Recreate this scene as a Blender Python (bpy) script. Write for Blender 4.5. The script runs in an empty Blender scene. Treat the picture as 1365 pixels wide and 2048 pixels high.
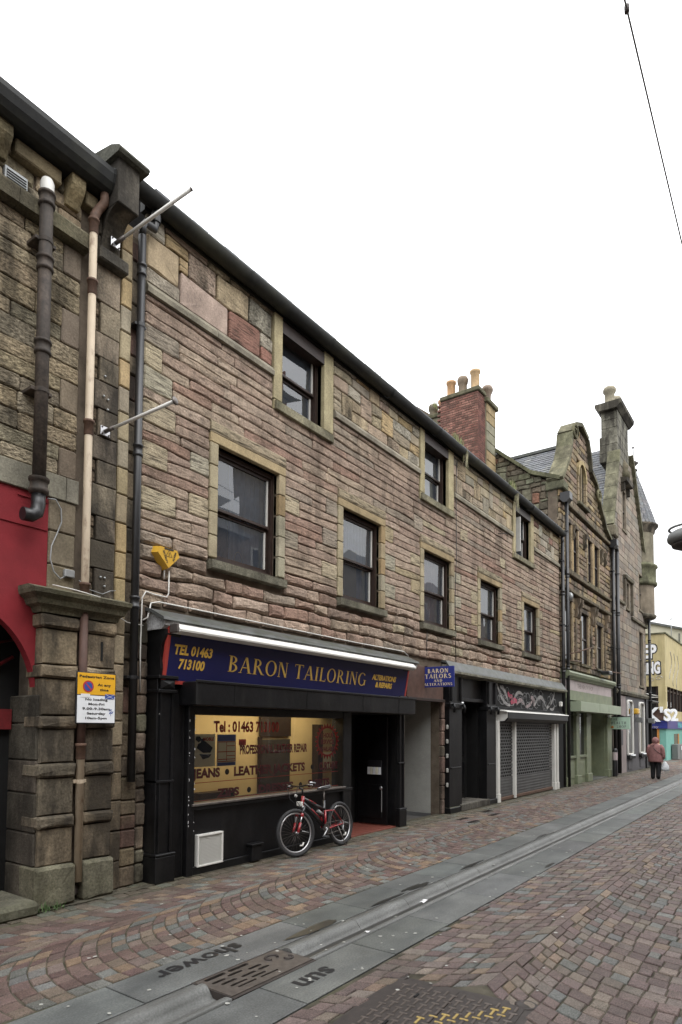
import bpy, bmesh, math, random
from mathutils import Vector, Matrix, noise
random.seed(7)
sc = bpy.context.scene
COL = sc.collection
# ------------------------------------------------------------------ camera
cd = bpy.data.cameras.new('camera'); cam = bpy.data.objects.new('camera', cd); COL.objects.link(cam)
cd.sensor_fit = 'VERTICAL'; cd.sensor_height = 36.0; cd.lens = 36.0*1270/2048
cd.shift_x = 0.0; cd.shift_y = (1399.7-1024)/2048
cd.clip_start = .05; cd.clip_end = 2000
CY = 6.0757; CH = 1.75
Rr = ((0.58930028, 0.04021653, 0.80691252), (-0.80788737, 0.02120979, 0.58895513), (0.00657128, -0.99896585, 0.04498936))
cam.matrix_world = Matrix(((Rr[0][0], -Rr[0][1], -Rr[0][2], 0), (Rr[1][0], -Rr[1][1], -Rr[1][2], -CY),
                           (Rr[2][0], -Rr[2][1], -Rr[2][2], CH), (0, 0, 0, 1)))
sc.camera = cam
# ------------------------------------------------------------------ world, sun, exposure
SUN_EL, SUN_AZ = math.radians(52), math.radians(200)
w = bpy.data.worlds.new("World"); sc.world = w; w.use_nodes = True
nt = w.node_tree; N = nt.nodes; N.clear()
out = N.new('ShaderNodeOutputWorld'); bg = N.new('ShaderNodeBackground')
sky = N.new('ShaderNodeTexSky'); sky.sky_type = 'NISHITA'; sky.sun_disc = False
sky.sun_elevation = SUN_EL; sky.sun_rotation = SUN_AZ
hs = N.new('ShaderNodeHueSaturation'); hs.inputs['Saturation'].default_value = .12
add = N.new('ShaderNodeMix'); add.data_type = 'RGBA'; add.blend_type = 'ADD'; add.inputs[0].default_value = 1
nt.links.new(sky.outputs[0], hs.inputs['Color']); nt.links.new(hs.outputs[0], add.inputs[6])
add.inputs[7].default_value = (18.5, 18.7, 19.0, 1)          # the overcast cloud layer
# overcast luminance: dimmer near the horizon, brighter overhead, with faint cloud mottling
tc = N.new('ShaderNodeTexCoord'); sx_ = N.new('ShaderNodeSeparateXYZ'); nt.links.new(tc.outputs['Generated'], sx_.inputs[0])
mr = N.new('ShaderNodeMapRange'); nt.links.new(sx_.outputs['Z'], mr.inputs[0]); mr.inputs[1].default_value = 0; mr.inputs[2].default_value = 1
mr.inputs[3].default_value = .34; mr.inputs[4].default_value = 1.42
cn = N.new('ShaderNodeTexNoise'); cn.inputs['Scale'].default_value = 2.2; cn.inputs['Detail'].default_value = 4; nt.links.new(tc.outputs['Generated'], cn.inputs['Vector'])
cr = N.new('ShaderNodeMapRange'); nt.links.new(cn.outputs['Fac'], cr.inputs[0]); cr.inputs[1].default_value = .3; cr.inputs[2].default_value = .7; cr.inputs[3].default_value = .94; cr.inputs[4].default_value = 1.06
m1_ = N.new('ShaderNodeMath'); m1_.operation = 'MULTIPLY'; nt.links.new(mr.outputs[0], m1_.inputs[0]); nt.links.new(cr.outputs[0], m1_.inputs[1])
vm = N.new('ShaderNodeVectorMath'); vm.operation = 'SCALE'; nt.links.new(add.outputs[2], vm.inputs[0]); nt.links.new(m1_.outputs[0], vm.inputs['Scale'])
nt.links.new(vm.outputs[0], bg.inputs[0]); bg.inputs[1].default_value = .1
nt.links.new(bg.outputs[0], out.inputs[0])
sl = bpy.data.lights.new('sun', 'SUN'); sl.energy = .7; sl.angle = math.radians(30); sl.color = (1, .97, .93)
so = bpy.data.objects.new('sun', sl); COL.objects.link(so)
# sky rotation 0 puts the sun at +Y, turning clockwise seen from above
sd = Vector((math.sin(SUN_AZ)*math.cos(SUN_EL), math.cos(SUN_AZ)*math.cos(SUN_EL), math.sin(SUN_EL)))
so.rotation_euler = sd.to_track_quat('Z', 'Y').to_euler()
sc.view_settings.view_transform = 'Standard'; sc.view_settings.look = 'None'
sc.view_settings.exposure = 0.34; sc.view_settings.gamma = 1; sc.view_settings.use_curve_mapping = False
# ------------------------------------------------------------------ materials
MATS = {}
def lk(t, a, b): t.links.new(a, b)
def mat(name, col=(.5, .5, .5), rough=.8, metal=0., attr=False, var=.25, vs=6., grain=.0, gs=120., bump=0., bs=30.,
        bump2=0., bs2=8., chis=0., csc=(12, 12, 42), cshade=0., stain=0., stcol=(.02, .018, .015), sts=(1.2, 1.2, .5), stth=.55, wave=0., wsc=14., spec=.5,
        emit=0., alpha=None, moss=0., coat=0.):
    m = bpy.data.materials.new(name); m.use_nodes = True; t = m.node_tree; n = t.nodes
    b = n['Principled BSDF']; b.inputs['Roughness'].default_value = rough; b.inputs['Metallic'].default_value = metal
    b.inputs['Specular IOR Level'].default_value = spec
    if coat: b.inputs['Coat Weight'].default_value = coat
    geo = n.new('ShaderNodeNewGeometry')
    def nz(scale, detail=3, vec=None, rgh=.55):
        x = n.new('ShaderNodeTexNoise'); x.inputs['Scale'].default_value = scale; x.inputs['Detail'].default_value = detail
        x.inputs['Roughness'].default_value = rgh
        lk(t, vec or geo.outputs['Position'], x.inputs['Vector']); return x.outputs['Fac']
    def mth(op, a, bb, cl=False):
        x = n.new('ShaderNodeMath'); x.operation = op; x.use_clamp = cl
        for i, s in enumerate((a, bb)):
            if isinstance(s, (int, float)): x.inputs[i].default_value = s
            else: lk(t, s, x.inputs[i])
        return x.outputs[0]
    def mix(fac, a, bb, typ='MIX'):
        x = n.new('ShaderNodeMix'); x.data_type = 'RGBA'; x.blend_type = typ
        if isinstance(fac, (int, float)): x.inputs[0].default_value = fac
        else: lk(t, fac, x.inputs[0])
        for i, s in ((6, a), (7, bb)):
            if isinstance(s, tuple): x.inputs[i].default_value = (*s[:3], 1)
            else: lk(t, s, x.inputs[i])
        return x.outputs[2]
    if attr:
        at = n.new('ShaderNodeAttribute'); at.attribute_name = 'Col'; c = at.outputs['Color']
    else:
        rg = n.new('ShaderNodeRGB'); rg.outputs[0].default_value = (*col, 1); c = rg.outputs[0]
    def ramp(f, lo, hi, a, bb):
        x = n.new('ShaderNodeMapRange'); lk(t, f, x.inputs[0]); x.inputs[1].default_value = lo; x.inputs[2].default_value = hi
        x.inputs[3].default_value = a; x.inputs[4].default_value = bb; return x.outputs[0]
    if var:
        f = ramp(nz(vs, 5), .25, .75, 1-var, 1+var)
        g = n.new('ShaderNodeCombineColor'); 
        for i in range(3): lk(t, f, g.inputs[i])
        c = mix(1., c, g.outputs[0], 'MULTIPLY')
    if grain:
        f = ramp(nz(gs, 2), .3, .7, 1-grain, 1+grain)
        g = n.new('ShaderNodeCombineColor')
        for i in range(3): lk(t, f, g.inputs[i])
        c = mix(1., c, g.outputs[0], 'MULTIPLY')
    if stain:
        mp = n.new('ShaderNodeMapping'); mp.inputs['Scale'].default_value = sts; lk(t, geo.outputs['Position'], mp.inputs['Vector'])
        f = ramp(nz(1.6, 6, mp.outputs[0], .62), stth-.07, stth+.13, 0., stain)
        c = mix(f, c, stcol)
    if moss:
        f = ramp(nz(1.1, 6, None, .65), .5, .68, 0., moss); c = mix(f, c, (.075, .074, .04))
    hc = None
    if chis:
        mp = n.new('ShaderNodeMapping'); mp.inputs['Scale'].default_value = csc; lk(t, geo.outputs['Position'], mp.inputs['Vector'])
        hc = nz(1., 4, mp.outputs[0], .6)
        if cshade: c = mix(ramp(hc, .36, .5, cshade, 0.), c, (.03, .025, .02))  # groove shade painted into the colour where the chisel relief dips
    lk(t, c, b.inputs['Base Color'])
    h = mth('MULTIPLY', hc, chis) if hc else None
    if bump:
        h2 = mth('MULTIPLY', nz(bs, 6, None, .65), bump); h = mth('ADD', h, h2) if h else h2
    if bump2:
        h2 = mth('MULTIPLY', nz(bs2, 5), bump2); h = mth('ADD', h, h2) if h else h2
    if wave:
        x = n.new('ShaderNodeTexWave'); x.wave_type = 'BANDS'; x.bands_direction = 'Z'; x.inputs['Scale'].default_value = wsc
        x.inputs['Distortion'].default_value = 3.2; x.inputs['Detail'].default_value = 2; x.inputs['Detail Scale'].default_value = 1.4
        lk(t, geo.outputs['Position'], x.inputs['Vector'])
        h2 = mth('MULTIPLY', x.outputs['Fac'], wave); h = mth('ADD', h, h2) if h else h2
    if h:
        bp = n.new('ShaderNodeBump'); bp.inputs['Strength'].default_value = 1.; bp.inputs['Distance'].default_value = 1.
        lk(t, h, bp.inputs['Height']); lk(t, bp.outputs[0], b.inputs['Normal'])
    if emit:
        b.inputs['Emission Color'].default_value = (*col, 1); b.inputs['Emission Strength'].default_value = emit
    MATS[name] = m; return m
def glassmat(name, tint=(.9, .95, .93), rough=.0, ior=2.1, sky_dust=.08):
    m = bpy.data.materials.new(name); m.use_nodes = True; t = m.node_tree; n = t.nodes; n.clear()
    o = n.new('ShaderNodeOutputMaterial'); tr = n.new('ShaderNodeBsdfTransparent'); tr.inputs[0].default_value = (*tint, 1)
    gl = n.new('ShaderNodeBsdfGlossy'); gl.inputs['Roughness'].default_value = rough
    fr = n.new('ShaderNodeFresnel'); fr.inputs[0].default_value = ior
    geo = n.new('ShaderNodeNewGeometry')
    bp = n.new('ShaderNodeBump'); nz = n.new('ShaderNodeTexNoise'); nz.inputs['Scale'].default_value = 1.5
    lk(t, geo.outputs['Position'], nz.inputs['Vector']); lk(t, nz.outputs['Fac'], bp.inputs['Height'])
    bp.inputs['Distance'].default_value = .003; nz.inputs['Detail'].default_value = 0; lk(t, bp.outputs[0], gl.inputs['Normal'])
    mx = n.new('ShaderNodeMixShader'); lk(t, fr.outputs[0], mx.inputs[0]); lk(t, tr.outputs[0], mx.inputs[1]); lk(t, gl.outputs[0], mx.inputs[2])
    df = n.new('ShaderNodeBsdfDiffuse'); df.inputs[0].default_value = (.34, .39, .48, 1)  # dust film tinted blue, its colour standing in for sky light on panes
    m2 = n.new('ShaderNodeMixShader'); m2.inputs[0].default_value = sky_dust; lk(t, mx.outputs[0], m2.inputs[1]); lk(t, df.outputs[0], m2.inputs[2])
    lk(t, m2.outputs[0], o.inputs[0]); MATS[name] = m; return m
rubble_m = mat('rubble_stone', attr=True, rough=.92, var=.24, vs=6, grain=.30, gs=42, bump=.010, bs=48, chis=.017, csc=(8, 8, 22), cshade=.32, stain=.62, stcol=(.07, .055, .042), sts=(1.6, 1.6, .45), stth=.54, spec=.15)
rock_m = mat('rock_faced_stone', attr=True, rough=.94, var=.28, vs=5, grain=.34, gs=36, bump=.012, bs=40, chis=.034, csc=(15, 15, 36), cshade=.6, stain=.8, stcol=(.03, .026, .02), sts=(1.8, 1.8, .55), stth=.53, spec=.12, moss=.12)
tool_m = mat('tooled_stone', attr=True, rough=.9, var=.18, vs=6, grain=.22, gs=50, bump=.005, bs=50, chis=.022, csc=(4, 4, 34), cshade=.75, stain=.35, stth=.58, spec=.15)
smooth_m = mat('dressed_stone', attr=True, rough=.88, var=.25, vs=4, grain=.2, gs=55, bump=.005, bs=40, stain=.42, stth=.54, spec=.15)
sooty_m = mat('soot_blackened_stone', attr=True, rough=.88, var=.5, vs=2.6, grain=.28, gs=45, bump=.008, bs=34, bump2=.014, bs2=7, stain=.85, stcol=(.022, .019, .015), stth=.45, sts=(1.9, 1.9, .6), moss=.0, spec=.25)
mossy_m = mat('mossy_stone', attr=True, rough=.92, var=.4, vs=5, grain=.3, gs=45, bump=.01, bs=30, stain=.6, stth=.49, moss=.5, spec=.15)
MS = [rubble_m, rock_m, tool_m, smooth_m, sooty_m, mossy_m]
mortar_m = mat('mortar', (.13, .105, .08), .95, var=.35, vs=5, bump=.008, bs=40, spec=.1)
brick_m = mat('red_brick', attr=True, rough=.9, var=.35, vs=4, grain=.3, gs=30, bump=.006, bs=40, stain=.4, stth=.58, spec=.2)
sett_m = mat('granite_sett', attr=True, rough=.66, var=.22, vs=13, grain=.5, gs=110, bump=.004, bs=100, bump2=.007, bs2=20, stain=.3, stcol=(.06, .055, .04), sts=(1, 1, 1), stth=.56, spec=.3)
chan_m = mat('worn_channel_stone', (.125, .127, .12), .5, var=.35, vs=2.5, grain=.3, gs=75, bump=.0012, bs=120, stain=.6, stcol=(.06, .06, .055), sts=(.6, 2.2, 1), stth=.53, spec=.45)
slab_m = mat('bluestone_slab', attr=True, rough=.6, var=.4, vs=2.2, grain=.3, gs=75, bump=.0012, bs=120, stain=.5, stcol=(.05, .055, .056), sts=(.5, 2.2, 1), stth=.52, spec=.45)
slab_wet = mat('wet_slab', (.026, .025, .022), .35, var=.4, vs=5, spec=.6)
joint_m = mat('joint_grit', (.075, .068, .052), .95, var=.5, vs=7, bump=.004, bs=80, moss=.5, spec=.1)
ground_m = mat('ground', (.06, .055, .05), .9, var=.2)
barm = mat('worn_tread_iron', (.095, .078, .068), .42, metal=.4, var=.35, vs=14, spec=.5)
iron_m = mat('dark_cast_iron', (.042, .034, .030), .6, metal=.3, var=.35, vs=12, bump=.002, bs=80, spec=.5)
steel_m = mat('worn_steel', (.13, .115, .105), .45, metal=.6, var=.35, vs=18)
black_m = mat('black_gloss_paint', (.0048, .0048, .0055), .42, var=.6, vs=3, grain=.3, gs=30, bump=.002, bs=14, stain=.5, stcol=(.022, .021, .019), sts=(2.5, 2.5, .6), stth=.60, spec=.32)
blackflat_m = mat('black_matt_paint', (.006, .006, .006), .7, var=.3, spec=.3)
pipeblk_m = mat('black_pipe_paint', (.012, .012, .013), .4, var=.4, vs=6, spec=.5)
pipebrown_m = mat('weathered_soil_pipe', (.055, .042, .033), .7, var=.55, vs=9, grain=.3, gs=40, stain=.7, stth=.5, sts=(6, 6, .6), spec=.3)
pipecream_m = mat('flaking_cream_paint', (.44, .36, .26), .6, var=.12, vs=5, stain=.85, stcol=(.10, .05, .025), sts=(8, 8, 4), stth=.63, bump=.002, bs=60)
rust_m = mat('rusty_iron', (.10, .055, .035), .75, var=.4, vs=20, bump=.003, bs=60)
white_m = mat('white_paint', (.62, .61, .57), .45, var=.06, vs=4, stain=.2, stcol=(.3, .29, .26), stth=.58)
greymetal_m = mat('grey_metal', (.32, .33, .33), .45, metal=.4, var=.15)
gutter_m = mat('cast_gutter', (.013, .0135, .0125), .6, var=.5, vs=8, moss=.35, spec=.3)
lead_m = mat('lead_flashing', (.085, .088, .085), .5, metal=.1, var=.35, vs=5, stain=.7, stcol=(.045, .052, .03), sts=(2.5, 2.5, 4), stth=.5, bump=.004, bs=9)
slate_m = mat('roof_slate', (.085, .088, .095), .6, var=.4, vs=4, grain=.15, gs=60, bump=.003, bs=40)
slateattr_m = mat('slate_tiles', attr=True, rough=.6, var=.25, vs=6, grain=.15, gs=60, bump=.003, bs=40)
brownwood_m = mat('dark_brown_window_paint', (.028, .016, .012), .5, var=.35, vs=9, spec=.4)
bead_m = mat('pale_bead', (.55, .54, .5), .5, var=.1)
red_m = mat('red_masonry_paint', (.21, .020, .026), .75, var=.22, vs=2.5, bump=.003, bs=50, stain=.35, stcol=(.12, .015, .016), sts=(.6, .6, .8), stth=.52, spec=.25)
redgloss_m = mat('dark_red_door_paint', (.13, .012, .014), .5, var=.3, vs=30)
navy_m = mat('navy_sign_face', (.011, .012, .066), .35, var=.12, vs=2, spec=.4)
blue_m = mat('blue_sign_face', (.026, .036, .20), .4, var=.06, spec=.4)
redtrim_m = mat('red_sign_edge', (.33, .04, .03), .5, var=.15)
gold_m = mat('gold_lettering', (.50, .32, .07), .45, var=.15, vs=20)
goldpale_m = mat('pale_gold_lettering', (.72, .60, .36), .5, var=.1)
wornyellow_m = mat('worn_yellow_road_paint', (.32, .23, .07), .6, var=.3, vs=25)
amber_m = mat('amber_lettering', (.62, .38, .06), .5, var=.08)
amberbox_m = mat('yellow_plastic', (.55, .32, .03), .4, var=.12, vs=12)
yellowsign_m = mat('yellow_sign_face', (.72, .38, .02), .4, var=.05)
whitesign_m = mat('white_sign_face', (.74, .76, .78), .4, var=.06)
ink_m = mat('black_print', (.01, .01, .012), .5, var=0)
redink_m = mat('red_print', (.42, .03, .03), .5, var=0)
blueink_m = mat('blue_print', (.03, .07, .30), .5, var=0)
whiteink_m = mat('white_print', (.7, .7, .7), .5, var=0)
maroon_m = mat('maroon_window_lettering', (.19, .02, .035), .5, var=0)
concrete_m = mat('grey_render', (.42, .42, .39), .9, var=.25, vs=1.6, grain=.08, gs=50, stain=.55, stcol=(.22, .22, .20), sts=(1, 1, 1), stth=.5, bump=.004, bs=30)
browntimber_m = mat('brown_board', (.085, .046, .034), .7, var=.3, vs=10)
tile_m = mat('red_quarry_tile', (.16, .045, .03), .55, var=.15, vs=9)
pink_m = mat('pinkish_render', (.27, .225, .215), .85, var=.2, vs=2, stain=.4, stcol=(.15, .125, .12), stth=.5, bump=.004, bs=50)
charcoal_m = mat('charcoal_render', (.07, .066, .07), .8, var=.2, vs=2, bump=.003, bs=50)
green_m = mat('sage_green_paint', (.165, .188, .118), .55, var=.18, vs=5, stain=.35, stcol=(.30, .28, .14), sts=(3, 3, 3), stth=.6)
greenlt_m = mat('pale_sage_panel', (.27, .315, .22), .5, var=.08, vs=3)
fadedpink_m = mat('faded_pink_fascia', (.40, .34, .34), .7, var=.15, vs=5)
mint_m = mat('mint_sign', (.42, .58, .46), .5, var=.06)
shut_m = mat('galvanised_shutter', (.085, .085, .083), .5, metal=.35, var=.25, vs=4, grain=.1, gs=40)
ochre_m = mat('ochre_render', (.40, .335, .175), .85, var=.16, vs=1.5, stain=.45, stcol=(.22, .19, .07), sts=(2.2, 2.2, .4), stth=.55, bump=.003, bs=30)
cream_m = mat('cream_render', (.62, .56, .40), .85, var=.1, vs=1.5)
paleroof_m = mat('pale_cladding', (.50, .47, .36), .8, var=.1, vs=2)
teal_m = mat('teal_paint', (.14, .33, .28), .7, var=.1, vs=2)
indigo_m = mat('indigo_fascia', (.05, .04, .17), .5, var=.1)
tealink_m = mat('teal_lettering', (.10, .38, .42), .5, var=0)
orangewood_m = mat('orange_varnished_wood', (.42, .17, .03), .5, var=.2, vs=8)
cabinet_m = mat('grey_cabinet', (.15, .155, .15), .6, var=.15)
rubber_m = mat('tyre_rubber', (.02, .02, .021), .75, var=.2, vs=30)
alloy_m = mat('bright_alloy', (.52, .52, .53), .3, metal=.9, var=.05)
bikered_m = mat('bike_red_enamel', (.26, .012, .016), .3, var=.05, coat=.4)
bikeblk_m = mat('bike_black_enamel', (.012, .012, .014), .3, var=.05, coat=.4)
coat_m = mat('dusky_pink_anorak', (.26, .125, .12), .8, var=.2, vs=14, bump=.012, bs=22)
trouser_m = mat('black_trousers', (.008, .008, .010), .85, var=.2, bump=.006, bs=25)
skin_m = mat('skin', (.48, .27, .19), .6, var=.1)
bagm = mat('thin_white_plastic', (.62, .64, .66), .35, var=.15, vs=18, bump=.012, bs=25)
foliage_m = mat('grass_blades', (.20, .26, .05), .7, attr=True, var=.2)
twig_m = mat('dry_twigs', (.20, .17, .13), .8, var=.2)
terra_m = mat('buff_clay', (.42, .26, .14), .8, attr=True, var=.25, vs=9, stain=.5, stth=.56, sts=(2, 2, 1))
roomwall_m = mat('cream_room_wall', (.66, .52, .28), .8, var=.1, vs=2)
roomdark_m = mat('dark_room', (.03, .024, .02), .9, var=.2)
curtain_m = mat('slate_blue_curtain', (.34, .42, .62), .85, var=.35, vs=2.5)
blind_m = mat('grey_blind', (.46, .47, .43), .85, var=.12, vs=3)
pinkcurtain_m = mat('plum_curtain', (.42, .24, .25), .85, var=.3, vs=4)
paper_m = mat('pale_poster_paper', (.78, .76, .62), .6, var=.15, vs=12)
lampglow_m = mat('lamp_diffuser', (1, .86, .55), .5, var=0, emit=6)
pane_m = glassmat('window_glass'); shopglass_m = glassmat('shop_glass', (.86, .86, .82), .0, 1.5, .015)
darkpane_m = mat('dark_window_pane', (.018, .02, .022), .06, var=.3, vs=2, spec=.6)
pp = bpy.data.materials.new('poster_paper'); pp.use_nodes = True; t_ = pp.node_tree; t_.nodes.clear()
o_ = t_.nodes.new('ShaderNodeOutputMaterial'); mx_ = t_.nodes.new('ShaderNodeMixShader'); d_ = t_.nodes.new('ShaderNodeBsdfDiffuse'); q_ = t_.nodes.new('ShaderNodeBsdfTranslucent')
d_.inputs[0].default_value = (.78, .77, .68, 1); q_.inputs[0].default_value = (.62, .62, .56, 1); mx_.inputs[0].default_value = .45
lk(t_, d_.outputs[0], mx_.inputs[1]); lk(t_, q_.outputs[0], mx_.inputs[2]); lk(t_, mx_.outputs[0], o_.inputs[0]); posterpaper_m = pp
gum_m = mat('trodden_gum', (.34, .34, .31), .8, var=.15)
# ------------------------------------------------------------------ mesh helpers
ORG = {}
class MB:
    def __init__(s): s.v = []; s.f = []; s.c = []; s.m = []; s.sm = []
    def add(s, vs, fs, col=(.5, .5, .5), mi=0, sm=False):
        b = len(s.v); s.v += [tuple(p) for p in vs]
        for f in fs:
            s.f.append([b+i for i in f]); s.c.append(col); s.m.append(mi); s.sm.append(sm)
        return s
    def box(s, x0, x1, y0, y1, z0, z1, col=(.5, .5, .5), mi=0, b=0.):
        if b <= 0:
            vs = [(x, y, z) for z in (z0, z1) for y in (y0, y1) for x in (x0, x1)]
            return s.add(vs, [(0, 2, 3, 1), (4, 5, 7, 6), (0, 1, 5, 4), (2, 6, 7, 3), (0, 4, 6, 2), (1, 3, 7, 5)], col, mi)
        b = min(b, (x1-x0)*.45, (y1-y0)*.45, (z1-z0)*.45)
        vs = []; ix = {}
        for i, (x, sx) in enumerate(((x0, 1), (x1, -1))):
            for j, (y, sy) in enumerate(((y0, 1), (y1, -1))):
                for k, (z, sz) in enumerate(((z0, 1), (z1, -1))):
                    for a in range(3):
                        ix[i, j, k, a] = len(vs)
                        vs.append((x+(0 if a == 0 else sx*b), y+(0 if a == 1 else sy*b), z+(0 if a == 2 else sz*b)))
        F = []
        for e in (0, 1):
            F.append([ix[e, 0, 0, 0], ix[e, 1, 0, 0], ix[e, 1, 1, 0], ix[e, 0, 1, 0]][::(1 if e else -1)])
            F.append([ix[0, e, 0, 1], ix[1, e, 0, 1], ix[1, e, 1, 1], ix[0, e, 1, 1]][::(-1 if e else 1)])
            F.append([ix[0, 0, e, 2], ix[1, 0, e, 2], ix[1, 1, e, 2], ix[0, 1, e, 2]][::(1 if e else -1)])
        for p in (0, 1):
            for q in (0, 1):
                s1 = 1 if (p ^ q) else -1
                F.append([ix[p, q, 0, 0], ix[p, q, 0, 1], ix[p, q, 1, 1], ix[p, q, 1, 0]][::-s1])
                F.append([ix[p, 0, q, 0], ix[p, 0, q, 2], ix[p, 1, q, 2], ix[p, 1, q, 0]][::s1])
                F.append([ix[0, p, q, 1], ix[0, p, q, 2], ix[1, p, q, 2], ix[1, p, q, 1]][::-s1])
        for p in (0, 1):
            for q in (0, 1):
                for r in (0, 1):
                    F.append([ix[p, q, r, 0], ix[p, q, r, 1], ix[p, q, r, 2]][::(1 if (p+q+r) % 2 else -1)])
        return s.add(vs, F, col, mi)
    def prism(s, poly, d0, d1, axis='y', col=(.5, .5, .5), mi=0):
        n = len(poly)
        def pt(p, d): return {'y': (p[0], d, p[1]), 'x': (d, p[0], p[1]), 'z': (p[0], p[1], d)}[axis]
        vs = [pt(p, d0) for p in poly]+[pt(p, d1) for p in poly]
        return s.add(vs, [list(range(n))[::-1], list(range(n, 2*n))]+[(i, (i+1) % n, n+(i+1) % n, n+i) for i in range(n)], col, mi)
    def tube(s, pts, r, n=8, col=(.5, .5, .5), mi=0, cap=True, sm=True):
        pts = [Vector(p) for p in pts]; rr = r if isinstance(r, (list, tuple)) else [r]*len(pts)
        vs = []; up = None
        for i, p in enumerate(pts):
            d = (pts[min(i+1, len(pts)-1)]-pts[max(i-1, 0)]).normalized()
            if up is None:
                up = Vector((0, 0, 1)) if abs(d.z) < .9 else Vector((0, 1, 0))
            a = d.cross(up).normalized(); up = a.cross(d).normalized()
            for k in range(n):
                t = 2*math.pi*k/n; vs.append(p+(a*math.cos(t)+up*math.sin(t))*rr[i])
        fs = [(i*n+k, i*n+(k+1) % n, (i+1)*n+(k+1) % n, (i+1)*n+k) for i in range(len(pts)-1) for k in range(n)]
        s.add(vs, fs, col, mi, sm)
        if cap:
            b = len(s.v)-len(vs)
            s.f.append([b+k for k in range(n)][::-1]); s.f.append([len(s.v)-n+k for k in range(n)])
            s.c += [col]*2; s.m += [mi]*2; s.sm += [False]*2
        return s
    def lathe(s, prof, o=(0, 0, 0), n=16, col=(.5, .5, .5), mi=0, axis=(0, 0, 1), sm=True):
        o = Vector(o); ax = Vector(axis).normalized(); a = ax.orthogonal().normalized(); bb = ax.cross(a)
        vs = [o+ax*z+(a*math.cos(2*math.pi*k/n)+bb*math.sin(2*math.pi*k/n))*max(r, 1e-4) for r, z in prof for k in range(n)]
        fs = [(i*n+k, i*n+(k+1) % n, (i+1)*n+(k+1) % n, (i+1)*n+k) for i in range(len(prof)-1) for k in range(n)]
        return s.add(vs, fs, col, mi, sm)
    def loft(s, rings, col=(.5, .5, .5), mi=0, sm=True, cap=True):
        n = len(rings[0]); vs = [p for r in rings for p in r]
        fs = [(i*n+k, i*n+(k+1) % n, (i+1)*n+(k+1) % n, (i+1)*n+k) for i in range(len(rings)-1) for k in range(n)]
        if cap: fs += [list(range(n))[::-1], list(range(len(vs)-n, len(vs)))]
        return s.add(vs, fs, col, mi, sm)
    def mesh(s, name, mats, o=(0, 0, 0)):
        me = bpy.data.meshes.new(name)
        me.from_pydata([(x-o[0], y-o[1], z-o[2]) for x, y, z in s.v], [], s.f)
        for m in (mats if isinstance(mats, (list, tuple)) else [mats]): me.materials.append(m)
        me.polygons.foreach_set('material_index', s.m); me.polygons.foreach_set('use_smooth', s.sm)
        ca = me.color_attributes.new('Col', 'FLOAT_COLOR', 'CORNER'); buf = []
        for f, c in zip(s.f, s.c): buf += [c[0], c[1], c[2], 1.]*len(f)
        ca.data.foreach_set('color', buf); me.update(); return me
    def build(s, name, mats, parent=None, stuff=False):
        o = ORG[parent.name] if parent else (0, 0, 0)
        if not parent and s.v:
            xs, ys, zs = zip(*s.v); o = ((min(xs)+max(xs))/2, (min(ys)+max(ys))/2, min(zs))
        ob = bpy.data.objects.new(name, s.mesh(name, mats, o)); COL.objects.link(ob)
        if parent: ob.parent = parent
        else: ob.location = o
        ORG[ob.name] = o
        if stuff: ob['kind'] = 'stuff'
        return ob
def B(name, m, parent, *a, **k): return MB().box(*a, **k).build(name, m, parent)
def thing(name, label, cat, loc=(0, 0, 0), group=None):
    o = bpy.data.objects.new(name, None); COL.objects.link(o); o.location = loc; o.empty_display_size = .1
    o['label'] = label; o['category'] = cat
    if group: o['group'] = group
    ORG[o.name] = tuple(loc); return o
def part(name, parent):
    o = bpy.data.objects.new(name, None); COL.objects.link(o); o.parent = parent; ORG[o.name] = ORG[parent.name]; return o
def tag(o, label, cat, group=None):
    o['label'] = label; o['category'] = cat
    if group: o['group'] = group
    return o
def shared(name, me, parent, loc, rot=(0, 0, 0), scale=(1, 1, 1)):
    o = bpy.data.objects.new(name, me); COL.objects.link(o); o.parent = parent
    p = ORG[parent.name]; o.location = (loc[0]-p[0], loc[1]-p[1], loc[2]-p[2]); o.rotation_euler = rot; o.scale = scale; return o
def jit(c, a=.12):
    k = 1+random.uniform(-a, a); return tuple(max(.003, x*k*(1+random.uniform(-a*.12, a*.12))) for x in c)
# ------------------------------------------------------------------ lettering
def text(s, size, o, xd=(1, 0, 0), yd=(0, 0, 1), bold=0., sx=1., align='LEFT', ext=0., shear=0., sp=1.):
    cu = bpy.data.curves.new('t', 'FONT'); cu.body = s; cu.size = size; cu.offset = bold; cu.align_x = align; cu.extrude = ext
    cu.shear = shear; cu.resolution_u = 3; cu.space_character = sp
    ob = bpy.data.objects.new('t', cu); COL.objects.link(ob)
    dg = bpy.context.evaluated_depsgraph_get(); me = bpy.data.meshes.new_from_object(ob.evaluated_get(dg))
    X = Vector(xd).normalized(); Y = Vector(yd).normalized(); Z = X.cross(Y); o = Vector(o)
    mb = MB(); mb.add([tuple(o+X*(v.co.x*sx)+Y*v.co.y+Z*v.co.z) for v in me.vertices], [list(p.vertices) for p in me.polygons])
    bpy.data.objects.remove(ob); bpy.data.curves.remove(cu); bpy.data.meshes.remove(me); return mb
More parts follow.
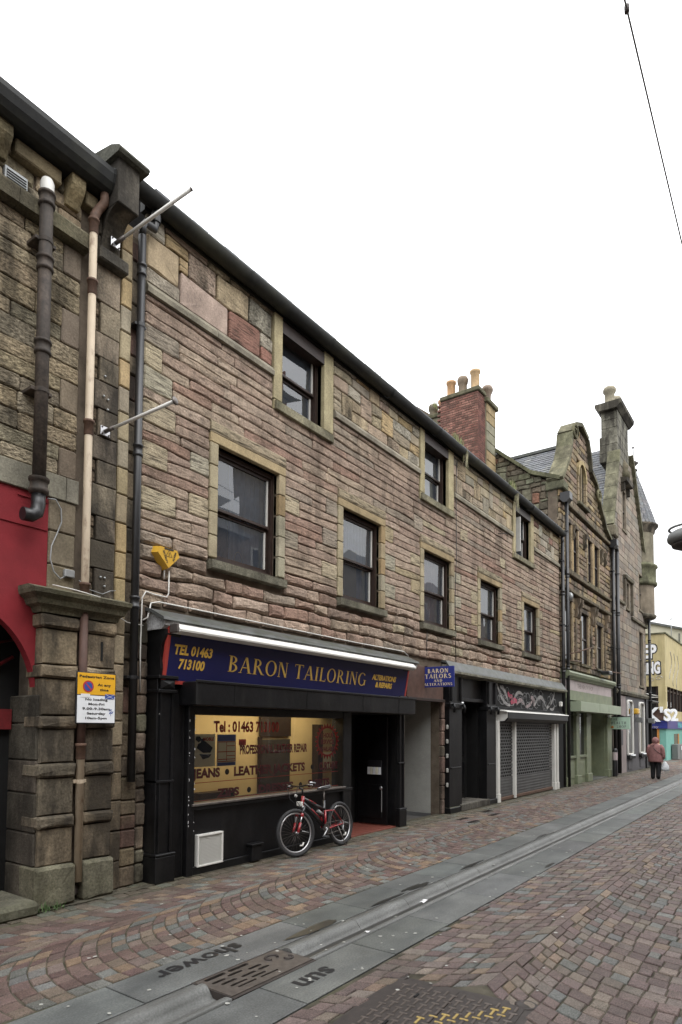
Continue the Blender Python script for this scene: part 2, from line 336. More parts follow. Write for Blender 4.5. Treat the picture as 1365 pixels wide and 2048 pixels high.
def serif(s, size, o, xd=(1, 0, 0), yd=(0, 0, 1), T=.15, t=.055, sx=1., gap=.10, each=None):
    X = Vector(xd).normalized(); Y = Vector(yd).normalized(); o = Vector(o); mb = MB(); cur = 0.; box = [mb]
    def put(poly, ox): box[0].add([tuple(o+X*((p[0]*sx+ox)*size)+Y*(p[1]*size)) for p in poly], [list(range(len(poly)))])
    def ring(cx, cy, rx, ry, a0, a1, tx, ty, ox, n=14):
        for i in range(n):
            u, v = [math.radians(a0+(a1-a0)*k/n) for k in (i, i+1)]
            q = [(cx+rx*math.cos(u), cy+ry*math.sin(u)), (cx+rx*math.cos(v), cy+ry*math.sin(v)),
                 (cx+(rx-tx)*math.cos(v), cy+(ry-ty)*math.sin(v)), (cx+(rx-tx)*math.cos(u), cy+(ry-ty)*math.sin(u))]
            put(q, ox)
    def rect(x0, x1, y0, y1, ox): put([(x0, y0), (x1, y0), (x1, y1), (x0, y1)], ox)
    def stem(x, ox, y0=0, y1=1, w=None, top=True, bot=True):
        w = w or T; rect(x, x+w, y0, y1, ox)
        if bot: rect(x-.07, x+w+.07, y0, y0+.035, ox)
        if top: rect(x-.07, x+w+.07, y1-.035, y1, ox)
    def diag(x0, y0, x1, y1, w, ox): put([(x0, y0), (x0+w, y0), (x1+w, y1), (x1, y1)], ox)
    for ch in s:
        ox = cur; wd = .7
        if ch == ' ': wd = .32
        elif ch == 'B':
            stem(.07, ox); ring(.2, .76, .33, .24, -90, 90, T*.9, t, ox); ring(.2, .27, .40, .27, -90, 90, T*.95, t, ox); wd = .64
        elif ch == 'A':
            diag(.04, 0, .36, 1, t, ox); diag(.62, 0, .33, 1, T*1.05, ox); rect(.17, .58, .32, .32+t, ox)
            rect(-.04, .17, 0, .035, ox); rect(.54, .86, 0, .035, ox); wd = .82
        elif ch == 'R':
            stem(.07, ox); ring(.2, .74, .35, .26, -90, 90, T*.9, t, ox); diag(.62, 0, .27, .5, T, ox); rect(.6, .85, 0, .035, ox); wd = .78
        elif ch == 'O': ring(.42, .5, .42, .52, 0, 360, T, t, ox, 24); wd = .86
        elif ch == 'N':
            stem(.07, ox, w=t, bot=True); rect(.62, .62+t, 0, 1, ox); rect(.54, .76, .965, 1, ox); diag(.56, 0, .07, 1, T, ox); wd = .78
        elif ch == 'T':
            stem(.29, ox, top=False); rect(0, .73, 1-t, 1, ox); rect(0, .035, .82, 1, ox); rect(.695, .73, .82, 1, ox); wd = .74
        elif ch == 'I': stem(.07, ox); wd = .30
        elif ch == 'L': stem(.07, ox); rect(.2, .58, 0, t, ox); rect(.545, .58, 0, .2, ox); wd = .58
        elif ch == 'E':
            stem(.07, ox); rect(.2, .56, 0, t, ox); rect(.2, .54, 1-t, 1, ox); rect(.2, .44, .5, .5+t, ox)
            rect(.525, .56, 0, .19, ox); rect(.505, .54, .82, 1, ox); rect(.41, .44, .42, .62, ox); wd = .60
        elif ch == 'G':
            ring(.42, .5, .42, .52, 42, 330, T, t, ox, 22); rect(.66, .80, .04, .44, ox); rect(.56, .88, .42, .455, ox); wd = .88
        elif ch == 'S':
            ring(.30, .755, .25, .265, 25, 270, T*.8, t*1.3, ox, 12); ring(.30, .262, .27, .28, -155, 90, T*.8, t*1.3, ox, 12); wd = .58
        elif ch == 'D': stem(.07, ox); ring(.2, .5, .52, .5, -90, 90, T, t, ox, 16); wd = .76
        elif ch == 'H': stem(.07, ox); stem(.52, ox); rect(.2, .55, .48, .48+t, ox); wd = .76
        elif ch == 'P': stem(.07, ox); ring(.2, .73, .36, .27, -90, 90, T*.9, t, ox); wd = .6
        cur += wd*sx+gap
        if each and box[0].v: box[0].build(each[0], each[1], each[2]); box[0] = MB()
    return mb, cur*size
# ------------------------------------------------------------------ stonework
def stone(x0, x1, zb0, zb1, yf, depth, col, mi, rnd=.012, jag=.006, joint=.007, flip=None):
    """one stone: outline follows the bed joints zb0(x), zb1(x); back ring, edge ring, inset front ring, crown."""
    w = x1-x0; n = max(1, min(6, int(w/.14)))
    xs = [x0+joint+(w-2*joint)*i/n for i in range(n+1)]
    c = min(.016, w*.12) if rnd > .01 else 0
    out = []
    for i, x in enumerate(xs):
        z = zb0(x)+joint
        if i == 0 and c: out += [(x, z+c), (x+c, z)]
        elif i == n and c: out += [(x-c, z), (x, z+c)]
        else: out.append((x, z))
    for i, x in enumerate(xs[::-1]):
        z = zb1(x)-joint
        if i == 0 and c: out += [(x, z-c), (x-c, z)]
        elif i == n and c: out += [(x+c, z), (x, z-c)]
        else: out.append((x, z))
    if jag: out = [(x+random.uniform(-jag, jag), z+random.uniform(-jag, jag)*.7) for x, z in out]
    cx = sum(p[0] for p in out)/len(out); cz = sum(p[1] for p in out)/len(out); m = len(out)
    h = zb1(cx)-zb0(cx); ins = min(rnd*.8+.003, h*.22)
    rings = [[(x, yf+depth, z) for x, z in out], [(x, yf+rnd, z) for x, z in out]]
    inn = []
    for x, z in out:
        dx = x-cx; dz = z-cz; kx = max(0, 1-ins/max(abs(dx), ins+.01)) if abs(dx) > .001 else 1
        kz = max(0, 1-ins/max(abs(dz), ins+.01)) if abs(dz) > .001 else 1
        inn.append((cx+dx*kx, yf+random.uniform(-jag, jag)*.6, cz+dz*kz))
    rings.append(inn)
    vs = [p for r in rings for p in r]+[(cx+random.uniform(-.1, .1)*w, yf-rnd*.12, cz)]
    fs = []; sm = []
    for r in (0, 1):
        for i in range(m): fs.append((r*m+i, r*m+(i+1) % m, (r+1)*m+(i+1) % m, (r+1)*m+i)); sm.append(False)
    for i in range(m): fs.append((2*m+i, 2*m+(i+1) % m, 3*m)); sm.append(False)
    if flip:     # map (x, y, z) through a placement function for walls that do not face the street
        vs = [flip(*p) for p in vs]
    return dict(v=vs, f=fs, sm=sm, c=col, m=mi, w=w*h, p=(cx, yf, cz))
def weight(st):
    x, y, z = st['p']; d = math.sqrt(x*x+(y+CY)**2+(z-CH)**2); return st['w']/d**3
def place_stones(parent, sts, name='stone', rest='stones', lim=290, mats=None):
    sts = sorted(sts, key=weight, reverse=True)
    mats = mats or MS
    for st in sts[:lim]:
        mb = MB(); mb.add(st['v'], st['f'], st['c']); mb.sm = list(st['sm'])
        mb.build(name, mats[st['m']], parent)
    if len(sts) > lim:
        mb = MB()
        for st in sts[lim:]:
            mb.add(st['v'], st['f'], st['c'], st['m']); mb.sm[-len(st['sm']):] = st['sm']
        mb.build(rest, mats, parent, stuff=True)
def sub(iv, a, b):
    o = []
    for p, q in iv:
        if b <= p or a >= q: o.append((p, q))
        else:
            if a > p: o.append((p, a))
            if b < q: o.append((b, q))
    return o
def fill_rows(zs, bounds, holes, colf, yf=0., depth=.07, lmin=.3, lmax=.95, tall=(), wav=.012, rnd=.014, jag=.006, joint=.007,
              mif=lambda tall: 0, minw=.09, tallp=0., seed=0, flip=None):
    """coursed masonry between course lines zs; holes are (x0, x1, z0, z1); tall are (x0, x1, k, rows)."""
    def zb(k):
        z = zs[k]; a = 0 if k in (0, len(zs)-1) else wav
        return lambda x: z+a*(noise.noise(Vector((x*1.6, k*3.7+seed, 0)))*1.6)
    out = []; tl = list(tall); nk = len(zs)-1
    if tallp:
        for k in range(nk-1):
            x0, x1 = bounds((zs[k]+zs[k+1])/2); x = x0
            while x < x1:
                if random.random() < tallp: tl.append((x, x+random.uniform(.22, .4), k, 2))
                x += random.uniform(.5, .9)
    ok = []
    for t in tl:
        z0, z1 = zs[t[2]], zs[min(nk, t[2]+t[3])]; b0, b1 = bounds((z0+z1)/2)
        if t[0] < b0-.01 or t[1] > b1+.01: continue
        if any(t[0] < h[1]-.005 and t[1] > h[0]+.005 and z0 < h[3]-.01 and z1 > h[2]+.01 for h in holes): continue
        if any(t[0] < u[1] and t[1] > u[0] and t[2] < u[2]+u[3] and t[2]+t[3] > u[2] for u in ok): continue
        ok.append(t); out.append(stone(t[0], t[1], zb(t[2]), zb(min(nk, t[2]+t[3])), yf-.004, depth+.004, colf(True, t[0], z0), mif(True), rnd, jag, joint, flip))
    for k in range(nk):
        z0, z1 = zs[k], zs[k+1]; iv = [bounds((z0+z1)/2)]
        for h in holes:
            ov = min(z1, h[3])-max(z0, h[2])
            if ov > .4*(z1-z0): iv = sub(iv, h[0], h[1])
        for t in ok:
            if t[2] <= k < t[2]+t[3]: iv = sub(iv, t[0], t[1])
        for a, b in iv:
            x = a
            while b-x > minw:
                l = random.uniform(lmin, lmax)
                if b-x-l < lmin*.6: l = b-x
                out.append(stone(x, min(b, x+l), zb(k), zb(k+1), yf+random.uniform(-.008, .006), depth, colf(False, x, z0), mif(False), rnd*random.uniform(.7, 1.3), jag, joint, flip))
                x += l
    return out
def pick(cols, wts): return jit(random.choices(cols, wts)[0])
def sheet_with_holes(mb, x0, x1, z0, z1, y, holes, yb=None):
    xs = sorted({x0, x1, *[h[0] for h in holes if x0 < h[0] < x1], *[h[1] for h in holes if x0 < h[1] < x1]})
    zs = sorted({z0, z1, *[h[2] for h in holes if z0 < h[2] < z1], *[h[3] for h in holes if z0 < h[3] < z1]})
    for i in range(len(xs)-1):
        for j in range(len(zs)-1):
            mx = (xs[i]+xs[i+1])/2; mz = (zs[j]+zs[j+1])/2
            if any(h[0] < mx < h[1] and h[2] < mz < h[3] for h in holes): continue
            mb.add([(xs[i], y, zs[j]), (xs[i+1], y, zs[j]), (xs[i+1], y, zs[j+1]), (xs[i], y, zs[j+1])], [(0, 1, 2, 3)])
    for h in holes:
        if yb:
            a, b, c, d = h
            mb.add([(a, y, c), (b, y, c), (b, y, d), (a, y, d), (a, yb, c), (b, yb, c), (b, yb, d), (a, yb, d)],
                   [(0, 4, 5, 1), (1, 5, 6, 2), (2, 6, 7, 3), (3, 7, 4, 0)])
# ================================================================== GROUND
g = MB().add([(-300, -300, -.09), (400, -300, -.09), (400, 300, -.09), (-300, 300, -.09)], [(0, 1, 2, 3)]).build('ground', ground_m); g['kind'] = 'structure'
def YL(x): return -2.21+.0115*(x-3)            # the pavement side of the drain channel
def YR(x): return YL(x)-1.28
def flatstrip(y0, y1, x0=-3, x1=60, z=-.009, n=20):
    mb = MB()
    for i in range(n):
        a = x0+(x1-x0)*i/n; b = x0+(x1-x0)*(i+1)/n
        mb.add([(a, y0(a), z), (b, y0(b), z), (b, y1(b), z), (a, y1(a), z)], [(0, 1, 2, 3)])
    return mb
pave = flatstrip(lambda x: YL(x), lambda x: 4. if x > 34 else .12).build('pavement', joint_m); pave['kind'] = 'structure'
road = flatstrip(lambda x: -8.2, lambda x: YR(x)).build('road', joint_m); road['kind'] = 'structure'
SETT = [(.115, .077, .067), (.130, .090, .078), (.165, .128, .098), (.188, .132, .090), (.140, .141, .128), (.120, .121, .112), (.142, .110, .092)]
COVER = (3.02, 4.02, -4.72, -3.72)            # access cover in the road
SMALLCOVERS = [(1.62, 1.90, -1.62, -1.38), (11.1, 11.55, -1.02, -.88), (11.3, 11.75, -.72, -.58), (12.3, 12.75, -.95, -.8), (12.7, 13.2, -.62, -.47)]
def sett(q, col):
    cx = sum(p[0] for p in q)/4; cy = sum(p[1] for p in q)/4
    def ins(p, d):
        dx, dy = cx-p[0], cy-p[1]; l = math.hypot(dx, dy); return (p[0]+dx/l*d, p[1]+dy/l*d)
    j = random.uniform(.004, .009); h = random.uniform(-.004, .004)
    o = [ins(p, j) for p in q]; o = [(x+random.uniform(-.005, .005), y+random.uniform(-.005, .005)) for x, y in o]
    i2 = [ins(p, .008) for p in o]
    vs = [(x, y, -.03) for x, y in o]+[(x, y, -.006+h) for x, y in o]+[(x, y, h+random.uniform(-.0012, .0012)) for x, y in i2]
    fs = [(k, (k+1) % 4, 4+(k+1) % 4, 4+k) for k in range(4)]+[(4+k, 4+(k+1) % 4, 8+(k+1) % 4, 8+k) for k in range(4)]+[(8, 9, 10, 11)]
    return dict(v=vs, f=fs, c=col, p=(cx, cy, 0), w=.014)
def settcol(x, y):
    c = random.choices(SETT, [34, 20, 12, 7, 8, 7, 12] if y < -3 else [30, 15, 13, 10, 15, 8, 9])[0]
    if y > -2.4: 
        k = max(0, min(1, (y+.75)/.6))*.75        # mossy, gritted setts along the foot of the wall
        c = tuple(a*(1-k)+b*k for a, b in zip(c, (.085, .085, .055)))
    else: k = 0
    if y < -3.2: c = tuple(a*.86+.022 for a in c)
    return jit(tuple(a*.9 for a in c), .22)
left, right = [], []
PX = .136
for yc, side, R0, HW in ((.05, 'l', 2.3, 1.1), (-2.15, 'l', 1.22, 1.1), (-3.05, 'r', 1.6, 1.22), (-5.49, 'r', 1.6, 1.22), (-7.93, 'r', 1.6, 1.22)):
    AM = math.asin(HW/R0); nrow = int((34-(-1))/PX)
    for r in range(nrow):
        xa = -1+r*PX; na = 2*int(AM*R0/.128)+1; TC = .78
        cuts = [-AM+2*AM*(i+random.uniform(-.18, .18)*(0 < i < na))/na for i in range(na+1)]
        for i in range(na):
            q = []; P2 = PX
            if abs((cuts[i]+cuts[i+1])/2) > TC:
                if r % 2: continue
                P2 = 2*PX
            for t, dx in ((cuts[i], 0), (cuts[i+1], 0), (cuts[i+1], P2), (cuts[i], P2)):
                q.append((xa+dx+R0-R0*math.cos(t)+.012*noise.noise(Vector((t*3, xa*.9, yc))), yc+R0*math.sin(t)))
            cx = sum(p[0] for p in q)/4; cy = sum(p[1] for p in q)/4
            if side == 'l':
                if cy > .03 or cy < YL(cx)-.02 or (yc > 0 and cy > -.36): continue
                if cx > 26 and cy > -1.0: pass
                q = [(x, min(max(y, YL(x)+.004), .06)) for x, y in q]
            else:
                if cy > YR(cx)+.02 or cy < -7.4: continue
                if cx < 1.5 and cy < -4: continue
                q = [(x, min(y, YR(x)-.004)) for x, y in q]
                if COVER[0] < cx < COVER[1] and COVER[2] < cy < COVER[3]: continue
            if side == 'l' and any(a < cx < b and c < cy < d for a, b, c, d in SMALLCOVERS): continue
            if cx < 0: continue
            area = abs(sum(q[k][0]*q[(k+1) % 4][1]-q[(k+1) % 4][0]*q[k][1] for k in range(4)))/2
            if area < .004: continue
            (left if side == 'l' else right).append(sett(q, settcol(cx, cy)))
for k in range(3):
    x = 0.
    while x < 30:
        l = random.uniform(.11, .17); y = -.36+k*.13
        left.append(sett([(x, y), (x+l, y), (x+l, y+.13), (x, y+.13)], settcol(x, y+.06))); x += l
def inview(s):
    x, y, z = s['p']; d = (x, y+CY, -CH)
    c = [sum(Rr[i][j]*d[i] for i in range(3)) for j in range(3)]
    if c[2] < .3: return False
    u = 682.5+1270*c[0]/c[2]; v = 1399.7+1270*c[1]/c[2]; return -20 < u < 1385 and v < 2070
def place_setts(lst, parent):
    lst.sort(key=lambda s: ((not inview(s)), (s['p'][0])**2+(s['p'][1]+CY)**2))
    for s in lst[:295]: MB().add(s['v'], s['f'], s['c']).build('sett', sett_m, parent)
    mb = MB()
    for s in lst[295:]: mb.add(s['v'], s['f'], s['c'])
    mb.build('setts', sett_m, parent, stuff=True)
place_setts(left, pave); place_setts(right, road)
# gritty kerb strip beyond the geometry: straight worn setts carried on to the side street as joined rows
mb = MB()
for i in range(70):
    xa = 34+i*.36
    for jn in range(40):
        y = -7.2+jn*.27
        if YR(xa) < y+.14 < YL(xa)+.02 or y > 2.6: continue
        mb.box(xa+.01, xa+.35, y+.01, y+.26, -.03, random.uniform(-.002, .002), settcol(xa, -1.5))
mb.build('distant_setts', sett_m, road, stuff=True)
# ---- drain channel: flagstones both sides, dished stone in the middle
ch = flatstrip(lambda x: YR(x), lambda x: YL(x), z=-.06).build('drain_channel', joint_m); ch['kind'] = 'structure'
def rowof(ya, yb, l0, phase, skip=None, name='flagstone', top=0., m=slab_m):
    x = -2.+phase; k = 0; far = MB()
    while x < 58:
        l = l0*random.uniform(.9, 1.1) if l0 > 0 else -l0
        if not (skip and skip[0]-.05 < x < skip[1]-.05):
            x2 = x+l
            if skip and x < skip[0] < x2: x2 = skip[0]
            mb = MB(); y0, y1 = YL(x)+ya, YL(x)+yb; e0, e1 = YL(x2)+ya, YL(x2)+yb; j = .005; b = .006; h = top+random.uniform(-.002, .002)
            P4 = [(x+j, y0+j), (x2-j, e0+j), (x2-j, e1-j), (x+j, y1-j)]
            I4 = [(x+j+b, y0+j+b), (x2-j-b, e0+j+b), (x2-j-b, e1-j-b), (x+j+b, y1-j-b)]
            vs = [(a, c, -.05) for a, c in P4]+[(a, c, h-.004) for a, c in P4]+[(a, c, h) for a, c in I4]
            fs = [(q, (q+1) % 4, 4+(q+1) % 4, 4+q) for q in range(4)]+[(4+q, 4+(q+1) % 4, 8+(q+1) % 4, 8+q) for q in range(4)]+[(8, 9, 10, 11)]
            c_ = jit((.098, .102, .096), .2)
            if x < 30: MB().add(vs, fs, c_).build(name, m, ch)
            else: far.add(vs, fs, c_)
            x = x2
            if skip and abs(x-skip[0]) < 1e-4: x = skip[1]
        else: x = skip[1]
    if far.v: far.build('far_flagstones', m, ch, stuff=True)
rowof(-.44, -.005, .86, .31, None)
rowof(-1.275, -.85, 1.02, .02, None)
def dish(x0, x1):
    prof = [(-.455, -.05), (-.455, 0), (-.50, .002), (-.535, .024), (-.565, .032), (-.60, .024), (-.632, -.012), (-.655, -.044), (-.70, -.048), (-.742, -.042), (-.765, -.008), (-.79, .0), (-.838, 0), (-.838, -.05)]
    mb = MB(); vs = [(x, YL(x)+y, z) for x in (x0+.003, x1-.003) for y, z in prof]; n = len(prof)
    mb.add(vs, [(i, i+1, n+i+1, n+i) for i in range(n-1)], sm=True); mb.add(vs, [list(range(n)), list(range(n, 2*n))]); return mb
x = -.6
GR = (2.98, 3.84)
while x < 57:
    l = .92*random.uniform(.93, 1.07); x2 = x+l
    if x < GR[0] < x2+.3: x2 = GR[0]
    dish(x, x2).build('channel_stone', chan_m, ch)
    x = x2 if abs(x2-GR[0]) > 1e-4 else GR[1]
# wet silt lying along the bottom of the dish
random.seed(11)
mb = MB(); X = 3.84; pts = []
while X < 26: pts.append((X, random.uniform(.034, .044))); X += .25
vs = [(a, YL(a)-.70+s*wd, -.038 if s > 0 else -.0375) for a, wd in pts for s in (-1, 1)]
mb.add(vs, [(2*i, 2*i+1, 2*i+3, 2*i+2) for i in range(len(pts)-1)]); mb.build('silt', slab_wet, ch, stuff=True)
def puddle(cx, cy, rx, ry, seed):
    n = 28; vs = []
    for i in range(n):
        a = 2*math.pi*i/n; k = 1+.5*noise.noise(Vector((math.cos(a)*1.3, math.sin(a)*1.3, seed)))
        vs.append((cx+rx*k*math.cos(a), cy+ry*k*math.sin(a)+.0115*(rx*math.cos(a)), .0045))
    return MB().add(vs, [tuple(range(n))]).build('damp_patch', slab_wet, ch)
for i, (a, b, c, d) in enumerate([(4.45, -.385, .36, .05), (6.3, -.40, .25, .03), (8.3, -1.22, .2, .02), (5.6, -.41, .3, .025), (6.2, -.36, .18, .03), (7.7, -.41, .35, .025), (10.5, -.41, .3, .02)]):
    puddle(a, YL(a)+b, c, d, i*3.1)
# engraved words
for s, o, sz in (('shower', (3.74, YL(3.4)-.085, .0035), .225), ('sun', (3.78, YL(3.4)-.98, .0035), .235)):
    text(s, sz, o, (-1, -.0115, 0), (.0115, -1, 0), bold=.006, sx=1.16, sp=1.05).build('inlaid_word', joint_m if 0 else ink_m, ch)
# ---- drain grate with its slots really open
gr = thing('drain_grate', 'brown iron drain grate with long slots set in the stone channel between the inlaid words', 'drain grate', (3.41, YL(3.4)-.645, 0))
y0, y1 = YL(3.41)-.855, YL(3.41)-.44
mb = MB()
def capsule(mb, x0, x1, y, h, z0, z1, n=5): pass
slots = [(3.05, 3.24, -.50, .018), (3.27, 3.47, -.50, .018), (3.05, 3.17, -.575, .014), (3.21, 3.35, -.56, .014), (3.39, 3.52, -.585, .014), (3.08, 3.22, -.635, .014), (3.26, 3.40, -.645, .014),
         (3.43, 3.54, -.645, .014), (3.10, 3.26, -.70, .012), (3.30, 3.44, -.705, .012), (3.12, 3.30, -.75, .010), (3.34, 3.52, -.752, .010)]
def plate_with_slots(x0, x1, ya, yb, z, th, sl):
    cu = bpy.data.curves.new('p', 'CURVE'); cu.dimensions = '2D'; cu.fill_mode = 'BOTH'; cu.extrude = th/2
    def loop(pts):
        s = cu.splines.new('POLY'); s.points.add(len(pts)-1); s.use_cyclic_u = True
        for i, p in enumerate(pts): s.points[i].co = (p[0], p[1], 0, 1)
    loop([(x0, ya), (x1, ya), (x1, yb), (x0, yb)])
    for a, b, y, h in sl:
        pts = []
        for k in range(7): t = -math.pi/2+math.pi*k/6; pts.append((b-h+h*math.cos(t), y+h*math.sin(t)))
        for k in range(7): t = math.pi/2+math.pi*k/6; pts.append((a+h+h*math.cos(t), y+h*math.sin(t)))
        loop(pts)
    ob = bpy.data.objects.new('p', cu); COL.objects.link(ob); dg = bpy.context.evaluated_depsgraph_get()
    me = bpy.data.meshes.new_from_object(ob.evaluated_get(dg)); mb = MB()
    mb.add([(v.co.x, v.co.y, v.co.z+z) for v in me.vertices], [list(p.vertices) for p in me.polygons])
    bpy.data.objects.remove(ob); bpy.data.curves.remove(cu); return mb
yl = YL(3.41)
sl_ = [(a, b, yl+y, h) for a, b, y, h in slots]
plate_with_slots(GR[0]+.012, GR[1]-.012, y0+.03, y1-.03, -.004, .02, sl_).build('slotted_plate', steel_m, gr)
fr = MB().box(GR[0], GR[1], y0, y0+.028, -.05, .003, b=.003).box(GR[0], GR[1], y1-.028, y1, -.05, .003, b=.003).box(GR[0], GR[0]+.011, y0+.028, y1-.028, -.05, .003).box(GR[1]-.011, GR[1], y0+.028, y1-.028, -.05, .003)
fr.build('frame', iron_m, gr)
# cast swirl at the far end of the plate
mb = MB(); mb.tube([(3.66+.055*math.cos(a), yl-.56+.04*math.sin(a), .008) for a in [i*math.pi/10 for i in range(-3, 14)]], .011, 6)
mb.tube([(3.745+.035*math.cos(a), yl-.66+.03*math.sin(a), .008) for a in [i*math.pi/10 for i in range(8, 24)]], .010, 6)
mb.build('cast_swirl', iron_m, gr)
B('drain_pit', blackflat_m, gr, GR[0]+.01, GR[1]-.01, y0+.02, y1-.02, -.085, -.055)
# ---- access cover
cv = thing('access_cover', 'square iron access cover with basket weave tread and yellow paint marks in the cobbled road', 'manhole cover', (3.52, -4.2, 0))
a0, a1, b0, b1 = COVER
def rotc(o, ang=-6.): o.rotation_euler = (0, 0, math.radians(ang))
B('cover_frame', iron_m, cv, a0+.0, a1-.0, b0, b1, -.05, -.004, b=.01)
mb = MB(); mb.box(a0+.06, a1-.06, b0+.06, (b0+b1)/2-.003, -.02, .0, b=.004).box(a0+.06, a1-.06, (b0+b1)/2+.003, b1-.06, -.02, .0, b=.004); mb.build('cover_plate', iron_m, cv)
tb = MB(); yb_ = MB(); s = .058
nx = int((a1-a0-.14)/s); ny = int((b1-b0-.14)/s)
for i in range(nx):
    for j in range(ny):
        x = a0+.075+i*s; y = b0+.075+j*s; hz = (i+j) % 2
        yel = (abs((i-9.0)+(j-4)*.9) < 1.3 and j < 9 and random.random() < .7) or (i > 12 and j < 3 and random.random() < .5)
        t = yb_ if yel else tb
        if hz: t.box(x, x+s*1.35, y+s*.32, y+s*.62, -.002, .006, b=.003)
        else: t.box(x+s*.32, x+s*.62, y, y+s*.95, -.002, .006, b=.003)
tb.build('tread_bars', barm, cv, stuff=True); yb_.build('painted_tread_bars', wornyellow_m, cv, stuff=True)
for x, y in ((a0+.05, b1-.05), (a1-.02, b1-.03), (a1-.02, b0+.07), (a0+.03, b0+.06)):
    MB().lathe([(0, -.02), (.07, -.02), (.075, -.003), (.06, .004), (.05, -.002), (0, -.002)], (x, y, 0), 16).build('corner_lug', iron_m, cv)
for x, y in ((3.3, -4.0), (3.75, -4.0), (3.3, -4.45)): B('key_slot', blackflat_m, cv, x-.03, x+.03, y-.008, y+.008, .0, .0075)
rotc(cv, 5)
for i, (a, b, c, d) in enumerate(SMALLCOVERS):
    t = thing('utility_cover', ['small iron cover with diamond tread in the setts at the lower left', 'dark oblong utility plate nearest the shop doorway', 'dark oblong utility plate second from the shop doorway, close to the pend',
              'dark oblong utility plate farther out from the black door', 'dark oblong utility plate closest to the step of the black door'][i], 'utility cover', ((a+b)/2, (c+d)/2, 0), 'small covers let into the pavement')
    B('plate', iron_m, t, a+.005, b-.005, c+.005, d-.005, -.03, .0, b=.004)
    mb = MB()
    k = 0
    while k < 12:
        x = a+.02+k*(b-a-.04)/12; mb.box(x, x+.006, c+.02, d-.02, -.001, .004); k += 1
    mb.build('tread', iron_m, t, stuff=True)
# ---- grit and moss gathered where the walls meet the pavement
random.seed(77)
def gritline(x0, x1, yw, wd):
    n = int((x1-x0)/.07); vs = []
    for i in range(n+1):
        x = x0+(x1-x0)*i/n; vs += [(x, yw+.05, .0055), (x, yw-wd*random.uniform(.25, 1.), .0055)]
    MB().add(vs, [(2*i, 2*i+1, 2*i+3, 2*i+2) for i in range(n)]).build('wall_foot_grit', joint_m, pave, stuff=True)
for a_, b_, c_, d_ in ((3.2, 4.5, -.2, .07), (4.5, 8.3, -.2, .06), (9.8, 10.1, -.2, .05), (10.3, 11.9, .05, .1), (11.9, 14.5, -.14, .07), (14.5, 19.8, -.1, .05)): gritline(a_, b_, c_, d_)
# ---- chewing gum spots, litter
random.seed(5)
mb = MB()
for i in range(190):
    x = random.uniform(1.8, 12); y = random.uniform(-6, -.3)
    if random.random() < .45: y = random.uniform(-3.6, -1.6)
    r = random.uniform(.007, .017); n = 8; st = random.uniform(.6, 1.4)
    mb.add([(x+r*st*math.cos(2*math.pi*k/n)*random.uniform(.8, 1.2), y+r*math.sin(2*math.pi*k/n)*random.uniform(.8, 1.2), .0065) for k in range(n)], [tuple(range(n))])
gm = mb.build('gum_spots', gum_m, stuff=True); gm['label'] = 'pale trodden chewing gum spots scattered over the setts and flagstones'; gm['category'] = 'gum'
def crumple(x, y, s, seed):
    mb = MB(); n = 9; vs = []
    random.seed(seed)
    for i in range(4):
        for k in range(4): vs.append((x+(i/3-.5)*s*1.6+random.uniform(-.2, .2)*s, y+(k/3-.5)*s+random.uniform(-.2, .2)*s, .004+random.uniform(0, .35)*s))
    mb.add(vs, [(i*4+k, (i+1)*4+k, (i+1)*4+k+1, i*4+k+1) for i in range(3) for k in range(3)]); return mb
tag(crumple(5.75, -2.93, .055, 2).build('crumpled_paper', whiteink_m), 'crumpled white scrap of paper lying on the flagstones by the channel', 'litter')
tag(crumple(4.62, -3.0, .028, 4).build('paper_scrap', whiteink_m), 'small torn white scrap beside the drain channel', 'litter')
# ================================================================== MAIN (TAILOR) BUILDING
PINK = [(.335, .255, .197), (.305, .228, .178), (.365, .285, .222), (.285, .20, .155), (.345, .272, .205), (.285, .235, .185), (.28, .185, .142)]
YEL = [(.38, .325, .225), (.36, .295, .19), (.34, .31, .235), (.41, .345, .24)]
GREY = [(.31, .265, .205), (.27, .23, .18)]
MXL, MXR, MZ = 4.42, 19.82, 7.74
tb_ = thing('tailor_building', 'long two storey pink and brown rubble stone building above the tailor shop', 'building', (12, 0, 0))
WIN = [(5.58, 6.76, 3.92, 5.42), (8.34, 9.50, 3.90, 5.40), (11.09, 12.30, 3.88, 5.34), (13.82, 15.0, 3.86, 5.28), (16.67, 17.78, 3.86, 5.20)]
DOR = [(6.79, 7.79, 6.46, 7.66), (11.10, 12.16, 6.44, 7.66), (16.08, 17.22, 6.38, 7.66)]
SHOPTOP = 3.12
holes = WIN+DOR+[(4.55, 10.35, -1, 2.95), (10.35, 11.84, -1, 2.34), (11.84, MXR, -1, 3.02)]
mb = MB(); sheet_with_holes(mb, MXL, MXR, -.05, MZ+.1, .045, WIN+DOR+[(4.6, 10.30, -.05, 2.95), (10.40, 11.84, -.05, 2.34), (11.9, 19.5, -.05, 3.0)], .24)
wall = mb.build('wall', mortar_m, tb_)
B('structure_core', mortar_m, tb_, MXL+.02, MXR-.02, .9, 5., 3.2, 7.7)
B('end_wall', mortar_m, tb_, MXL+.02, MXL+.10, .05, .9, -.05, 7.7)
MARG = .14
sur = [(a-MARG, b+MARG, c-.17, d+.24) for a, b, c, d in WIN]
dsur = [(a-.18, b+.28, c-.13, 7.8) for a, b, c, d in DOR]
# course lines
zs = [3.16, 3.33, 3.52, 3.68, 3.86, 4.02]
while zs[-1] < 6.72: zs.append(zs[-1]+random.uniform(.112, .15))
zs[-1] = 6.80
def near(z): return min(range(len(zs)), key=lambda k: abs(zs[k]-z))
tall = []
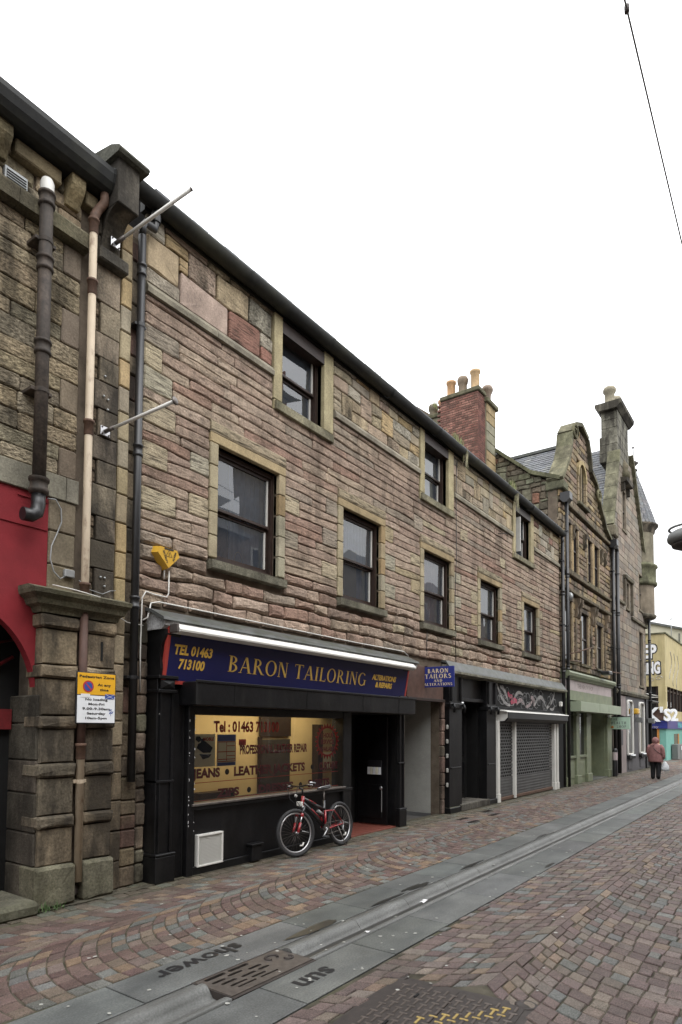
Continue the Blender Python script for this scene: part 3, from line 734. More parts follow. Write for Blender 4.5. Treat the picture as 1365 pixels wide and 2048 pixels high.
# droved outband blocks beside the windows and up the left corner
for wi, (a, b, c, d) in enumerate(WIN):
    k = near(c)
    i = 0
    while k+2 < len(zs) and zs[k+2] < d+.1:
        if (i+wi) % 2 == 0:
            l = random.uniform(.30, .42); tall.append((a-MARG-l, a-MARG, k, 2))
            l = random.uniform(.26, .38); tall.append((b+MARG, b+MARG+l, k, 2))
        k += 2; i += 1
k = near(3.9); i = 0
while k+2 < len(zs):
    tall.append((MXL, MXL+(.52 if i % 2 else .38)*random.uniform(.9, 1.1), k, 2)); k += 4 if i % 3 else 3; i += 1
random.seed(21)
def mcol(t, x, z):
    if t: return jit(random.choices(YEL+GREY, [4, 2, 3, 3, 2, 1])[0], .07)
    if z < 3.9: return jit(random.choices(PINK+YEL[:1], [4, 4, 2, 3, 3, 3, 1.2, .6])[0], .10)
    if random.random() < .012: return jit(random.choice(YEL), .1)
    return jit(random.choices(PINK, [5, 5, 4, 1.5, 4, 2, .35])[0], .07)
sts = fill_rows(zs[:6], lambda z: (MXL, MXR), sur+[h for h in holes], mcol, yf=-.012, depth=.06, lmin=.28, lmax=.7, wav=.024, rnd=.030, jag=.012, joint=.009, mif=lambda t: 0)
sts += fill_rows(zs[5:], lambda z: (MXL, MXR), sur+dsur+holes, mcol, yf=0, depth=.05, lmin=.42, lmax=1.45, tall=[(a, b, k-5, n) for a, b, k, n in tall if k >= 5], wav=.015, rnd=.012, jag=.007, joint=.0045,
                mif=lambda t: 2 if t else 0, tallp=.012)
# upper band of larger blocks over the string course
UB = [(.35, .295, .21), (.38, .31, .205), (.31, .275, .215), (.40, .30, .17), (.34, .265, .20), (.25, .155, .12), (.37, .34, .27)]
def ucol(t, x, z):
    if t and 4.9 < x < 5.0: return (.40, .31, .255)
    if t and 5.7 < x < 5.85: return (.235, .13, .10)
    if t and 6.3 < x < 6.45: return (.28, .15, .115)
    return jit(random.choices(UB, [4, 4, 4, 2, 2, .7, 3])[0], .16)
zu = [6.93, 7.13, 7.33, 7.53, 7.69, 7.78]
sts += fill_rows(zu, lambda z: (MXL, MXR), dsur, ucol, yf=0, depth=.05, lmin=.3, lmax=.75, tall=[(4.93, 5.72, 0, 2), (5.74, 6.34, 0, 2), (6.36, 6.60, 0, 1), (5.05, 5.5, 2, 2), (5.52, 6.1, 2, 2), (4.42, 4.92, 0, 1), (4.42, 4.9, 1, 2), (6.12, 6.58, 2, 2)], tallp=.45, wav=.022, rnd=.012, jag=.008, joint=.008, mif=lambda t: random.choice((0, 2, 1, 3)), seed=9)
# strip of wall left of the shop, down to the pavement
zl = [0, .22, .38, .64, .90, 1.06, 1.22, 1.5, 1.68, 1.9, 2.12, 2.3, 2.5, 2.7, 2.95, 3.16]
sts += fill_rows(zl, lambda z: (4.42, 4.56), [], lambda t, x, z: jit(random.choice([(.16, .12, .09), (.20, .155, .115), (.14, .095, .075), (.13, .12, .085)]), .15), yf=-.005, depth=.05, lmin=.3, lmax=.4, wav=.01, rnd=.016, mif=lambda t: 4)
place_stones(wall, sts)
# string course
mb = MB()
def stringseg(x0, x1):
    x = x0
    while x < x1-.05:
        l = min(random.uniform(.8, 1.5), x1-x)
        if x1-x-l < .3: l = x1-x
        c = jit((.27, .245, .19), .12)
        MB().prism([(.04, 6.80), (-.045, 6.80), (-.05, 6.86), (-.012, 6.925), (.04, 6.925)], x+.003, x+l-.003, 'x', c).build('string_course', smooth_m, tb_); x += l
for a, b in ((MXL, 6.60), (8.08, 10.92), (12.45, 15.90), (17.51, MXR)): stringseg(a, b)
def sash(bld, x0, x1, z0, z1, yf=.13, fr=.055, mid=.48, curtain=None, cmat=curtain_m, open_=0., bead=True, label=None):
    wn = part('window', bld)
    if label: wn['label'] = label
    g = .004
    mb = MB(); mb.box(x0+g, x0+fr, yf-.03, yf+.10, z0, z1-g).box(x1-fr, x1-g, yf-.03, yf+.10, z0, z1-g).box(x0+fr, x1-fr, yf-.03, yf+.10, z1-fr*1.2, z1-g).box(x0+fr, x1-fr, yf-.035, yf+.10, z0, z0+.04)
    mb.build('frame', brownwood_m, wn)
    a, b = x0+fr, x1-fr; zm = z0+.04+(z1-z0-.04-fr*1.2)*mid; zt = z1-fr*1.2; s = .045
    up = MB().box(a, a+s, yf, yf+.035, zm-.02, zt).box(b-s, b, yf, yf+.035, zm-.02, zt).box(a+s, b-s, yf, yf+.035, zt-s, zt).box(a+s, b-s, yf-.008, yf+.035, zm-.02, zm+.022, b=.006)
    up.build('upper_sash', brownwood_m, wn)
    lo = MB().box(a, a+s, yf+.04, yf+.075, z0+.04, zm-.022).box(b-s, b, yf+.04, yf+.075, z0+.04, zm-.022).box(a+s, b-s, yf+.04, yf+.075, z0+.04, z0+.11).box(a+s, b-s, yf+.04, yf+.075, zm-.06, zm-.022)
    lo.build('lower_sash', brownwood_m, wn)
    q1, q2, q3 = [random.uniform(-.006, .006) for _ in range(3)]
    MB().add([(a+s, yf+.018+q1, zm), (b-s, yf+.018-q1, zm), (b-s, yf+.018+q2, zt-s), (a+s, yf+.018-q3, zt-s)], [(0, 1, 2, 3)]).build('pane', pane_m, wn)
    MB().add([(a+s, yf+.058-q2, z0+.1), (b-s, yf+.058+q3, z0+.1), (b-s, yf+.058-q1, zm-.05), (a+s, yf+.058+q1, zm-.05)], [(0, 1, 2, 3)]).build('pane', pane_m, wn)
    if bead:
        mb = MB().box(b-s-.014, b-s+.006, yf-.006, yf+.016, zm+.02, zt-s).box(b-s-.014, b-s+.006, yf+.034, yf+.056, z0+.11, zm-.06); mb.build('glazing_bead', bead_m, wn)
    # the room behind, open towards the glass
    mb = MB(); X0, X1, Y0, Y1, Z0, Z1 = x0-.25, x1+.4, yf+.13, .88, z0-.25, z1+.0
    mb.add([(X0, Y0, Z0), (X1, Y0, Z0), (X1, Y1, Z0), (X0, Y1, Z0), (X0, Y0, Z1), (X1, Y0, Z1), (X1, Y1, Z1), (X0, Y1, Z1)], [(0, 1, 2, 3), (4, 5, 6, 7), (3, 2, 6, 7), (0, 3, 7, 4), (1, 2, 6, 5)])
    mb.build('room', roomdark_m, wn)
    if curtain == 'drape' or curtain == 'half':
        c0, c1 = (x0, x1) if curtain == 'drape' else (x0+.42*(x1-x0), x1)
        n = 48; vs = []
        for i in range(n+1):
            x = c0+(c1-c0)*i/n; y = yf+.17+.022*math.sin(i*.9)+.01*math.sin(i*2.3)
            vs += [(x, y, z0), (x, y, z1)]
        MB().add(vs, [(2*i, 2*i+2, 2*i+3, 2*i+1) for i in range(n)], sm=True).build('curtain', cmat, wn)
    elif curtain == 'blind':
        B('blind', cmat, wn, x0+.02, x1-.02, yf+.15, yf+.155, z0, z1)
    return wn
def sill(wn, x0, x1, z0, yp=-.07, c=(.17, .16, .12)):
    MB().prism([(.13, z0-.15), (yp+.01, z0-.15), (yp, z0-.14), (yp, z0-.035), (.13, z0+.005)], x0-MARG+.01, x1+MARG-.01, 'x', c).build('sill', mossy_m, wn)
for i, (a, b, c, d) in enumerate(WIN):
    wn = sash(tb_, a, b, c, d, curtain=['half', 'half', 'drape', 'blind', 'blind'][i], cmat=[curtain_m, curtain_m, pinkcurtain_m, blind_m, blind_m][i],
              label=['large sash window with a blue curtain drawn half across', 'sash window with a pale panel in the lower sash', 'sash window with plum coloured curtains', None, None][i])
    if i == 1: B('standing_board', blind_m, wn, a+.38, a+.75, .245, .265, c+.02, c+.95)
    if i == 0:
        mb = MB(); mb.tube([(a+.62+.07*math.cos(t), .235, c+.17+.10*math.sin(t)) for t in [k*math.pi/8 for k in range(17)]], .005, 6); mb.tube([(a+.62, .235, c+.03), (a+.62, .235, c+.09)], .018, 8)
        mb.build('dressing_mirror', alloy_m, wn)
        MB().tube([(a+.28, .23, c+.03), (a+.25, .23, c+.28)], .003, 5).tube([(a+.29, .23, c+.03), (a+.34, .23, c+.24)], .003, 5).build('dry_stems', twig_m, wn)
    lc = jit((.34, .265, .155), .06)
    mb = MB().box(a-MARG+.004, b+MARG-.004, -.022, .13, d+.0, d+.125, lc, b=.008); mb.build('lintel', smooth_m, wn)
    x = a-MARG+.004
    for xe in ((b+MARG-.004-x)*.22+x if i == 0 else x, b+MARG-.004):
        if xe-x > .05: MB().prism([(.05, d+.13), (-.018, d+.13), (-.03, d+.16), (-.024, d+.26), (.0, d+.285), (.05, d+.285)], x, xe-.004, 'x', jit((.30, .25, .17), .1)).build('drip_course', tool_m, wn); x = xe
    sill(wn, a, b, c)
    z = c; nb = 5
    for k in range(nb):
        z2 = c+(d-c)*(k+1)/nb+(random.uniform(-.02, .02) if k < nb-1 else 0)
        MB().box(a-MARG+.003, a-.0, -.020, .10, z+.004, z2-.004, jit((.35, .30, .20), .09), b=.010).build('jamb_stone', smooth_m, wn)
        MB().box(b+.0, b+MARG-.003, -.020, .10, z+.004, z2-.004, jit(random.choice([(.33, .27, .17), (.30, .22, .12), (.32, .29, .21)]), .09), b=.010).build('jamb_stone', smooth_m, wn)
        z = z2
for i, (a, b, c, d) in enumerate(DOR):
    wn = sash(tb_, a, b, c, d, yf=.15, mid=.5, curtain='blind' if i == 1 else None, cmat=blind_m, label=['attic window on the left, its sash edges catching the light', 'middle attic window', 'small attic window standing ajar, farthest along the gutter'][i])
    cc = (.36, .31, .19)
    MB().box(a-.18, a-.0, -.025, .12, c+.03, 7.76, jit(cc, .05), b=.006).build('jamb_stone', smooth_m, wn)
    MB().box(b+.0, b+.24, -.025, .12, c+.03, 7.76, jit(cc, .05), b=.006).build('jamb_stone', smooth_m, wn)
    MB().box(a-.17, a-.02, -.018, .03, c-.12, c+.026, jit(cc, .1), b=.005).build('quoin', smooth_m, wn)
    MB().box(b+.10, b+.23, -.018, .03, c-.12, c+.026, jit(cc, .1), b=.005).build('quoin', smooth_m, wn)
    MB().box(a-.16, b+.22, -.06, .14, c-.13, c+.0, (.24, .22, .15), b=.006).build('sill', mossy_m, wn)
    B('timber_lintel', brownwood_m, wn, a, b, -.02, .14, 7.54, 7.72)
    if i == 2:
        MB().box(a+.30, a+.335, -.03, .10, c+.15, d-.2).build('open_casement', bead_m, wn)
# gutter, fascia, roof
rf = part('roof', tb_)
mb = MB(); n = 10
prof = [(.02, 7.93), (-.02, 7.93)]
prof = [(-.115+.105*math.cos(math.pi+math.pi*k/n), 7.86+.11*math.sin(math.pi+math.pi*k/n)) for k in range(n+1)]
prof = [(-.226, 7.875), (-.226, 7.86)]+prof[1:]+[(-.004, 7.875)]
xg = MXL-.32; lens = []
while xg < MXR+.05:
    x2 = min(xg+1.83, MXR+.05); mb = MB(); sag = .006*math.sin(xg)
    vs = [(x, y, z+sag) for x in (xg, x2) for y, z in prof]; m = len(prof)
    mb.add(vs, [(i, i+1, m+i+1, m+i) for i in range(m-1)], sm=True)
    for xx in (xg, ): mb.add([(x, -.115+(y+.115)*1.07, 7.86+(z-7.86)*1.07+sag) for x in (xx, xx+.045) for y, z in prof], [(i, i+1, m+i+1, m+i) for i in range(m-1)], sm=True)
    mb.build('gutter_length', gutter_m, rf); xg = x2
B('eaves_board', gutter_m, rf, MXL-.05, MXR, -.022, .06, 7.75, 7.90)
mb = MB().add([(MXL-.05, -.12, 7.94), (MXR, -.12, 7.94), (MXR, 4.2, 11.0), (MXL-.05, 4.2, 11.0), (MXL-.05, 8.5, 7.9), (MXR, 8.5, 7.9)], [(0, 1, 2, 3), (3, 2, 5, 4)]); mb.build('slates', slate_m, rf)
# ragged moss and slate edge just above the gutter
mb = MB(); x = MXL
while x < MXR-.3:
    mb.box(x, x+.26, -.16, .10, 7.935, 7.955+random.uniform(0, .012)); x += .27
mb.build('eaves_slates', slate_m, rf, stuff=True)
# thin cable running down the rubble
def cable(name, pts, r, m, parent=None): return MB().tube(pts, r, 6).build(name, m, parent)
cable('wall_cable', [(12.55, -.02, 7.6), (12.5, -.03, 6.85), (12.52, -.025, 5.5), (12.45, -.025, 4.6), (12.5, -.02, 3.2)], .007, pipeblk_m, tb_)
cable('wall_cable', [(11.2, -.02, 3.75), (11.18, -.02, 3.2)], .007, pipeblk_m, tb_)
cable('iron_bracket', [(14.9, -.0, 6.62), (14.95, -.22, 6.60)], .009, pipeblk_m, tb_)
# white conduit above the shop
cable('white_conduit', [(4.44, -.03, 2.15), (4.43, -.03, 2.6), (4.44, -.03, 3.22), (4.49, -.03, 3.30), (4.60, -.03, 3.285), (4.78, -.03, 3.28), (4.81, -.03, 3.33), (4.81, -.03, 3.60)], .009, white_m, tb_)
cable('white_conduit', [(4.44, -.05, 2.96), (4.50, -.06, 3.0), (4.54, -.06, 3.17), (4.65, -.06, 3.20), (6.5, -.07, 3.19), (8.6, -.07, 3.18), (10.2, -.07, 3.19), (10.36, -.08, 3.12)], .009, white_m, tb_)
# downpipes of this building
def downpipe(bld, x, y, z0, z1, r, m, name='downpipe', sockets=(), clips=(), n=12, hop=False, boot=True):
    dp = MB().tube([(x, y, z0), (x, y, z1)], r, n).build(name, m, bld)
    ORG[dp.name] = ORG[bld.name]
    for z in sockets:
        MB().lathe([(r, -.08), (r*1.28, -.07), (r*1.28, -.045), (r*1.15, -.04), (r*1.15, .03), (r*1.32, .035), (r*1.32, .06), (r*1.05, .065)], (x, y, z), n).build('collar', m, dp)
    for z in clips:
        MB().box(x-r*1.7, x+r*1.7, y-.005, .02, z-.018, z+.018, b=.004).lathe([(r*1.12, -.02), (r*1.12, .02)], (x, y, z), n).build('clip', m, dp)
    return dp
dp = downpipe(tb_, 4.30, -.09, 1.15, 7.35, .044, pipeblk_m, sockets=(6.95, 4.86, 3.14), clips=(6.3, 2.3))
MB().tube([(4.30, -.09, 7.35), (4.30, -.09, 7.46), (4.33, -.10, 7.52), (4.46, -.10, 7.53), (4.47, -.10, 7.60), (4.47, -.10, 7.78)], .042, 12).build('swan_neck', pipeblk_m, dp)
MB().lathe([(.055, -.05), (.06, .0), (.055, .05)], (4.47, -.10, 7.66), 12).build('collar', pipeblk_m, dp)
dp = downpipe(tb_, 19.83, -.10, .0, 7.6, .055, pipeblk_m, sockets=(6.0, 3.6), clips=(7.0, 5.0, 2.2))
MB().tube([(19.83, -.10, 7.5), (19.80, -.10, 7.78)], .05, 10).build('outlet', pipeblk_m, dp)
# chimney on the party wall
chm = part('chimney', tb_)
B('stone_stack', smooth_m, chm, 19.18, 19.95, 2.13, 5.0, 9.5, 12.45, col=(.22, .20, .14))
for k in range(9):
    z = 9.6+k*.32
    MB().box(19.20, 19.93, 2.105, 2.2, z+.006, z+.31, jit(random.choice([(.28, .25, .16), (.22, .21, .15), (.30, .23, .13)]), .12), b=.012).build('stack_stone', smooth_m, chm)
B('coping', mossy_m, chm, 19.12, 20.03, 2.03, 5.0, 12.45, 12.60, col=(.15, .14, .09), b=.02)
B('brick_core', mortar_m, chm, 18.62, 19.17, 2.17, 3.45, 9.0, 12.62)
bms = []
for c in ((.21, .10, .078), (.17, .085, .068), (.26, .135, .105), (.14, .075, .06)):
    m_ = MB().box(-.01, .10, -.105, .105, -.031, .031, c, b=.005); bms.append(m_.mesh('brick', brick_m))
bmf = []
for c in ((.19, .09, .072), (.16, .08, .065), (.13, .065, .055)):
    m_ = MB().box(-.0875, .0875, -.01, .10, -.031, .031, c, b=.005); bmf.append(m_.mesh('brick', brick_m))
nr = 38; random.seed(3)
for r in range(nr):
    z = 12.57-r*.078
    if z < 9.9: break
    y = 2.16
    k = 0
    while y < 3.40:
        l = .105 if (r % 2 and k == 0) else .21
        shared('brick', random.choice(bms), chm, (18.618+random.uniform(-.002, .002), y+l/2, z), scale=(1, l/.21, 1)); y += l+.014; k += 1
    x = 18.635; k = 0
    while x < 19.12:
        l = .0875 if (r % 2 == 0 and k == 0) else .175
        shared('brick', random.choice(bmf), chm, (x+l/2, 2.168+random.uniform(-.002, .002), z), scale=(l/.175, 1, 1)); x += l+.013; k += 1
B('coping', mossy_m, chm, 18.56, 19.16, 2.10, 3.50, 12.62, 12.76, col=(.14, .13, .085), b=.02)
def pot(x, y, z, h, r, c, kind):
    if kind == 0: pr = [(r*1.12, 0), (r*1.05, .06), (r, .08), (r*1.02, h-.1), (r*1.22, h-.07), (r*1.25, h), (r*1.05, h+.005), (r*.95, h-.2)]
    elif kind == 1: pr = [(r*1.05, 0), (r, .05), (r*.98, h*.6), (r*1.12, h*.63), (r*1.25, h*.8), (r*1.28, h*.86), (r*1.05, h), (r*.8, h*1.02), (r*.75, h-.2)]
    else: pr = [(r*.95, 0), (r*.85, .06), (r*.9, h*.45), (r*1.25, h*.68), (r*1.38, h*.74), (r*1.38, h*.84), (r*1.1, h), (r*.9, h), (r*.8, h*.7)]
    MB().lathe(pr, (x, y, z), 18, c).build('chimney_pot', terra_m, chm)
BUFF, DARK = (.46, .27, .13), (.17, .145, .10)
pot(18.86, 3.22, 12.72, .60, .135, BUFF, 0); pot(18.86, 2.80, 12.74, .60, .145, (.22, .17, .12), 1); pot(18.86, 2.36, 12.76, .66, .14, (.44, .30, .16), 0)
pot(19.55, 2.24, 12.60, .56, .14, (.20, .15, .11), 2); pot(19.55, 4.25, 12.58, .55, .14, DARK, 1); pot(19.5, 3.88, 12.58, .58, .12, (.44, .25, .14), 0)
# self sown grass on the gutter and chimney
def tuft(name, x, y, z, n, h, seed, label, droop=1., cat='grass tuft', m=foliage_m, sp=.1):
    random.seed(seed); mb = MB()
    for i in range(n):
        bx = x+random.gauss(0, sp); by = y+random.uniform(-.03, .03); hh = h*random.uniform(.5, 1.2); dx = random.uniform(-.5, .5)*hh; dy = -random.uniform(.0, .7)*hh*droop
        p = [Vector((bx, by, z)), Vector((bx+dx*.4, by+dy*.5, z+hh*.7)), Vector((bx+dx, by+dy, z+hh*(1-.9*droop*random.random())))]; w_ = .006
        col = jit(random.choice([(.19, .24, .07), (.26, .29, .10), (.15, .19, .06), (.38, .36, .18)] if h > 0 else [(.40, .36, .22), (.34, .30, .18), (.28, .29, .14)]), .2)
        mb.add([(p[0].x-w_, p[0].y, p[0].z), (p[0].x+w_, p[0].y, p[0].z), (p[1].x+w_*.8, p[1].y, p[1].z), (p[1].x-w_*.8, p[1].y, p[1].z), tuple(p[2])], [(0, 1, 2, 3), (3, 2, 4)], col)
    return tag(mb.build(name, m), label, cat, 'weeds growing on the roofline')
tuft('grass_tuft', 12.35, -.14, 7.93, 85, .20, 1, 'bright green grass tuft sprouting from the gutter near the middle attic window', .6, sp=.16)
tuft('grass_tuft', 12.66, -.20, 7.86, 22, -.42, 2, 'hanging straw coloured grass below the middle gutter tuft', .1, sp=.03)
tuft('grass_tuft', 15.55, -.14, 7.93, 80, .22, 3, 'green grass tuft on the gutter left of the last attic window', .6, sp=.12)
tuft('grass_tuft', 15.72, -.20, 7.86, 26, -.5, 4, 'dangling roots and straw under the far gutter tuft', .1, sp=.05)
tuft('grass_tuft', 18.75, 3.75, 12.55, 60, .25, 5, 'short grass growing on the chimney shoulder beside the lowest pot', .3, sp=.1)
def twigs(x, y, z, h, seed, label):
    random.seed(seed); mb = MB()
    def br(p, d, l, r, k):
        q = p+d*l; mb.tube([p, (p+q)/2+Vector((random.uniform(-.02, .02),)*3), q], [r, r*.8, r*.5], 4)
        if k:
            for _ in range(3): br(q, (d+Vector((random.uniform(-.7, .7), random.uniform(-.5, .5), random.uniform(-.3, .6)))).normalized(), l*.7, r*.55, k-1)
    for i in range(3): br(Vector((x+random.uniform(-.1, .1), y, z)), Vector((random.uniform(-.5, .5), 0, 1)).normalized(), h, .005, 2)
    tag(mb.build('bare_twigs', twig_m), label, 'twigs', 'weeds growing on the roofline')
twigs(19.7, 2.2, 13.1, .28, 1, 'bare twigs beside the squat pot at the right of the chimney')
twigs(8.35, -.1, 7.93, .10, 2, 'wispy dead stalks on the gutter right of the first attic window')
twigs(9.2, -.1, 7.93, .09, 3, 'wispy dead stalks on the gutter midway between two attic windows')
twigs(18.7, 3.9, 12.6, .2, 6, 'thin dead stems rising left of the chimney stack')
# ================================================================== TAILOR SHOPFRONT
sh = thing('tailor_shopfront', 'black painted tailor shopfront with long navy sign and lit window', 'shopfront', (7.3, -.2, 0))
SP = -.20
# cornice with lead flashing
MB().prism([(.04, 3.13), (-.10, 3.10), (-.34, 2.985), (-.35, 2.955), (-.33, 2.95), (-.10, 3.06), (.04, 3.09)], 4.50, 10.30, 'x').build('lead_flashing', lead_m, sh)
MB().prism([(.04, 3.08), (-.10, 3.05), (-.31, 2.95), (-.31, 2.90), (-.26, 2.86), (.04, 2.86)], 4.54, 10.28, 'x').build('cornice', mossy_m, sh)
B('sign_backing', blackflat_m, sh, 4.62, 10.02, -.14, .03, 2.2, 2.86)
# sign board leaning forward
def onsign(x, z, off=0.):      # the sign face: bottom edge (y -.20, z 2.29), top edge (y -.30, z 2.90)
    t = (z-2.29)/.61; return (x, -.20-.10*t-off, z)
mb = MB(); sx0, sx1 = 4.64, 10.0
vs = [onsign(sx0, 2.29), onsign(sx1, 2.29), onsign(sx1, 2.90), onsign(sx0, 2.90)]
bk = [(x, y+.03, z) for x, y, z in vs]
mb.add(vs+bk, [(0, 1, 2, 3), (7, 6, 5, 4), (0, 4, 5, 1), (1, 5, 6, 2), (2, 6, 7, 3), (3, 7, 4, 0)])
sb = mb.build('sign_board', navy_m, sh); ORG[sb.name] = ORG[sh.name]
mb = MB()
def strip(x0, z0, x1, z1): 
    v = [onsign(x0, z0, .004), onsign(x1, z0, .004), onsign(x1, z1, .004), onsign(x0, z1, .004)]; mb.add(v+[(a, b+.036, c) for a, b, c in v], [(0, 1, 2, 3), (7, 6, 5, 4), (0, 4, 5, 1), (1, 5, 6, 2), (2, 6, 7, 3), (3, 7, 4, 0)])
strip(sx0-.035, 2.25, sx0+.012, 2.90); strip(sx0+.012, 2.25, 5.2, 2.29); strip(sx1-.012, 2.25, sx1+.035, 2.90)
mb.build('red_edging', redtrim_m, sh)
yd = Vector(onsign(0, 2.9))-Vector(onsign(0, 2.29)); yd = yd.normalized()
m1, L = serif('BARON TAILORING', .205, onsign(5.585, 2.455, .006), yd=yd, T=.15, t=.05, sx=1.0, gap=.115)
k = (8.66-5.585)/L
serif('BARON TAILORING', .205, onsign(5.585, 2.455, .006), yd=yd, T=.150, t=.055, sx=1.0*k*1.02, gap=.115*k, each=('letter', gold_m, sb))
for s_, x, z, sz, shr, sxx in (('TEL 01463', 4.715, 2.595, .155, .12, .86), ('713100', 4.80, 2.435, .155, .15, .84), ('ALTERATIONS', 8.86, 2.575, .118, .1, .98), ('& REPAIRS', 8.98, 2.455, .118, .1, .98)):
    text(s_, sz, onsign(x, z, .006), (1, 0, 0), yd, bold=.006, sx=sxx, shear=shr).build('amber_lettering', amber_m if 'T' not in s_[:1] else amber_m, sh)
# awning cassette and front bar
mb = MB().prism([(-.30, 2.815), (-.40, 2.80), (-.455, 2.83), (-.46, 2.85), (-.40, 2.915), (-.31, 2.925)], 4.64, 9.99, 'x'); mb.build('awning_bar', white_m, sh)
B('awning_end_cap', steel_m, sh, 4.615, 4.64, -.445, -.30, 2.815, 2.915, b=.008)
B('awning_roller', blackflat_m, sh, 4.70, 9.95, -.31, -.24, 2.83, 2.92)
# shutter box
mb = MB().box(4.90, 9.98, -.45, -.12, 2.005, 2.285, b=.012); mb.build('shutter_box', black_m, sh)
B('box_lip', black_m, sh, 4.88, 10.0, -.465, -.452, 2.27, 2.30, b=.004)
for x in (5.5, 6.9, 8.3, 9.4): B('lid_joint', blackflat_m, sh, x, x+.006, -.4535, -.449, 2.01, 2.28)
# pilasters and consoles
def pilaster(x0, x1, nm='pilaster'):
    p = MB().box(x0, x1, SP+.02, .04, 0, 2.30, b=.006).build(nm, black_m, sh)
    q = MB()
    q.box(x0-.015, x1+.015, SP-.03, .04, 0, .30, b=.012).box(x0-.02, x1+.02, SP-.035, .04, .30, .33, b=.008)
    q.box(x0+.03, x0+.05, SP-.0, .0, .34, 2.2).box(x1-.05, x1-.03, SP-.0, .0, .34, 2.2).box(x0, x1, SP-.005, .0, 1.12, 1.15, b=.005)
    q.box(x0-.012, x1+.012, SP-.025, .04, 2.14, 2.18, b=.008).box(x0-.02, x1+.02, SP-.035, .04, 2.30, 2.34, b=.008)
    q.build('mouldings', black_m, p); 
    z = 0
    q = MB().prism([(.04, 2.34), (-.20, 2.34), (-.215, 2.42), (-.20, 2.55), (-.22, 2.68), (-.29, 2.80), (-.29, 2.86), (.04, 2.86)], x0+.01, x1-.01, 'x')
    q.build('console', black_m, p)
    q = MB(); cx = (x0+x1)/2; q.add([(x0+.02, SP-.01, 2.19), (x1-.02, SP-.01, 2.19), (x1-.02, SP-.01, 2.29), (x0+.02, SP-.01, 2.29), (cx, SP-.04, 2.24)], [(0, 1, 4), (1, 2, 4), (2, 3, 4), (3, 0, 4)]); q.build('diamond_boss', black_m, p)
    return p
pilaster(4.56, 4.80); pilaster(9.82, 10.04)
# boarded return between pilaster and window, frame uprights
B('side_panel', black_m, sh, 4.80, 5.00, SP+.06, .04, .0, 2.30, b=.004)
B('side_panel_groove', blackflat_m, sh, 4.965, 4.98, SP+.05, .0, .02, 2.0)
B('window_post', black_m, sh, 4.99, 5.09, SP-.02, .02, .0, 2.01, b=.008)
B('window_post', black_m, sh, 8.10, 8.32, SP-.02, .02, .0, 2.01, b=.008)
B('window_head', black_m, sh, 5.09, 8.10, SP-.01, .02, 1.905, 2.01, b=.006)
B('window_sill', steel_m, sh, 5.05, 8.14, SP-.05, -.08, .815, .845, b=.006)
B('sill_board', black_m, sh, 5.05, 8.34, SP-.03, -.06, .77, .815, b=.005)
B('stall_riser', black_m, sh, 5.09, 8.10, SP+.03, -.05, .0, .77)
B('skirting', black_m, sh, 5.09, 8.34, SP-.01, SP+.03, .0, .10, b=.006)
B('plinth_block', black_m, sh, 6.03, 6.22, SP-.07, SP+.03, .02, .22, b=.008)
B('plinth_cap', black_m, sh, 6.01, 6.24, SP-.085, SP+.03, .22, .245, b=.004)
# paint flakes on the post
random.seed(4); mb = MB()
for i in range(26):
    z = random.uniform(.5, 1.9)**1.0; x = random.choice((5.0, 5.005, 5.085, 4.56)); mb.box(x, x+random.uniform(.003, .008), SP-.0225, SP-.018, z, z+random.uniform(.004, .03))
mb.build('paint_chips', whiteink_m, sh, stuff=True)
# ventilation louvre
lv = part('vent_grille', sh)
mb = MB(); a, b, c, d = 5.15, 5.56, .09, .47; f = .022
mb.box(a, b, SP-.03, SP+.03, c, c+f, b=.003).box(a, b, SP-.03, SP+.03, d-f, d, b=.003).box(a, a+f, SP-.03, SP+.03, c+f, d-f, b=.003).box(b-f, b, SP-.03, SP+.03, c+f, d-f, b=.003); mb.build('frame', white_m, lv)
z = c+f+.004
me = None
while z < d-f-.008:
    m_ = MB().prism([(SP+.015, z+.012), (SP-.018, z), (SP-.018, z+.003), (SP+.015, z+.015)], a+f, b-f, 'x').build('slat', white_m, lv); z += .0165
# glass with its lettering
gl = MB().add([(5.09, -.135, .845), (8.10, -.135, .845), (8.10, -.135, 1.905), (5.09, -.135, 1.905)], [(0, 1, 2, 3)]).build('window_glass', shopglass_m, sh); ORG[gl.name] = ORG[sh.name]
def gt(s, x0, x1, z, h, bold=.008, m=maroon_m, yy=-.129):
    mb = text(s, h*1.37, (0, yy, 0), bold=bold); xs = [v[0] for v in mb.v]; a, b = min(xs), max(xs); k = (x1-x0)/(b-a)
    mb.v = [(x0+(v[0]-a)*k, v[1], v[2]+z) for v in mb.v]; mb.build('lettering', m, gl)
gt('Tel : 01463 713100', 5.46, 6.68, 1.70, .135, m=redink_m)
gt('PROFESSIONAL LEATHER REPAIR', 5.92, 7.31, 1.41, .115)
gt('JEANS', 5.13, 5.58, 1.14, .11); gt('LEATHER JACKETS', 5.82, 7.26, 1.135, .115); gt('CURTAINS', 7.60, 8.07, 1.125, .11)
gt('ZIPS', 5.53, 5.92, .885, .10); gt('DRESSES', 6.28, 7.0, .885, .10); gt('SHIRTS', 7.33, 7.86, .885, .10)
for x, z in ((5.70, 1.19), (7.43, 1.175), (6.10, .935), (7.16, .93)):
    MB().add([(x+.038*math.cos(t), -.129, z+.038*math.sin(t)) for t in [k*math.pi/9 for k in range(18)]], [tuple(range(18))]).build('bullet_mark', ink_m, gl)
mb = MB()
for z in (1.075, .855): mb.box(5.12, 8.08, -.1305, -.1295, z, z+.008)
mb.build('ruled_line', redink_m, gl)
mb = MB(); cx, cz = 7.80, 1.55     # spiked roundel
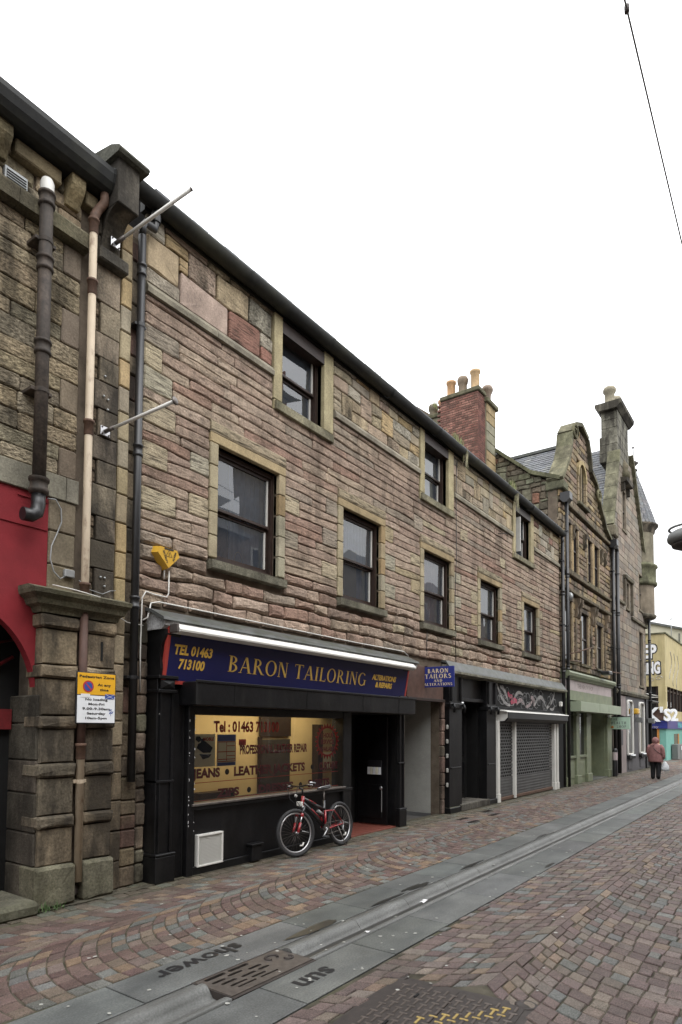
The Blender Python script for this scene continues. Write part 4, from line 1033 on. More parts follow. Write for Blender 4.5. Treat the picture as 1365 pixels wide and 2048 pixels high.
for k in range(24):
    t = 2*math.pi*k/24; t2 = t+math.pi/24; t3 = t-math.pi/24
    mb.add([(cx+.25*math.cos(t3), -.129, cz+.225*math.sin(t3)), (cx+.25*math.cos(t2), -.129, cz+.225*math.sin(t2)), (cx+.31*math.cos(t), -.129, cz+.285*math.sin(t))], [(0, 1, 2)])
for k in range(36):
    t, u = 2*math.pi*k/36, 2*math.pi*(k+1)/36
    mb.add([(cx+r*math.cos(q), -.129, cz+r*.9*math.sin(q)) for r, q in ((.225, t), (.225, u), (.252, u), (.252, t))], [(0, 1, 2, 3)])
mb.build('spiked_roundel', redink_m, gl)
for s_, z in (('1 HOUR', 1.61), ('SERVICE', 1.51), ('AVAILABLE', 1.40)): gt(s_, cx-.10-.01*len(s_), cx+.10+.01*len(s_), z, .07, .004)
# posters behind the glass
po = part('poster', gl); po['label'] = 'cream event poster with a dark hatted figure, taped in the window'
B('sheet', posterpaper_m, po, 5.15, 5.50, -.120, -.117, 1.27, 1.67)
mb = MB()
for q in ([(5.20, 1.50), (5.30, 1.44), (5.42, 1.44), (5.46, 1.50), (5.40, 1.54), (5.34, 1.58), (5.27, 1.57), (5.22, 1.55)], [(5.18, 1.60), (5.23, 1.57), (5.28, 1.60), (5.25, 1.64), (5.19, 1.64)], [(5.24, 1.43), (5.44, 1.42), (5.40, 1.38), (5.30, 1.36)], [(5.26, 1.545), (5.33, 1.56), (5.32, 1.62), (5.27, 1.61)]):
    mb.add([(x, -.1215, z) for x, z in q], [tuple(range(len(q)))])
mb.build('printed_figure', ink_m, po)
text('NOBLE', .055, (5.30, -.1217, 1.59), bold=.002, shear=.1).build('printed_title', redink_m, po)
po = part('poster', gl); po['label'] = 'blue and red price list poster with white boxes'
B('sheet', posterpaper_m, po, 5.53, 5.86, -.120, -.117, 1.265, 1.665)
B('header', blueink_m, po, 5.54, 5.85, -.1215, -.1205, 1.58, 1.66); B('footer', blueink_m, po, 5.54, 5.85, -.1215, -.1205, 1.27, 1.31)
mb = MB()
for z in (1.565, 1.44, 1.345, 1.318): mb.box(5.54, 5.85, -.122, -.1212, z, z+.010)
for z0, z1 in ((1.515, 1.52), (1.39, 1.395)): mb.box(5.70, 5.85, -.122, -.1212, z0, z0+.008)
for x in (5.54, 5.69, 5.842): mb.box(x, x+.008, -.122, -.1212, 1.32, 1.57)
mb.build('table_rules', redink_m, po)
B('small_notice', redink_m, gl, 5.91, 6.04, -.121, -.118, 1.52, 1.60)
# the lit room behind the window
rm = thing('shop_room', 'warmly lit cream tailor shop room seen through the display window', 'shop interior', (7.5, 1.2, .3))
mb = MB(); X0, X1, Y0, Y1, Z0, Z1 = 4.95, 8.98, -.04, 1.2, .35, 2.25
mb.add([(X0, Y1, Z0), (X1+1.5, Y1, Z0), (X1+1.5, Y1, Z1), (X0, Y1, Z1), (X0, Y0, Z0), (X0, Y0, Z1), (X1, Y0, Z0), (X1, Y0, Z1), (X1, 1.3, Z0), (X1, 1.3, Z1)], [(0, 1, 2, 3), (4, 0, 3, 5)])
mb.build('cream_wall', roomwall_m, rm)
mb = MB(); mb.add([(X0, Y0, Z1), (X1+1.5, Y0, Z1), (X1+1.5, Y1, Z1), (X0, Y1, Z1)], [(0, 1, 2, 3)]); mb.build('ceiling', roomwall_m, rm)
mb = MB(); mb.add([(X0, -.08, Z0), (8.30, -.08, Z0), (9.30, .75, Z0), (X1+1.5, .75, Z0), (X1+1.5, Y1, Z0), (X0, Y1, Z0)], [(0, 1, 2, 3, 4, 5)]); mb.build('floor', roomdark_m, rm)
B('display_shelf', roomdark_m, rm, 5.05, 8.1, -.05, .35, .74, .80)
B('dark_doorway', roomdark_m, rm, 7.70, 8.42, 1.16, 1.19, .35, 1.56)
B('door_frame', brownwood_m, rm, 7.64, 7.70, 1.14, 1.19, .35, 1.6)
B('low_stool', brownwood_m, rm, 6.2, 6.9, .95, 1.15, .35, .80)
B('partition_post', brownwood_m, rm, 9.07, 9.21, 1.05, 1.19, .35, 1.82)
B('pinned_notice', paper_m, rm, 9.4, 9.65, 1.17, 1.185, 1.0, 1.3)
pf = MB().box(7.66, 8.43, 1.15, 1.18, 1.61, 1.95).build('picture', brownwood_m, rm)
B('lamp_fitting', lampglow_m, rm, 6.2, 9.0, .48, .60, 2.19, 2.23)
l = bpy.data.lights.new('ceiling_lamp', 'AREA'); l.shape = 'RECTANGLE'; l.size = 3.0; l.size_y = .5; l.energy = 12.5; l.color = (1, .84, .60)
lo = bpy.data.objects.new('ceiling_lamp', l); COL.objects.link(lo); lo.location = (7.6, .55, 2.17)
tag(lo, 'ceiling lamp lighting the tailor shop room', 'lamp')
# doorway: lobby, open black door, leaflet rack, handle
mb = MB(); mb.add([(8.32, SP, 2.0), (9.82, SP, 2.0), (9.82, 1.1, 2.0), (9.3, 1.1, 2.0)], [(0, 1, 2, 3)])
mb.build('lobby_lining', blackflat_m, sh)
MB().prism([(8.30, -.12), (8.34, -.14), (9.32, .66), (9.30, .70)], 0, 2.0, 'z').build('lobby_return', blackflat_m, sh)
B('lobby_back', blackflat_m, sh, 9.30, 9.9, .66, .71, 0, 2.0)
B('lobby_side', black_m, sh, 9.79, 9.84, -.15, .7, 0, 2.0)
tl = part('lobby_floor', sh)
for i in range(7):
    for j in range(6):
        B('tile', tile_m, tl, 8.34+i*.207, 8.34+i*.207+.203, -.16+j*.207, -.16+j*.207+.203, -.02, .022, b=.003)
dr = part('door', sh); B('leaf', black_m, dr, 9.66, 9.70, -.05, .62, .04, 1.96, b=.005)
B('lower_panel', black_m, dr, 9.645, 9.66, .06, .55, .15, .75, b=.006)
B('letter_plate', greymetal_m, dr, 9.648, 9.66, .05, .09, .26, .70, b=.01)
MB().lathe([(0, 0), (.03, 0), (.035, .01), (.03, .02), (0, .02)], (9.655, .07, .69), 12, axis=(-1, 0, 0)).build('handle', alloy_m, dr)
lr = part('leaflet_rack', sh); B('backing', ink_m, lr, 9.63, 9.655, .05, .35, .92, 1.18, b=.004)
for i in range(5): B('leaflet', paper_m if i % 2 else whitesign_m, lr, 9.615, 9.628, .06+i*.058, .06+i*.058+.048, .93, 1.06)
# ================================================================== PEND (PASSAGE)
pd = thing('pend_passage', 'narrow dark passage with grey rendered side wall between shop and black door', 'passage', (11.1, 0, 0))
mb = MB(); n = 9; vs = []
for i in range(n+1):
    y = .10+3.2*i/n
    for j in range(7): vs.append((11.845+.012*noise.noise(Vector((y*2, j*.6, 1))), y, 2.45*j/6))
mb.add(vs, [(i*7+j, (i+1)*7+j, (i+1)*7+j+1, i*7+j+1) for i in range(n) for j in range(6)], sm=True); mb.build('rendered_wall', concrete_m, pd)
B('left_wall', sooty_m, pd, 10.06, 10.36, -.0, 3.3, 0, 2.9, col=(.10, .085, .07))
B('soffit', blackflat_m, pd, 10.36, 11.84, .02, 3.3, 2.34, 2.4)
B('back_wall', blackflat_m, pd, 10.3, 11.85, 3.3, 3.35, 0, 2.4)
B('over_panel', browntimber_m, pd, 10.36, 11.84, -.05, .02, 2.34, 2.98, b=.005)
B('panel_rail', brownwood_m, pd, 10.36, 11.88, -.08, .02, 2.30, 2.36, b=.005)
z = 0; random.seed(8)
for h in (.30, .28, .26, .34, .22, .3, .26, .38):
    MB().box(11.842, 11.96+random.uniform(-.01, .02), -.03, .12+random.uniform(-.02, .03), z+.005, z+h, jit(random.choice([(.19, .14, .11), (.16, .13, .10), (.22, .15, .12)]), .15), b=.018).build('quoin', sooty_m, pd); z += h
# ================================================================== BLACK DOOR FRONT
bf = thing('black_door_front', 'black painted entrance with panelled pilasters and stone step beside the pend', 'doorway', (13.2, 0, 0))
MB().prism([(.04, 3.20), (-.08, 3.18), (-.20, 3.0), (-.215, 2.965), (-.19, 2.965), (-.08, 3.13), (.04, 3.15)], 11.90, 19.74, 'x').build('lead_flashing', lead_m, bf)
MB().prism([(.04, 3.12), (-.08, 3.10), (-.19, 2.962), (-.25, 2.958), (-.25, 2.91), (-.16, 2.88), (.04, 2.88)], 11.93, 19.70, 'x', (.24, .23, .18)).build('cornice', mossy_m, bf)
for a, b in ((11.98, 12.58), (13.90, 14.44)):
    p = MB().box(a, b, -.12, .1, .12, 2.88, b=.006).build('pilaster', black_m, bf)
    q = MB().box(a-.02, b+.02, -.17, .1, 2.18, 2.30, b=.02).box(a-.02, b+.02, -.15, .1, .0, .12, b=.01).box(a+.06, b-.06, -.135, .0, .92, .955, b=.006).box(a+.05, a+.11, -.16, .0, 2.34, 2.86, b=.02).box(b-.11, b-.05, -.16, .0, 2.34, 2.86, b=.02)
    q.build('mouldings', black_m, bf)
    for xx in (a+.06, b-.06): MB().tube([(xx, -.20, 2.10), (xx, -.22, 2.2), (xx, -.18, 2.28)], .028, 8).build('scroll_bracket', black_m, bf)
B('fanlight_board', black_m, bf, 12.58, 13.90, .02, .10, 2.42, 2.88)
B('door_head', black_m, bf, 12.58, 13.90, -.05, .10, 2.36, 2.44, b=.01)
dd = part('door', bf); B('leaf', blackflat_m, dd, 12.58, 13.90, .38, .43, .16, 2.36)
for a, b in ((12.72, 13.16), (13.30, 13.74)):
    B('panel', black_m, dd, a, b, .365, .39, .3, 1.0, b=.01); B('panel', black_m, dd, a, b, .365, .39, 1.15, 2.2, b=.01)
MB().lathe([(0, 0), (.018, .0), (.018, .03), (.035, .04), (.032, .07), (0, .08)], (13.35, .37, 1.08), 12, axis=(0, -1, 0)).build('door_knob', alloy_m, dd)
B('lock_plate', alloy_m, dd, 13.12, 13.17, .355, .37, .86, .98, b=.004)
B('entry_phone', greymetal_m, dd, 13.22, 13.38, .34, .37, 1.55, 1.75, b=.01)
B('reveal', blackflat_m, bf, 12.56, 12.60, .1, .45, 0, 2.5); B('reveal', blackflat_m, bf, 13.88, 13.92, .1, .45, 0, 2.5)
for i, (a, b) in enumerate(((12.46, 12.98), (12.985, 13.45), (13.455, 13.98))): MB().box(a, b, -.16, .40, 0, .15, (.14, .13, .11), b=.014).build('step_stone', sooty_m, bf)
MB().box(11.97, 12.45, -.14, .1, .0, .13, (.12, .12, .08), b=.02).build('plinth', mossy_m, bf)
for z in (.55, .85, 1.15, 1.45, 1.75): B('hinge_block', concrete_m, bf, 11.955, 11.985, -.10, -.05, z, z+.09, b=.01)
# ================================================================== SHUTTERED SHOP
ss = thing('shuttered_shop', 'closed shop with perforated metal shutter under graffiti covered black fascia', 'shopfront', (17, 0, 0))
B('fascia', blackflat_m, ss, 14.46, 19.66, -.10, .08, 2.26, 2.88)
B('fascia_moulding', black_m, ss, 14.40, 19.2, -.17, -.10, 2.235, 2.262, b=.006); B('fascia_moulding', black_m, ss, 14.40, 19.2, -.15, -.10, 2.28, 2.30, b=.004)
# sprayed tag: overlapping filled bubble shapes and looping outlines
random.seed(12); fy = -.104
greyp = mat('spray_silver', (.36, .35, .34), .6, var=.35, vs=9); pinkp = mat('spray_pink', (.55, .10, .16), .6, var=.25, vs=9); palep = mat('spray_pale_pink', (.42, .33, .33), .6, var=.3, vs=9); dkp = mat('spray_dark_grey', (.20, .20, .20), .6, var=.4, vs=9)
def ribbon(mb, pts, w_, y):
    for i in range(len(pts)-1):
        a, b = Vector(pts[i]), Vector(pts[i+1]); d = (b-a); 
        if d.length < 1e-5: continue
        n_ = Vector((-d.y, d.x)).normalized()*w_*(.55+.45*math.sin(math.pi*(i+.5)/(len(pts)-1)))
        e = d.normalized()*.006; a = a-e; b = b+e
        mb.add([(a.x-n_.x, y, a.y-n_.y), (b.x-n_.x, y, b.y-n_.y), (b.x+n_.x, y, b.y+n_.y), (a.x+n_.x, y, a.y+n_.y)], [(0, 1, 2, 3)])
def curve(x0, z0, x1, z1, x2, z2, n=12): return [((1-t)**2*x0+2*t*(1-t)*x1+t*t*x2, (1-t)**2*z0+2*t*(1-t)*z1+t*t*z2) for t in [i/n for i in range(n+1)]]
mb = MB()
ribbon(mb, curve(14.55, 2.86, 14.9, 2.35, 15.4, 2.36), .045, fy); ribbon(mb, curve(14.75, 2.80, 15.1, 2.75, 15.25, 2.45), .05, fy)
ribbon(mb, curve(17.2, 2.42, 17.7, 2.9, 18.1, 2.42), .055, fy); ribbon(mb, curve(18.2, 2.38, 18.6, 2.5, 18.55, 2.66), .06, fy); ribbon(mb, curve(18.9, 2.85, 18.8, 2.55, 18.35, 2.45), .05, fy); ribbon(mb, curve(18.5, 2.36, 18.8, 2.3, 18.9, 2.45), .04, fy)
ribbon(mb, curve(15.6, 2.36, 15.8, 2.85, 16.3, 2.66), .045, fy); mb.build('silver_spray', greyp, ss)
mb = MB(); fy -= .001
ribbon(mb, curve(15.85, 2.40, 16.1, 2.62, 16.4, 2.42), .06, fy); ribbon(mb, curve(16.5, 2.36, 16.8, 2.38, 17.0, 2.52), .05, fy); ribbon(mb, curve(16.9, 2.62, 17.2, 2.62, 17.15, 2.40), .07, fy); mb.build('pale_spray', palep, ss)
mb = MB(); fy -= .001
ribbon(mb, curve(15.25, 2.68, 15.35, 2.55, 15.55, 2.60), .06, fy); ribbon(mb, curve(15.45, 2.42, 15.6, 2.52, 15.85, 2.48), .075, fy); mb.build('pink_spray', pinkp, ss)
mb = MB(); fy -= .001
for i in range(44):
    x = 14.6+4.3*random.random(); z = 2.36+.4*random.random(); r = random.uniform(.06, .15)
    pts = [(x+r*1.3*math.cos(t)+.02*t, z+r*math.sin(t)*.9) for t in [k*.45 for k in range(random.randint(7, 15))]]
    pts = [(a, min(2.86, max(2.31, b))) for a, b in pts]; mb = MB(); ribbon(mb, pts, random.uniform(.009, .016), fy-.0003*(i % 3)); mb.build('spray_loop', dkp, ss)
mb = MB(); fy -= .0015
for i in range(16):
    x = 14.7+4.2*random.random(); z = 2.36+.38*random.random(); r = random.uniform(.05, .16)
    pts = [(x+r*1.2*math.cos(t+i), min(2.86, max(2.31, z+r*math.sin(t*1.1+i)))) for t in [k*.4 for k in range(9)]]
    ribbon(mb, pts, random.uniform(.008, .014), fy-.0003*(i % 3))
mb.build('black_outlines', ink_m, ss)
# shutter housing
MB().prism([(-.02, 2.24), (-.12, 2.235), (-.36, 2.19), (-.38, 2.17), (-.12, 2.205), (-.02, 2.21)], 14.50, 19.40, 'x').build('housing_lid', white_m, ss)
MB().prism([(-.02, 2.205), (-.36, 2.165), (-.36, 2.02), (-.29, 1.94), (-.02, 1.94)], 14.62, 19.36, 'x').build('housing', black_m, ss)
MB().prism([(-.02, 2.225), (-.26, 2.225), (-.345, 2.17), (-.345, 2.04), (-.27, 1.955), (-.02, 1.955)], 14.585, 14.615, 'x').build('housing_end_plate', white_m, ss)
for a, b in ((14.47, 14.60), (18.72, 18.86), (18.95, 19.10)):
    B('guide_rail', white_m, ss, a, b, -.16, .0, .22, 1.955 if a < 15 else 1.93, b=.008); B('rail_foot', white_m, ss, a-.012, b+.012, -.175, .0, .0, .215, b=.01)
B('post_recess', steel_m, ss, 18.86, 18.95, -.12, .0, .2, 1.93)
B('mullion', white_m, ss, 15.62, 15.70, -.15, -.04, .03, 1.95, b=.008)
B('side_board', blackflat_m, ss, 19.10, 19.68, -.12, .1, 0, 2.30)
B('alarm_light', white_m, ss, 19.30, 19.40, -.2, -.1, 2.45, 2.6, b=.02)
cur = MB(); y0_, y1_ = -.075, -.062; z = .10
for a, b in ((14.60, 15.62), (15.70, 18.72)):
    z = .10; r = 0
    while z < 1.93:
        solid = z < .48 or z > 1.86
        h_ = .056 if solid else .036; cur.add([(a, y0_+.004, z), (b, y0_+.004, z), (b, y0_-.001, z+h_/2), (a, y0_-.001, z+h_/2), (b, y0_+.004, z+h_), (a, y0_+.004, z+h_)], [(0, 1, 2, 3), (3, 2, 4, 5)])
        if solid: cur.add([(a, y0_+.003, z+.056), (b, y0_+.003, z+.056), (b, y0_+.003, z+.075), (a, y0_+.003, z+.075)], [(0, 1, 2, 3)])
        else:
            x = a+(.075 if r % 2 else 0); cur.add([(a, y0_+.003, z+.052), (a+.03, y0_+.003, z+.052), (a+.03, y0_+.003, z+.08), (a, y0_+.003, z+.08)], [(0, 1, 2, 3)])
            while x < b: cur.add([(x, y0_+.003, z+.036), (min(b, x+.05), y0_+.003, z+.036), (min(b, x+.05), y0_+.003, z+.08), (x, y0_+.003, z+.08)], [(0, 1, 2, 3)]); x += .15
        z += .078 if not solid else .075; r += 1
cur.build('shutter_curtain', shut_m, ss)
B('bottom_bar', rust_m, ss, 14.60, 18.72, -.10, -.05, .02, .10, b=.01)
B('dark_interior', blackflat_m, ss, 14.60, 18.72, .02, .05, 0, 1.95)
# ================================================================== PROJECTING SIGN, ALARM, STREET SIGN, FLAGPOLES
sg = thing('hanging_sign', 'small blue projecting sign with gold lettering BARON TAILORS AND ALTERATIONS', 'hanging sign', (11.3, -.3, 2.5))
Xs = 11.05
B('panel', blue_m, sg, Xs, Xs+.03, -.68, -.01, 2.565, 2.965, b=.003)
for s_, z, hgt, wdt in (('BARON', 2.84, .085, .46), ('TAILORS', 2.735, .085, .58), ('AND', 2.665, .050, .20), ('ALTERATIONS', 2.595, .052, .62)):
    _, L = serif(s_, hgt, (0, 0, 0), gap=.14); k = wdt/L
    serif(s_, hgt, (Xs-.003, -.345+wdt/2, z), xd=(0, -1, 0), sx=k*1.0, gap=.14*k, T=.20, t=.10, each=('letter', goldpale_m, sg))
B('wall_bracket', black_m, sg, Xs+.005, Xs+.025, -.1, .03, 2.965, 2.985)
al = thing('alarm_box', 'yellow security alarm box with pointed lower corner high on the pink rubble', 'alarm box', (4.72, -.08, 3.62))
def pent(cx, cz, s, y): return [(cx-.13*s, y, cz+.10*s), (cx+.13*s, y, cz+.10*s), (cx+.17*s, y, cz+.02*s), (cx, y, cz-.15*s), (cx-.17*s, y, cz+.02*s)]
a_, b_ = pent(4.73, 3.75, 1.05, -.005), pent(4.745, 3.75, .92, -.105)
MB().add(a_+b_, [tuple(range(5)), tuple(range(5, 10))]+[(i, (i+1) % 5, 5+(i+1) % 5, 5+i) for i in range(5)]).build('casing', amberbox_m, al)
mb = MB(); c_ = Vector((4.745, -.1085, 3.77))
def tri(r0, r1):
    P_ = [(math.cos(t), math.sin(t)) for t in (math.pi/2, math.pi*7/6, math.pi*11/6)]
    for i in range(3):
        p, q = P_[i], P_[(i+1) % 3]
        mb.add([(c_.x+p[0]*r1, c_.y, c_.z+p[1]*r1), (c_.x+q[0]*r1, c_.y, c_.z+q[1]*r1), (c_.x+q[0]*r0, c_.y, c_.z+q[1]*r0), (c_.x+p[0]*r0, c_.y, c_.z+p[1]*r0)], [(0, 1, 2, 3)])
tri(.048, .058); mb.box(c_.x-.004, c_.x+.004, c_.y-.0005, c_.y, c_.z-.02, c_.z+.02); mb.build('triangle_mark', ink_m, al)
text('SECURITY', .034, (4.655, -.108, 3.80), (.4, 0, -1), (1, 0, .4), bold=.001).build('lettering', ink_m, al)
text('ALARM', .036, (4.815, -.108, 3.70), (.35, 0, 1), (-1, 0, .35), bold=.001).build('lettering', ink_m, al)
B('top_band', ink_m, al, 4.68, 4.81, -.1085, -.1055, 3.822, 3.84)
cable('alarm_cable', [(4.75, -.02, 3.60), (4.75, -.02, 3.5)], .008, white_m, al)
st = thing('parking_sign', 'yellow and white pedestrian zone parking restriction plate fixed to the dark pilaster', 'street sign', (3.76, -.27, 1.78))
YS = -.275; xa, xb = 3.525, 3.95
B('back_plate', ink_m, st, xa-.012, xb+.012, YS, YS+.012, 1.78, 2.30, b=.004)
B('yellow_plate', yellowsign_m, st, xa, xb, YS-.005, YS, 2.072, 2.29, b=.002)
B('white_plate', whitesign_m, st, xa, xb, YS-.005, YS, 1.79, 2.064, b=.002)
def stx(s, xc, z, h, wd): 
    mb = text(s, h*1.37, (0, YS-.0065, 0), bold=.0012, sp=1.06); xs = [v[0] for v in mb.v]; a, b = min(xs), max(xs); k = wd/(b-a)
    mb.v = [(xc+(v[0]-(a+b)/2)*k, v[1], v[2]+z) for v in mb.v]; mb.build('lettering', ink_m, st)
stx('Pedestrian Zone', 3.738, 2.242, .026, .39); stx('At any', 3.82, 2.165, .026, .155); stx('time', 3.82, 2.115, .026, .10)
for i, (s_, wd) in enumerate((('No loading', .25), ('Mon-Fri', .18), ('9.00-9.30am', .31), ('Saturday', .21), ('10am-5pm', .24))): stx(s_, 3.735, 2.015-i*.047, .024, wd)
MB().lathe([(0, 0), (.060, 0), (.060, .002), (0, .002)], (3.64, YS-.005, 2.155), 28, axis=(0, -1, 0), sm=False).build('red_disc', redink_m, st)
MB().lathe([(0, 0), (.045, 0), (.045, .002), (0, .002)], (3.64, YS-.0065, 2.155), 28, axis=(0, -1, 0), sm=False).build('blue_disc', blueink_m, st)
q = [(3.605, 2.183), (3.613, 2.192), (3.675, 2.127), (3.667, 2.118)]; MB().add([(x, YS-.0095, z) for x, z in q], [(0, 1, 2, 3)]).build('red_bar', redink_m, st)
B('flag_sticker', blueink_m, st, 3.83, 3.94, YS-.008, YS-.0062, 2.035, 2.085)
mb = MB(); 
for s1 in (1, -1): mb.add([(3.83, YS-.009, 2.06-s1*.024), (3.836, YS-.009, 2.06-s1*.025), (3.94, YS-.009, 2.06+s1*.024), (3.934, YS-.009, 2.06+s1*.025)], [(0, 1, 2, 3)])
mb.build('sticker_cross', whiteink_m, st)
B('torn_sticker', whiteink_m, st, 3.56, 3.66, YS-.008, YS-.0062, 2.045, 2.08)
mb = MB(); random.seed(3)
for i in range(7): a = random.uniform(0, 3.1); x, z = 3.89+random.uniform(-.03, .03), 1.90+random.uniform(-.03, .03); mb.add([(x-.02*math.cos(a), YS-.0065, z-.02*math.sin(a)), (x+.006, YS-.0065, z), (x+.02*math.cos(a), YS-.0065, z+.02*math.sin(a)), (x-.003, YS-.0065, z+.008)], [(0, 1, 2, 3)])
mb.build('scraped_patch', blueink_m, st)
for z in (1.85, 2.2): B('clamp', steel_m, st, 3.6, 3.68, YS+.012, -.12, z, z+.02)
def flagpole(p0, p1, cap, label):
    t = thing('flagpole', label, 'flagpole', p0, 'empty angled flagpoles')
    p0, p1 = Vector(p0), Vector(p1); d = (p1-p0).normalized()
    MB().box(p0.x-.055, p0.x+.055, p0.y-.0, p0.y+.02, p0.z-.05, p0.z+.05, b=.004).build('wall_plate', alloy_m, t)
    for a, b in ((-1, -1), (1, -1), (-1, 1), (1, 1)): MB().lathe([(0, 0), (.009, 0), (.009, .008), (0, .01)], (p0.x+a*.04, p0.y, p0.z+b*.035), 8, axis=(0, -1, 0)).build('bolt', steel_m, t)
    MB().tube([p0, p0+d*.12], .022, 10).build('socket', steel_m, t)
    MB().tube([p0+d*.05, p1], [.017, .020], 10).build('pole', white_m, t)
    if cap: MB().lathe([(0, 0), (.04, .0), (.045, .012), (.03, .022), (0, .024)], p1, 14, axis=d).build('finial', steel_m, t)
    else: MB().lathe([(.021, 0), (.021, .015), (0, .016)], p1, 10, axis=d).build('end_cap', steel_m, t)
flagpole((3.94, -.12, 7.02), (4.21, -1.02, 7.36), False, 'upper white flagpole jutting out below the eaves corbel')
flagpole((3.87, -.12, 4.90), (4.05, -1.02, 5.03), True, 'lower white flagpole with disc finial halfway up the dark stone strip')
# ================================================================== LEFT BUILDING WITH RED ARCHED SHOP
lb = thing('red_arch_building', 'dark soot stained ashlar building with red arched shopfront at left edge', 'building', (2.4, 0, 0))
LC = [(.33, .275, .185), (.36, .29, .19), (.29, .25, .17), (.32, .28, .20), (.37, .30, .20), (.26, .225, .16)]
SC = [(.19, .155, .115), (.225, .185, .135), (.165, .14, .105), (.245, .20, .145)]
B('structure_core', mortar_m, lb, -3.0, 4.40, .055, 7, 4.15, 7.4)
B('structure_core', mortar_m, lb, 3.40, 4.40, .06, 7, -.05, 4.15)
wl = MB().box(-3., 3.72, .03, .055, 4.1, 7.42).build('wall', mortar_m, lb); ORG[wl.name] = ORG[lb.name]
random.seed(31)
zs = [4.30]
while zs[-1] < 6.64: zs.append(zs[-1]+random.uniform(.15, .23))
zs[-1] = 6.75
tall = []; k = 0; i = 0
while k+2 < len(zs):
    if i % 2 == 0: tall.append((3.42, 3.62, k, 2))
    k += 2; i += 1
def lcol(t, x, z): return jit(random.choice(SC if t else LC), .18)
s1 = fill_rows(zs, lambda z: (-1.2, 3.62), [], lcol, depth=.05, lmin=.35, lmax=.9, tall=tall, rnd=.011, jag=.006, joint=.0035, wav=.004, mif=lambda t: 3 if t else 1)
s1 += fill_rows([6.93, 7.10, 7.26, 7.42], lambda z: (-1.2, 3.62), [(2.80, 3.04, 6.93, 7.12)], lcol, depth=.05, lmin=.3, lmax=.6, rnd=.02, joint=.005, mif=lambda t: 4)
place_stones(wl, s1)
def sbox(x0, x1, yf, y1, z0, z1, col, rnd=.014, jag=.006):
    st = stone(x0, x1, lambda x: z0, lambda x: z1, yf, y1-yf, col, 0, rnd, jag, .002); mb = MB(); mb.add(st['v'], st['f'], st['c']); return mb
def blocks(x0, x1, zz, yf, name, m, cols, b=.012, dep=.25, parent=lb, jz=.004, proud=0.):
    for i in range(len(zz)-1):
        MB().box(x0+random.uniform(-.003, .003), x1+random.uniform(-.003, .003), yf+random.uniform(-.006, .006), yf+dep, zz[i]+jz, zz[i+1]-jz, jit(random.choice(cols), .18), b=b).build(name, m, parent)
# smooth ashlar beside the red panel, lintel band, string course
blocks(3.335, 3.62, [3.05, 3.38, 3.72, 4.05], -.01, 'ashlar_block', smooth_m, [(.22, .18, .12), (.19, .155, .11), (.235, .20, .14)], dep=.1)
x = -1.5
while x < 3.6:
    x2 = min(3.64, x+1.25); MB().box(x+.003, x2-.003, -.03, .06, 4.05, 4.295, jit((.225, .21, .165), .08), b=.006).build('lintel_band', smooth_m, lb); x = x2
x = -1.5
while x < 3.6:
    x2 = min(3.66, x+1.1); MB().prism([(.05, 6.755), (-.11, 6.765), (-.12, 6.90), (-.10, 6.93), (.05, 6.95)], x+.002, x2-.002, 'x', jit((.17, .15, .10), .1)).build('string_course', mossy_m, lb); x = x2
# recess for the pipe, smooth dark strip, quoins
B('pipe_recess', mortar_m, lb, 3.60, 3.74, .02, .06, 0, 7.4)
zz = [3.08]
while zz[-1] < 6.5: zz.append(zz[-1]+random.choice([.26, .30, .34]))
zz[-1] = 6.70
for i in range(len(zz)-1):
    c = jit(random.choice(SC), .2)
    if i % 2:
        sbox(3.745, 4.035, -.09, .12, zz[i]+.004, zz[i+1]-.004, c, .006, .004).build('strip_block', sooty_m, lb)
    else:
        zm = (zz[i]+zz[i+1])/2
        sbox(3.80, 4.035, -.092, .12, zz[i]+.004, zz[i+1]-.004, c, .006, .004).build('strip_block', sooty_m, lb)
        for a, b in ((zz[i], zm), (zm, zz[i+1])): MB().box(3.735, 3.796, -.07, .10, a+.005, b-.005, jit((.17, .13, .09), .2), b=.014).build('rough_block', rock_m, lb)
MB().box(3.72, 4.07, -.19, .1, 6.70, 6.84, (.10, .09, .07), b=.015).build('cap_slab', sooty_m, lb)
blocks(3.77, 4.04, [6.84, 7.05, 7.30], -.06, 'strip_block', sooty_m, SC, dep=.15)
QC = [(.36, .30, .195), (.38, .29, .16), (.33, .285, .21), (.40, .32, .20)]
zz = [0, .3]; random.seed(6)
while zz[-1] < 7.2: zz.append(zz[-1]+random.uniform(.27, .34))
for i in range(len(zz)-1):
    low = zz[i] < 3
    sbox(4.075, 4.215, -.045, .1, zz[i]+.004, zz[i+1]-.004, jit((.20, .155, .105) if low and zz[i] < 1.5 else ((.27, .22, .15) if low else random.choice(QC)), .12), .01, .004).build('quoin', sooty_m if zz[i] < 1.3 else smooth_m, lb)
zz = [0, .22, .42, .62, .78, .94, 1.2, 1.42, 1.66, 1.9, 2.2, 2.5, 2.8, 3.1]
while zz[-1] < 7.3: zz.append(zz[-1]+random.uniform(.22, .34))
for i in range(len(zz)-1):
    a = 4.225; MB().box(a, 4.415, .005+random.uniform(0, .03) if zz[i] > 1.2 else -.03, .12, zz[i]+.005, zz[i+1]-.005, jit(random.choice([(.15, .12, .085), (.19, .15, .10), (.17, .10, .08)]), .2), b=.015).build('backing_stone', sooty_m if zz[i] > 1 else mossy_m, lb)
